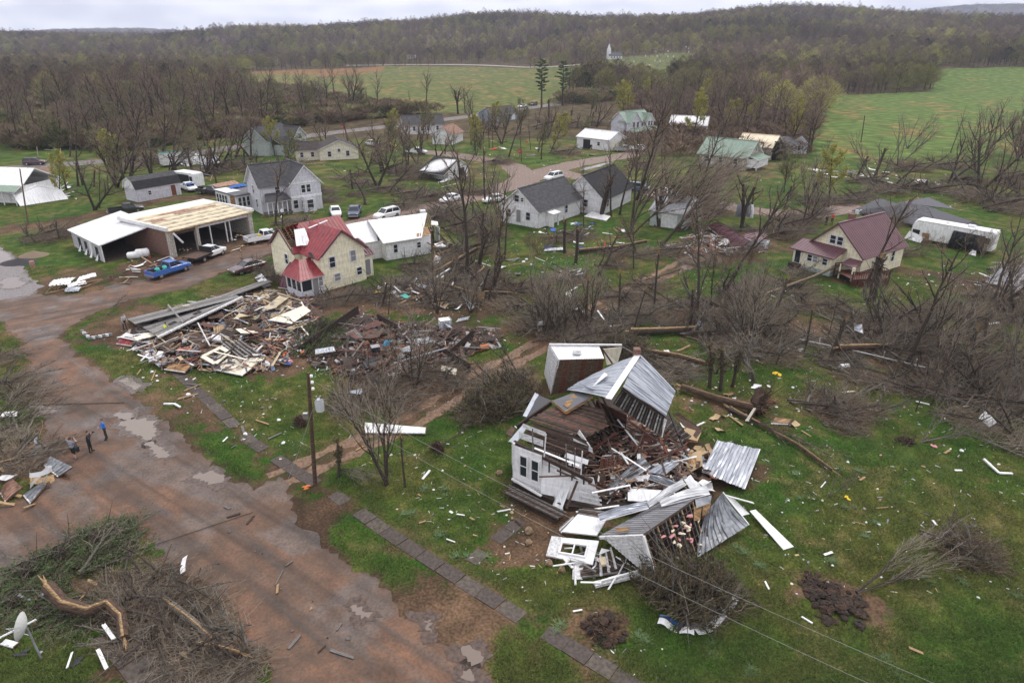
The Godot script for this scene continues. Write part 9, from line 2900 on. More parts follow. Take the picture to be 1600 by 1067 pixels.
	sct(PackedVector2Array([U(-11.9,-88.4),U(-11.7,-94.4),U(-9.6,-100.1),U(-8,-94.4),U(-9.4,-87.5)]),26,["plank","plank","sheet","strip"],["brown_wood","dark_wood","white_paint","pine","white_metal","ply"],1.1,1.7,0.5)
	sct(PackedVector2Array([U(-11.7,-81.8),U(-7.2,-92.8),U(-3.4,-87),U(-3,-74.9),U(-7.1,-70.8)]),34,["plank","strip","sheet","lump"],["white_paint","white_metal","white_paint","grey_metal","cloth_navy","fresh_split"],1.2,0.2,0.3)
	# split trusses with white sheets,on the verge left
	t=thing("roof_truss_wreck","torn roof section of pale trusses and white sheets beside the street","roof section",V(-53.98,0,-79.82))
	for i in 6:
		wbm(t,"truss",V(-56.01,0.1,-77.68).lerp(V(-54.77,0.2,-79.25),i/5.0),V(-55.25,0.8,-78).lerp(V(-53.86,0.9,-79.61),i/5.0),0.08,0.12,"pine")
	wbm(t,"truss",V(-55.74,0.1,-77),V(-52.81,0.2,-80.2),0.12,0.15,"pine")
	wbm(t,"truss",V(-53.06,0.1,-77.9),V(-51.16,0.4,-81.32),0.12,0.15,"pine")
	wbm(t,"truss",V(-52.98,0.6,-79.04),V(-51.08,0.6,-80.98),0.1,0.12,"fresh_split")
	for q in [[V(-55.84,0.7,-78.05),V(-53.72,0.7,-78.75),V(-54.3,0.8,-81.13),V(-56.2,0.9,-79.85)],[V(-53.66,0.2,-77.4),V(-52.11,0.2,-77.63),V(-52.2,0.4,-78.67),V(-53.84,0.4,-78.44)],[V(-53.36,0.7,-79.47),V(-52.03,0.8,-81.63),V(-52.71,0.9,-82.61),V(-53.69,0.9,-81.08)],[V(-53.65,0.5,-78.16),V(-52.14,0.5,-79.57),V(-52.87,0.6,-80.49),V(-54.37,0.6,-79.28)]]:
		wrib(t,"white_sheet",q[0],q[1],q[2],q[3],6,0.05,"white_metal" if q[0].y>0.4 else "grey_metal",0.2,4)
	sct(PackedVector2Array([U(-51.5,-81.8),U(-51.5,-85.6),U(-48.3,-84.3),U(-48,-80.5)]),14,["plank","strip"],["grey_wood","white_metal","pine","brown_wood"],0.9,0.3,0.3)
	sct(PackedVector2Array([U(-51.1,-85.6),U(-47.4,-92.2),U(-44.3,-89.2),U(-46.8,-82.8)]),22,["plank","plank","strip"],["white_paint","rust_metal","white_metal","brown_wood"],1.3,0.3,0.2)
	# wreck under the maroon roof,the pile at the right edge,the torn lots farther off
	var mar:=PackedVector2Array([U(23,-97.7),U(27.8,-103.7),U(34.3,-102.2),U(39.2,-99.4),U(35.3,-93.4),U(28.6,-92.2),U(23.5,-93.4)])
	rbl("maroon_wreck_rubble","pale rubble heaped before the maroon roof sheets",mar,700,mixed,1.0,0.9)
	sct(mar,44,["plank","sheet","strip","lump"],["white_paint","peeled_white","brown_wood","white_metal","red_wood","cloth_navy","grey_metal"],1.3,0.9,0.4)
	var east:=PackedVector2Array([U(56.4,-79.3),U(62.4,-85.6),U(70.9,-91.3),U(73,-87),U(61.9,-72.8),U(56,-73.8)])
	rbl("east_pile_rubble","dark rubble of the pile at the right edge",east,600,[Color(.16,.12,.1),Color(.3,.28,.28),Color(.1,.08,.07),Color(.24,.13,.09)],1.5,0.9)
	sct(east,30,["plank","sheet","lump"],["dark_wood","white_paint","brown_wood","dull_metal","grey_wood"],1.2,1.4,0.4)
	sct(PackedVector2Array([U(64,-157.7),U(80.9,-166.2),U(92.9,-143),U(89.3,-125.1),U(82.3,-143),U(67.9,-146.4)]),44,["plank","sheet","strip","lump"],["white_paint","grey_wood","white_metal","brown_wood","dull_metal","cloth_white"],2.0,0.25,0.2)
	sct(PackedVector2Array([U(-128.7,-180.7),U(-149.5,-217.9),U(-150.2,-242.4),U(-125.9,-217.9),U(-112.2,-180.7)]),40,["plank","sheet","strip"],["white_paint","grey_wood","white_metal","fresh_split","brown_wood","pine"],2.2,0.8,0.4)
	sct(PackedVector2Array([U(-88,-130.6),U(-94.5,-143),U(-91,-143),U(-81.5,-127.8)]),20,["plank","sheet","lump"],["white_paint","cloth_grey","white_metal","cloth_navy"],1.2,0.3,0.3)
	sct(PackedVector2Array([U(-83.4,-161.9),U(-87.2,-191.6),U(-76.3,-186),U(-59.7,-143),U(-67.9,-146.4)]),34,["plank","sheet","strip"],["white_paint","white_metal","pine","fresh_split","rust_metal","grey_metal"],1.5,0.6,0.4)
	sct(PackedVector2Array([U(-26.7,-136.5),U(-27.2,-164.5),U(-18.1,-164.5),U(-10.2,-136.5),U(-18.9,-126.2)]),36,["plank","sheet","strip","lump"],["white_metal","white_paint","brown_wood","grey_wood","fresh_split"],1.4,0.3,0.3)
	sct(PackedVector2Array([U(-48.9,-130.6),U(-35.5,-126.2),U(-26.5,-106.8),U(-36.1,-104.9),U(-48,-115.3)]),22,["plank","lump"],["white_paint","pine","grey_wood","cloth_grey"],0.9,0.05)
	sct(PackedVector2Array([U(-1.5,-106),U(8.4,-110.9),U(17.2,-113.1),U(20.7,-103),U(16.2,-92.8),U(5.5,-95.3)]),48,["plank","lump","sheet","strip"],["white_paint","cloth_blue","cloth_red","grey_metal","cloth_navy","fresh_split","white_metal","cloth_black"],0.9,0.1,0.2)
	sct(PackedVector2Array([U(-9.6,-99.4),U(4.5,-92.8),U(11.6,-84.3),U(5.8,-72.8),U(-4.6,-77.1)]),46,["plank","plank","lump","sheet"],["white_paint","fresh_split","grey_wood","white_metal","cloth_white"],1.1,0.1,0.2)
	sct(PackedVector2Array([U(-1.3,-65.4),U(7.3,-72.8),U(14.2,-70.8),U(13.4,-62.2),U(3.8,-61.4)]),34,["plank","lump","sheet","strip"],["fresh_split","red_wood_bright","white_paint","grey_metal","cloth_black","brown_wood"],0.9,0.3,0.3)
	sct(PackedVector2Array([U(13.7,-49.3),U(14.7,-53.9),U(19,-55.1),U(24.9,-53.9),U(22.7,-45.3),U(15.8,-45.3)]),40,["plank","lump","lump","sheet"],["white_paint","fresh_split","cloth_grey","cloth_tan","cloth_white","red_wood_bright"],0.6,0.06,0.2)
	sct(PackedVector2Array([U(12.8,-59.2),U(20.9,-81.8),U(35.4,-81.8),U(27.1,-56.4),U(17,-53.9)]),46,["plank","lump","sheet"],["white_paint","fresh_split","grey_metal","cloth_white","peeled_white","cloth_orange"],0.8,0.15,0.2)
	sct(PackedVector2Array([U(27.5,-59.2),U(43.7,-51.5),U(37.1,-41.8),U(28.4,-38.7),U(20.6,-43.5)]),46,["plank","lump","lump"],["white_paint","cloth_white","fresh_split","cloth_pink","cloth_grey","cream_siding"],0.55,0.04)
	sct(PackedVector2Array([U(18.2,-43.5),U(32.3,-37.3),U(27.2,-27.4),U(21.4,-23.4),U(12.9,-27.4),U(13.8,-32.4)]),52,["plank","lump","lump"],["white_paint","cloth_white","cloth_cream","fresh_split","white_paint"],0.4,0.03)
	sct(PackedVector2Array([U(-11.5,-43.5),U(-0.9,-41.8),U(-0.8,-37.3),U(2.2,-31.3),U(7.3,-26.5),U(8.6,-23.4),U(3.3,-26.5),U(-7.4,-36)]),30,["lump","plank"],["white_paint","cloth_white","fresh_split","cloth_navy","cloth_cream"],0.4,0.03)
	sct(PackedVector2Array([U(-43.9,-65.4),U(-26.6,-53.9),U(-17.1,-48.3),U(-16.7,-41.8),U(-21,-43.5),U(-32.3,-53.9)]),30,["plank","plank","lump"],["fresh_split","white_paint","pine","grey_wood","cloth_white"],0.7,0.04)
	sct(PackedVector2Array([U(45.9,-81.8),U(64.7,-92.8),U(56.7,-74.9),U(41.2,-65.4),U(38.4,-70.8)]),40,["lump","lump","plank"],["white_paint","cloth_white","cloth_cream","grey_wood"],0.5,0.03)
	sct(PackedVector2Array([U(-29.5,-30.7),U(-28.2,-33.5),U(-24.2,-34.7),U(-12.2,-25.3),U(-12.9,-23.4),U(-21.6,-23.8),U(-25.8,-25.3)]),34,["plank","plank","lump","strip"],["fresh_split","white_paint","dark_wood","cloth_grey","fresh_split"],0.6,0.35,0.3)
	sct(PackedVector2Array([U(-21.2,-37.3),U(-13.8,-30.2),U(-9.8,-23.4),U(-6.1,-23.4),U(-12.3,-31.3),U(-17.4,-36)]),22,["plank","lump"],["dark_wood","fresh_split","grey_wood"],0.45,0.03)
	sct(PackedVector2Array([U(-37.1,-41.8),U(-35.4,-43.5),U(-32.2,-42.3),U(-31.4,-36),U(-33.1,-36)]),16,["plank","strip","sheet"],["white_metal","dull_metal","brown_wood","fresh_split"],0.8,0.2,0.3)
	sct(PackedVector2Array([U(-7.9,-217.9),U(18.5,-204),U(25.4,-186),U(9.4,-170.8),U(-6.6,-180.7)]),16,["plank","sheet","lump"],["grey_wood","white_paint","cloth_red","fresh_split"],1.6,0.1,0.2)
	var bits:=[Color(.7,.7,.7),Color(.6,.58,.52),Color(.75,.75,.76),Color(.3,.2,.12),Color(.45,.3,.16),Color(.2,.2,.22)]
	for q in [[PackedVector2Array([U(12.2,-59.2),U(22.1,-87),U(43.4,-81.8),U(71.9,-92.8),U(37.2,-38.7),U(27.2,-27.4),U(14.6,-30.2),U(14.8,-43.5)]),1500,"white paper and wood specks strewn over the right-hand lawns"],[PackedVector2Array([U(-44.5,-65.4),U(-18.3,-77.1),U(0,-99.4),U(20.7,-103),U(14.9,-74.9),U(1.2,-59.2),U(-5.3,-49.3),U(-16.7,-41.8),U(-25.5,-47.3)]),1500,"white paper and wood specks strewn over the middle lawns"],[PackedVector2Array([U(-11.1,-41.8),U(0,-49.3),U(2.6,-30.2),U(8.5,-23.2),U(5.5,-23.2),U(-6.6,-36)]),220,"white specks strewn over the lawn beside the sidewalk"],[PackedVector2Array([U(-89.1,-136.5),U(-37.8,-157.7),U(-4.5,-120),U(25.5,-136.5),U(48,-115.3),U(86,-120),U(106.8,-166.2),U(-7.2,-197.6),U(-80.3,-175.6)]),1500,"pale specks strewn over the far lawns"]]:
		rbl("speck_litter",q[2],q[0],q[1],bits,0.0,0.22 if q[0][0].y>-110 else 0.4)
	# inside the shed and garage
	for q in [[V(-52.43,0,-91.59),0.5],[V(-51.57,0,-92.2),0.62]]:
		t=thing("storage_tank",["white cylindrical tank in the open shed, left and smaller one","white cylindrical tank in the open shed, right and larger one"][int(q[1]>0.55)],"tank",q[0],0.5)
		b=MB.new()
		b.tube(PackedVector3Array([V(-0.9,q[1],0),V(-0.7,q[1],0),V(0.7,q[1],0),V(0.9,q[1],0)]),PackedFloat32Array([q[1]*0.6,q[1],q[1],q[1]*0.6]),14,true)
		obj("drum",b,M.white_paint,t)
		for x in [-0.5,0.5]:bxd("cradle",x,0.1,0,0.1,0.2,1.0,M.dull_metal,t)
	sct(PackedVector2Array([U(-52.5,-89.2),U(-49.7,-93.4),U(-48.1,-92.2),U(-51.2,-87.5)]),14,["plank","lump"],["cloth_red","cloth_black","pine","brown_wood"],0.8,0.4,0.3)
	sct(PackedVector2Array([U(-48,-94.1),U(-46.6,-96.7),U(-45.6,-95.3),U(-46.7,-92.8)]),12,["lump","plank"],["cloth_grey","cloth_tan","dark_wood","cloth_black"],0.8,0.4,0.3)
	sct(PackedVector2Array([U(-43.3,-101.5),U(-41.3,-106),U(-40.3,-104.5),U(-41.8,-98.7)]),16,["lump","plank"],["cloth_black","cloth_white","cloth_tan","cloth_black"],1.0,0.7,0.3)
	sct(PackedVector2Array([U(-41.4,-95.3),U(-39.2,-99.4),U(-36.8,-98),U(-38.2,-94.1)]),10,["plank","lump"],["fresh_split","white_paint","cloth_cream"],0.5,0.03)
func pole(called:String,label:String,category:String,foot:Vector3,top:Vector3,r:float) -> Node3D:
	var t:=thing(called,label,category,foot)
	var b:=MB.new()
	b.tube(PackedVector3Array([V(0,-0.2,0),(top-foot)*0.5,top-foot]),PackedFloat32Array([r,r*0.88,r*0.72]),9,true)
	obj("pole",b,M.brown_wood if r>0.1 else M.dark_wood,t)
	return t
func cable(label:String,p:Vector3,q:Vector3,sag:float,m:="wire",r:=0.012) -> void:
	var pts:=PackedVector3Array()
	var rad:=PackedFloat32Array()
	for i in 25:
		var f:=i/24.0
		pts.push_back(p.lerp(q,f)-V(0,sag*4.0*f*(1.0-f),0))
		rad.push_back(r)
	var b:=MB.new()
	b.tube(pts,rad,4)
	var o:=obj("power_cable",b,M[m])
	tag(o,label,"cable")
func build_details() -> void:
	rng.seed=901
	var t:Node3D
	var b:MB
	# --- sidewalk slabs
	var line:=PackedVector2Array([U(-31.8,-57.5),U(-29.7,-55.1),U(-25.1,-50.2),U(-19.6,-44.2),U(-16.1,-41.2),U(-14.8,-40.1),U(-12,-37.9),U(-7.9,-34.1),U(-2.9,-29.9),U(1.7,-26.2),U(6,-22.8),U(7.5,-21.5)])
	var branch:=PackedVector2Array([U(-2.4,-31.3),U(-1,-33.2),U(0.6,-35.2)])
	var legs:=[[line,0.95,"narrow sidewalk of dark stained concrete slabs beside the road"],[branch,0.9,"short slab path from the sidewalk to the collapsed house"],[PackedVector2Array([U(-20.8,-26.3),U(-18.5,-24.5),U(-16,-22.4)]),1.75,"two broad concrete slabs of a path at the lower left"]]
	for l in legs:
		t=Node3D.new()
		t.name=nmb("path")
		add_child(t)
		tag(t,l[2],"","","structure")
		var pts:PackedVector2Array=l[0]
		var step:float=1.5 if l[1]<1.6 else 2.4
		for i in pts.size()-1:
			var n:=maxi(1,int(round(pts[i].distance_to(pts[i+1])/step)))
			for k in n:
				if i>2 and i<5 and l[1]==0.95 and k % 2:continue
				if l[1]<1.2 and rng.randf()<0.05:continue
				var a:=pts[i].lerp(pts[i+1],float(k)/n)
				var e:=pts[i].lerp(pts[i+1],float(k+0.965)/n)
				var d:Vector2=(e-a).normalized().orthogonal()*l[1]*0.5
				var y:=0.035+R(-0.02,0.02)
				b=MB.new()
				var q:=[]
				for c in [a-d,e-d,e+d,a+d]:q.push_back(V(c.x+R(-0.02,0.02),y+R(-0.01,0.01),c.y+R(-0.02,0.02)))
				var m:=(q[1]-q[0] as Vector3).cross(q[3]-q[0])
				if m.y<0:q.reverse()
				b.plate(q,0.12)
				obj("slab",b,M["old_slab" if rng.randf()<0.6 or l[1]>1.6 else "concrete"] if l[1]<1.6 else M.concrete,t)
	# --- poles,lamp,cables,signs
	t=pole("utility_pole","wooden utility pole with a grey transformer beside the farm track","utility pole",V(-13.52,0,-38.97),V(-12.88,8.7,-38.72),0.15)
	var top:=V(-12.88,8.7,-38.72)-t.position
	b=MB.new()
	b.tube(PackedVector3Array([V(0,0,0),V(0,0.75,0),V(0,0.85,0)]),PackedFloat32Array([0.26,0.27,0.16]),14,true)
	var tr:=obj("transformer",b,mat("transformer_grey",lin(.52,.54,.56),.5),t)
	tr.position=top+V(0.48,-2.7,0.1)
	for a in 10:
		var fin:=bxd("cooling_fin",0.28*cos(a*0.628),0.4,0.28*sin(a*0.628),0.03,0.5,0.03,M.transformer_grey,tr)
	for x in [-0.12,0.12]:bxd("bushing",x,0.95,0,0.07,0.25,0.07,M.chrome,tr)
	for k in 3:bxd("insulator",top.x+0.2,top.y-0.2-k*0.45,top.z+0.1,0.16,0.14,0.14,M.foam_white,t)
	bxd("meter_box",top.x*0.55-0.3,5.5,top.z*0.55,0.3,0.4,0.2,M.chrome,t)
	mat("pale_wire",lin(.34,.35,.33),.5)
	cable("upper pale power cable running from the utility pole over the front lawn",V(-12.72,8.4,-38.42),V(14.91,7.4,-16.91),0.7,"pale_wire",0.006)
	cable("lower pale power cable running from the utility pole over the front lawn",V(-12.38,7.6,-37.7),V(13.29,6.8,-17.19),0.7,"pale_wire",0.006)
	cable("dark cable lying straight across the muddy road",V(-43.09,0.05,-49.88),V(-32.56,0.06,-50.4),0,"wire",0.03)
	cable("dark cable lying over the lower road towards the sidewalk",V(-23.05,0.06,-31.85),V(-16.71,0.06,-35.91),0.0,"wire",0.02)
	cable("grey guy wire falling from the utility pole to the ground",V(-12.64,6.5,-37.87),V(-15.42,0.1,-37.75),0.2,"pale_wire",0.01)
	for q in [["dark utility pole on the grass behind the white shed",V(-79.22,0,-110.07),V(-81.48,8.2,-115.07)],["dark pole beside the opened white house",V(-9.72,0,-80.05),V(-9.81,6.6,-81.63)],["dark post holding the plywood board",V(-4.04,0,-73.62),V(-4.11,4.6,-75.54)],["utility pole behind the wind-combed trees",V(27.85,0,-125.1),V(28.17,9,-132.45)],["thin pole on the near edge of the right field",V(102.8,0,-207.95),V(97.58,8.5,-198.24)],["thin pole by the double garage lane",V(2.38,0,-173.64),V(2.05,6,-174.73)],["leaning pole right of the bungalow's street",V(42.43,0,-120.02),V(41.23,4,-117.03)]]:
		t=pole("utility_pole",q[0],"utility pole",q[1],q[2],0.13)
		bxd("cap",q[2].x-q[1].x,q[2].y,q[2].z-q[1].z,0.2,0.06,0.2,M.dull_metal,t)
	t=pole("street_lamp","dark street lamp with white globe before the gabled house","street lamp",V(-36.96,0,-108.42),V(-35.66,3.4,-105.02),0.08)
	b=MB.new()
	b.tube(PackedVector3Array([V(0,-0.28,0),V(0,-0.1,0),V(0,0.12,0),V(0,0.28,0)]),PackedFloat32Array([0.1,0.26,0.26,0.08]),10,true)
	obj("globe",b,M.white_paint,t).position=V(-35.66,3.4,-105.02)-t.position+V(0,0.2,0)
	for q in [["red stop sign beside the highway behind the cream house",V(-52.08,0,-219.35),3.0,"STOP"],["red stop sign on the grass by the looped lane",V(1.97,0,-179.62),1.6,"STOP"]]:
		t=pole("stop_sign",q[0],"road sign",q[1],q[1]+V(0,q[2],0),0.06)
		b=MB.new()
		var p:=[]
		for i in 8:p.push_back(V(cos(TAU*(i+0.5)/8)*0.62,q[2]+sin(TAU*(i+0.5)/8)*0.62,0.1))
		b.plate(p,0.04)
		var plate:=obj("plate",b,M.gloss_red,t)
		var tm:=TextMesh.new()
		tm.text=q[3]
		tm.font=SystemFont.new()
		tm.font.font_names=PackedStringArray(["Droid Sans"])
		tm.font_size=40
		tm.pixel_size=0.009
		tm.depth=0.02
		var w:=MeshInstance3D.new()
		w.name="lettering"
		w.mesh=tm
		w.material_override=M.white_paint
		w.position=V(0,q[2],0.115)
		plate.add_child(w)
	# --- things lying about
	t=thing("liquid_tank","white caged liquid tank on the grass right of the dark boards","tank",V(-7.04,0,-66.08),0.35)
	bxd("tank",0,0.75,0,1.1,1.0,1.0,M.white_paint,t)
	for i in 5:
		bxd("cage_bar",-0.58+i*0.29,0.75,0.55,0.05,1.1,0.05,M.grey_metal,t)
		bxd("cage_bar",0.6,0.75,-0.5+i*0.25,0.05,1.1,0.05,M.grey_metal,t)
	for y in [0.25,0.6,0.95,1.28]:
		bxd("cage_bar",0,y,0.58,1.25,0.05,0.05,M.grey_metal,t)
		bxd("cage_bar",0.63,y,0,0.05,0.05,1.2,M.grey_metal,t)
	bxd("pallet",0,0.1,0,1.2,0.2,1.1,M.grey_wood,t)
	bxd("label_plate",0.05,0.8,0.53,0.5,0.5,0.03,M.dull_metal,t)
	t=thing("water_heater","white cylinder lying on the grass right of the splintered stump tree","tank",V(30.71,0,-56.83),0.2)
	b=MB.new()
	b.tube(PackedVector3Array([V(-0.42,0.28,0),V(0.42,0.28,0)]),PackedFloat32Array([0.28,0.28]),14,true)
	obj("cylinder",b,M.white_paint,t)
	t=thing("white_appliance","white box-shaped appliance standing on the street's edge by the brush","appliance",V(-15.01,0,-113.95),0.3)
	bxd("case",0,0.8,0,0.9,1.6,0.9,M.white_paint,t)
	bxd("door",0,0.8,0.47,0.8,1.4,0.04,M.foam_white,t)
	t=thing("satellite_dish","white mesh satellite dish on a post at the lower left","satellite dish",V(-23.22,0,-24.52),-0.5)
	b=MB.new()
	for i in 5:
		for k in 16:
			var q:=[]
			for s in [[i,k],[i,k+1],[i+1,k+1],[i+1,k]]:
				var r:float=s[0]/5.0*0.75
				q.push_back(V(cos(TAU*s[1]/16.0)*r*0.85,sin(TAU*s[1]/16.0)*r,r*r*0.45).rotated(Vector3.UP,-0.9).rotated(V(0,0,1),-0.25)+V(-0.35,2.0,0))
			b.quad(q[0],q[1],q[2],q[3])
	obj("dish",b,mat("dish_grey",lin(.6,.6,.58),.6),t)
	b=MB.new()
	b.rod(V(0,0,0),V(-0.3,1.95,0),0.05,0.05,7)
	obj("post",b,M.dull_metal,t)
	b=MB.new()
	b.rod(V(-0.3,1.9,0),V(-0.9,2.1,0.6),0.025,0.02,5)
	b.rod(V(-0.35,1.4,0),V(-0.9,2.1,0.6),0.025,0.02,5)
	obj("feed_arm",b,M.chrome,t)
	# torn blue and white plastic by the cedar boughs
	t=thing("plastic_sheet","torn white and blue plastic sheet trailing over the grass by the cedar boughs","plastic sheet",V(9.37,0,-26.74))
	var path:=[V(7.73,0.15,-26.98),V(8.19,0.1,-26.77),V(8.69,0.08,-26.45),V(9.41,0.08,-26.28),V(10.25,0.1,-26.6),V(10.99,0.15,-27.24),V(11.49,0.3,-27.76),V(11.92,0.45,-28.11)]
	for part_i in 2:
		b=mb(t)
		for i in path.size()-1:
			for k in 3:
				var p:Vector3=path[i].lerp(path[i+1],k/3.0)
				var q:Vector3=path[i].lerp(path[i+1],(k+1)/3.0)
				var d:Vector3=(q-p).normalized().cross(Vector3.UP)*0.28
				var y0:=V(0,0.1*sin(i*3.0+k),0)
				var y1:=V(0,0.1*sin(i*3.0+k+1),0)
				if part_i==0:b.quad(p-d*0.2+y0,q-d*0.2+y1,q+d*1.4+y1,p+d*1.4+y0)
				else:b.quad(p-d*1.2+y0*0.5,q-d*1.2+y1*0.5,q-d*0.3+y1+V(0,0.05,0),p-d*0.3+y0+V(0,0.05,0))
		obj(["white_fold","blue_fold"][part_i],b,M["foam_white" if part_i==0 else "cloth_blue"],t)
	t=thing("grey_tarp","grey tarp draped in the battered tree","tarp",V(36.88,3,-107.16))
	for i in 4:
		b=mb(t)
		var p:Vector3=V(37.7,3.2,-109.88)+V(R(-1.4,1.4),R(-0.3,0.4),R(-0.5,0.5))
		b.rbd(p+V(-0.7,-1.4,0.3),p+V(0.7,-1.6,0.2),p+V(0.5,0.6,0),p+V(-0.4,0.5,0),4,0.12,0.3,5)
		obj("fold",b,M[["cloth_white","cloth_grey","dull_metal","cloth_grey"][i]],t)
	t=thing("gutter_coil","curled white metal loop at the road's left edge","metal strip",V(-32.28,0,-39.34))
	b=mb(t)
	var prev:=[]
	for i in 22:
		var f:=i/21.0
		var p:Vector3=V(-32.54,0.2,-38.18).lerp(V(-32.61,0.3,-39.44),minf(1.0,f*2.0)) if f<0.5 else V(-32.42,0.4,-39.6)+V(sin((f-0.5)*9.0)*0.75,0.25*sin((f-0.5)*7.0)+0.15,-cos((f-0.5)*9.0)*0.5+0.3)
		var now:Array=[p,p+V(0.05,0.32,-0.1)]
		if i:b.quad(prev[0],now[0],now[1],prev[1])
		prev=now
	obj("strip",b,M.white_metal,t)
	t=thing("patterned_strip","grey and white scalloped metal strip curved on the corner lawn","metal strip",V(-42.75,0,-64.57))
	for i in 11:
		var f:=i/10.0
		var p:Vector3=V(-44.29,0.3,-64.87).lerp(V(-42.79,0.1,-63.52),f*2.5) if f<0.4 else V(-42.79,0.1,-63.52).lerp(V(-41.24,0.1,-64.5),(f-0.4)/0.6)
		bxd("segment",p.x-t.position.x,p.y+0.12,p.z-t.position.z,0.34,0.26,0.12,M["white_metal" if i % 2 else "dull_metal"],t)
	for q in [["white bent trim piece on the grass left of the road's far side",V(-29.11,0.08,-50.15),V(-28.21,0.08,-50.15),V(-27.37,0.2,-49.39)],["white bent trim piece on the lawn's right edge",V(34,0.3,-41.64),V(34.21,0.1,-40.19),V(35.11,0.1,-40.11)],["white pipe bent over the grass right of the thorn thicket",V(49.43,0.1,-66.02),V(49.43,0.7,-65.97),V(51.17,0.7,-66.5)]]:
		t=thing("bent_trim",q[0],"trim piece",q[1])
		wbm(t,"arm",q[1],q[2],0.16,0.1,"white_paint")
		wbm(t,"arm",q[2],q[3],0.16,0.1,"white_paint")
	t=thing("fence_rail","pale fence rail running low through the brush right of the lawn","fence",V(34.33,0,-60.64))
	wbm(t,"rail",V(28.34,0.9,-61.7),V(33.16,0.9,-58.55),0.06,0.06,"peeled_white")
	wbm(t,"rail",V(33.16,0.9,-58.55),V(37.26,0.9,-55.4),0.06,0.06,"peeled_white")
	for q in [V(30.58,0,-62.16),V(33.01,0,-60.49),V(35.27,0,-58.76),V(37.42,0,-57.1)]:wbm(t,"post",q,q+V(0,0.95,0),0.08,0.08,"peeled_white")
	t=thing("square_sign","white board with a grey diamond pattern standing by the track","sign",V(2.99,0,-65.4))
	b=mb(t)
	b.plate([V(2.7,0.3,-64.87),V(3.36,0.5,-64.9),V(3.27,1.6,-64.82),V(2.55,1.4,-64.62)],0.05)
	var board:=obj("face",b,M.white_paint,t)
	for q in [[[V(2.76,0.82,-64.82),V(2.95,0.75,-64.65),V(3.07,1,-64.56),V(2.88,1.15,-64.71)],"cloth_grey"]]:
		b=mb(t)
		for i in 4:b.beam(q[0][i]+V(0,0,0.06),q[0][(i+1) % 4]+V(0,0,0.06),0.1,0.05)
		obj("printed_diamond",b,M[q[1]],board)
	for q in [[V(-14.03,0,-38.6),"orange plastic scrap on the mud beside the utility pole","cloth_orange",0.6],[V(24.22,0,-55.91),"yellow plastic sheet by the pale twisted tree","cloth_yellow",1.0],[V(22.21,0,-37.4),"yellow scrap below the sapling stems on the right lawn","cloth_yellow",0.5],[V(31.7,0,-43.8),"pink cloth scrap at the lawn's far edge","cloth_pink",0.6],[V(28.46,0,-33.21),"orange-brown board scrap beyond the uprooted shrub","ply",0.7],[V(-24.5,0,-24.83),"dark rubber mat pieces on the grass by the satellite dish","tar",0.6],[V(-21.5,0,-24.33),"dark flat roofing scrap on the grass at the lower left","tar",0.7],[V(25.49,0,-62.16),"white paper scrap in the brush left of the young tree","cloth_white",0.4],[V(-17.46,0,-115.3),"dark tilted board behind the opened house's roof","dark_wood",1.6]]:
		t=thing("plastic_scrap",q[1],"scrap",q[0])
		for k in 3:
			var o:=scrap("lump",Vector3.ZERO,Vector3.ONE,0,0,q[2])
			remove_child(o)
			o.name="piece"
			o.transform=Transform3D(Basis(Vector3.UP,R(0,6)).scaled_local(V(0.7,0.18,0.4)*q[3]),V(R(-0.4,0.4)*q[3],0.06,R(-0.3,0.3)*q[3]))
			t.add_child(o,true)
	# stones by the porch,gravel heap,oil drum
	mat("stone_tan",lin(.33,.23,.14),.9,"grime",1.0)
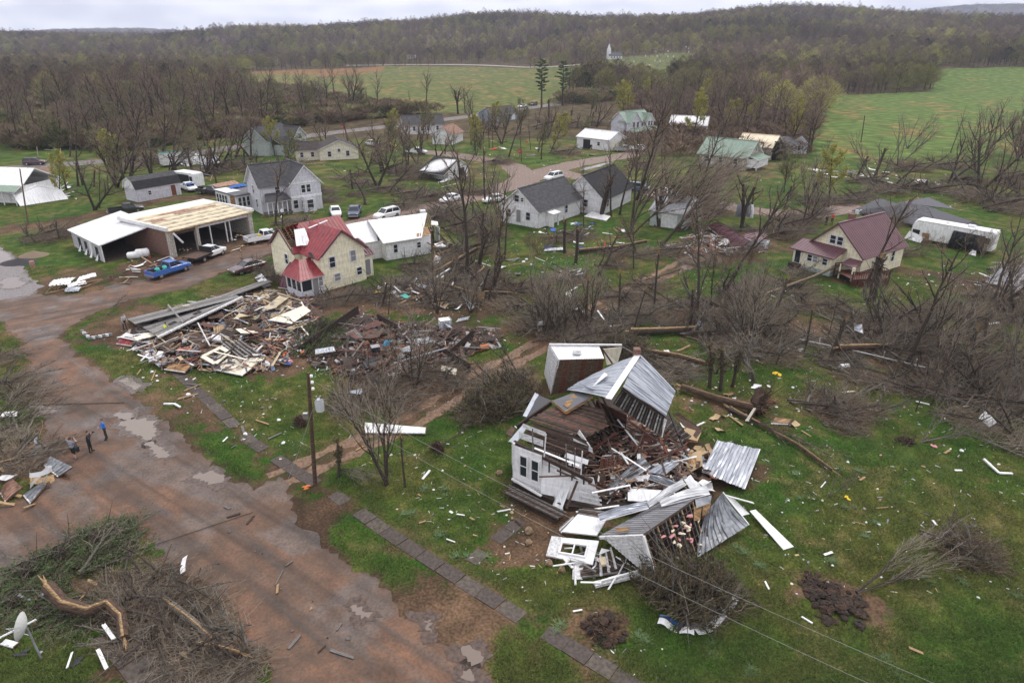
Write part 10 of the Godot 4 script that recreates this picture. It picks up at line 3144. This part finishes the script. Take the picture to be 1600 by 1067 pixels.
	for q in [[V(1.07,0,-33.98),0.34,"tan stone block on the bare soil before the porch, upper one"],[V(1.01,0,-32.93),0.28,"tan stone block on the bare soil before the porch, lower one"],[V(2.16,0,-31.16),0.3,"brown stone block beside the window wall, left one"],[V(2.87,0,-30.64),0.28,"brown stone block beside the window wall, right one"],[V(-0.9,0,-40.17),0.3,"rounded stone left of the collapsed porch"]]:
		var o:=obj("stone_block",shape["lump%d" % (rng.randi() % 4)],M["stone_tan"])
		o.position=q[0]+V(0,q[1]*0.4,0)
		o.scale=Vector3.ONE*q[1]*1.7
		tag(o,q[2],"stone")
	for q in [[V(-67.45,0,-93.12),2.0,0.7,"sand",lin(.34,.25,.17),"pale brown sand heap by the grey lot"],[V(-67.43,0,-89.81),2.4,0.6,"gravel",lin(.06,.055,.06),"dark gravel heap by the grey lot"]]:
		b=MB.new()
		for i in 14:
			var a:=TAU*i/14.0
			var c:=TAU*(i+1)/14.0
			var hp:=V(0.1,q[2],0)
			var m1:=V(cos(a)*q[1]*0.55,q[2]*R(0.35,0.5),sin(a)*q[1]*0.5)
			b.tri(hp,V(cos(c)*q[1],0,sin(c)*q[1]*0.8),V(cos(a)*q[1],0,sin(a)*q[1]*0.8))
		var o:=obj(q[3]+"_heap",b,mat(q[3],q[4],.95,"speck",.6))
		o.position=q[0]
		tag(o,q[5],"heap")
	t=thing("oil_drum","rusty oil drum on the grass by the grey lot","drum",V(-63.96,0,-87.53))
	b=MB.new()
	b.tube(PackedVector3Array([Vector3.ZERO,V(0,0.9,0)]),PackedFloat32Array([0.3,0.3]),12,true)
	obj("drum",b,M.rust_metal,t)
	lmk("the church on the hill",V(90.51,10.03,-675.46))
	# --- headstones on the cemetery hill
	var proto_stone:=MB.new()
	proto_stone.bx(0,0.7,0,1.0,1.4,0.3)
	var k:=0
	for row in 8:
		for col in 9:
			if rng.randf()<0.2:continue
			var p:=onl(V(107.05,6.15,-616.75).lerp(V(177.62,13.28,-700.54),col/8.0)+V(R(-3,3),0,row*-13.0+R(-3,3)+20.0))
			var o:=obj("headstone",proto_stone,M["dull_metal" if k % 3 else "white_paint"])
			o.position=p
			o.rotation.y=0.3
			o.set_meta("group","headstones on the cemetery hill")
			mark(o,"grey headstone" if k % 3 else "white headstone","headstone")
			k+=1
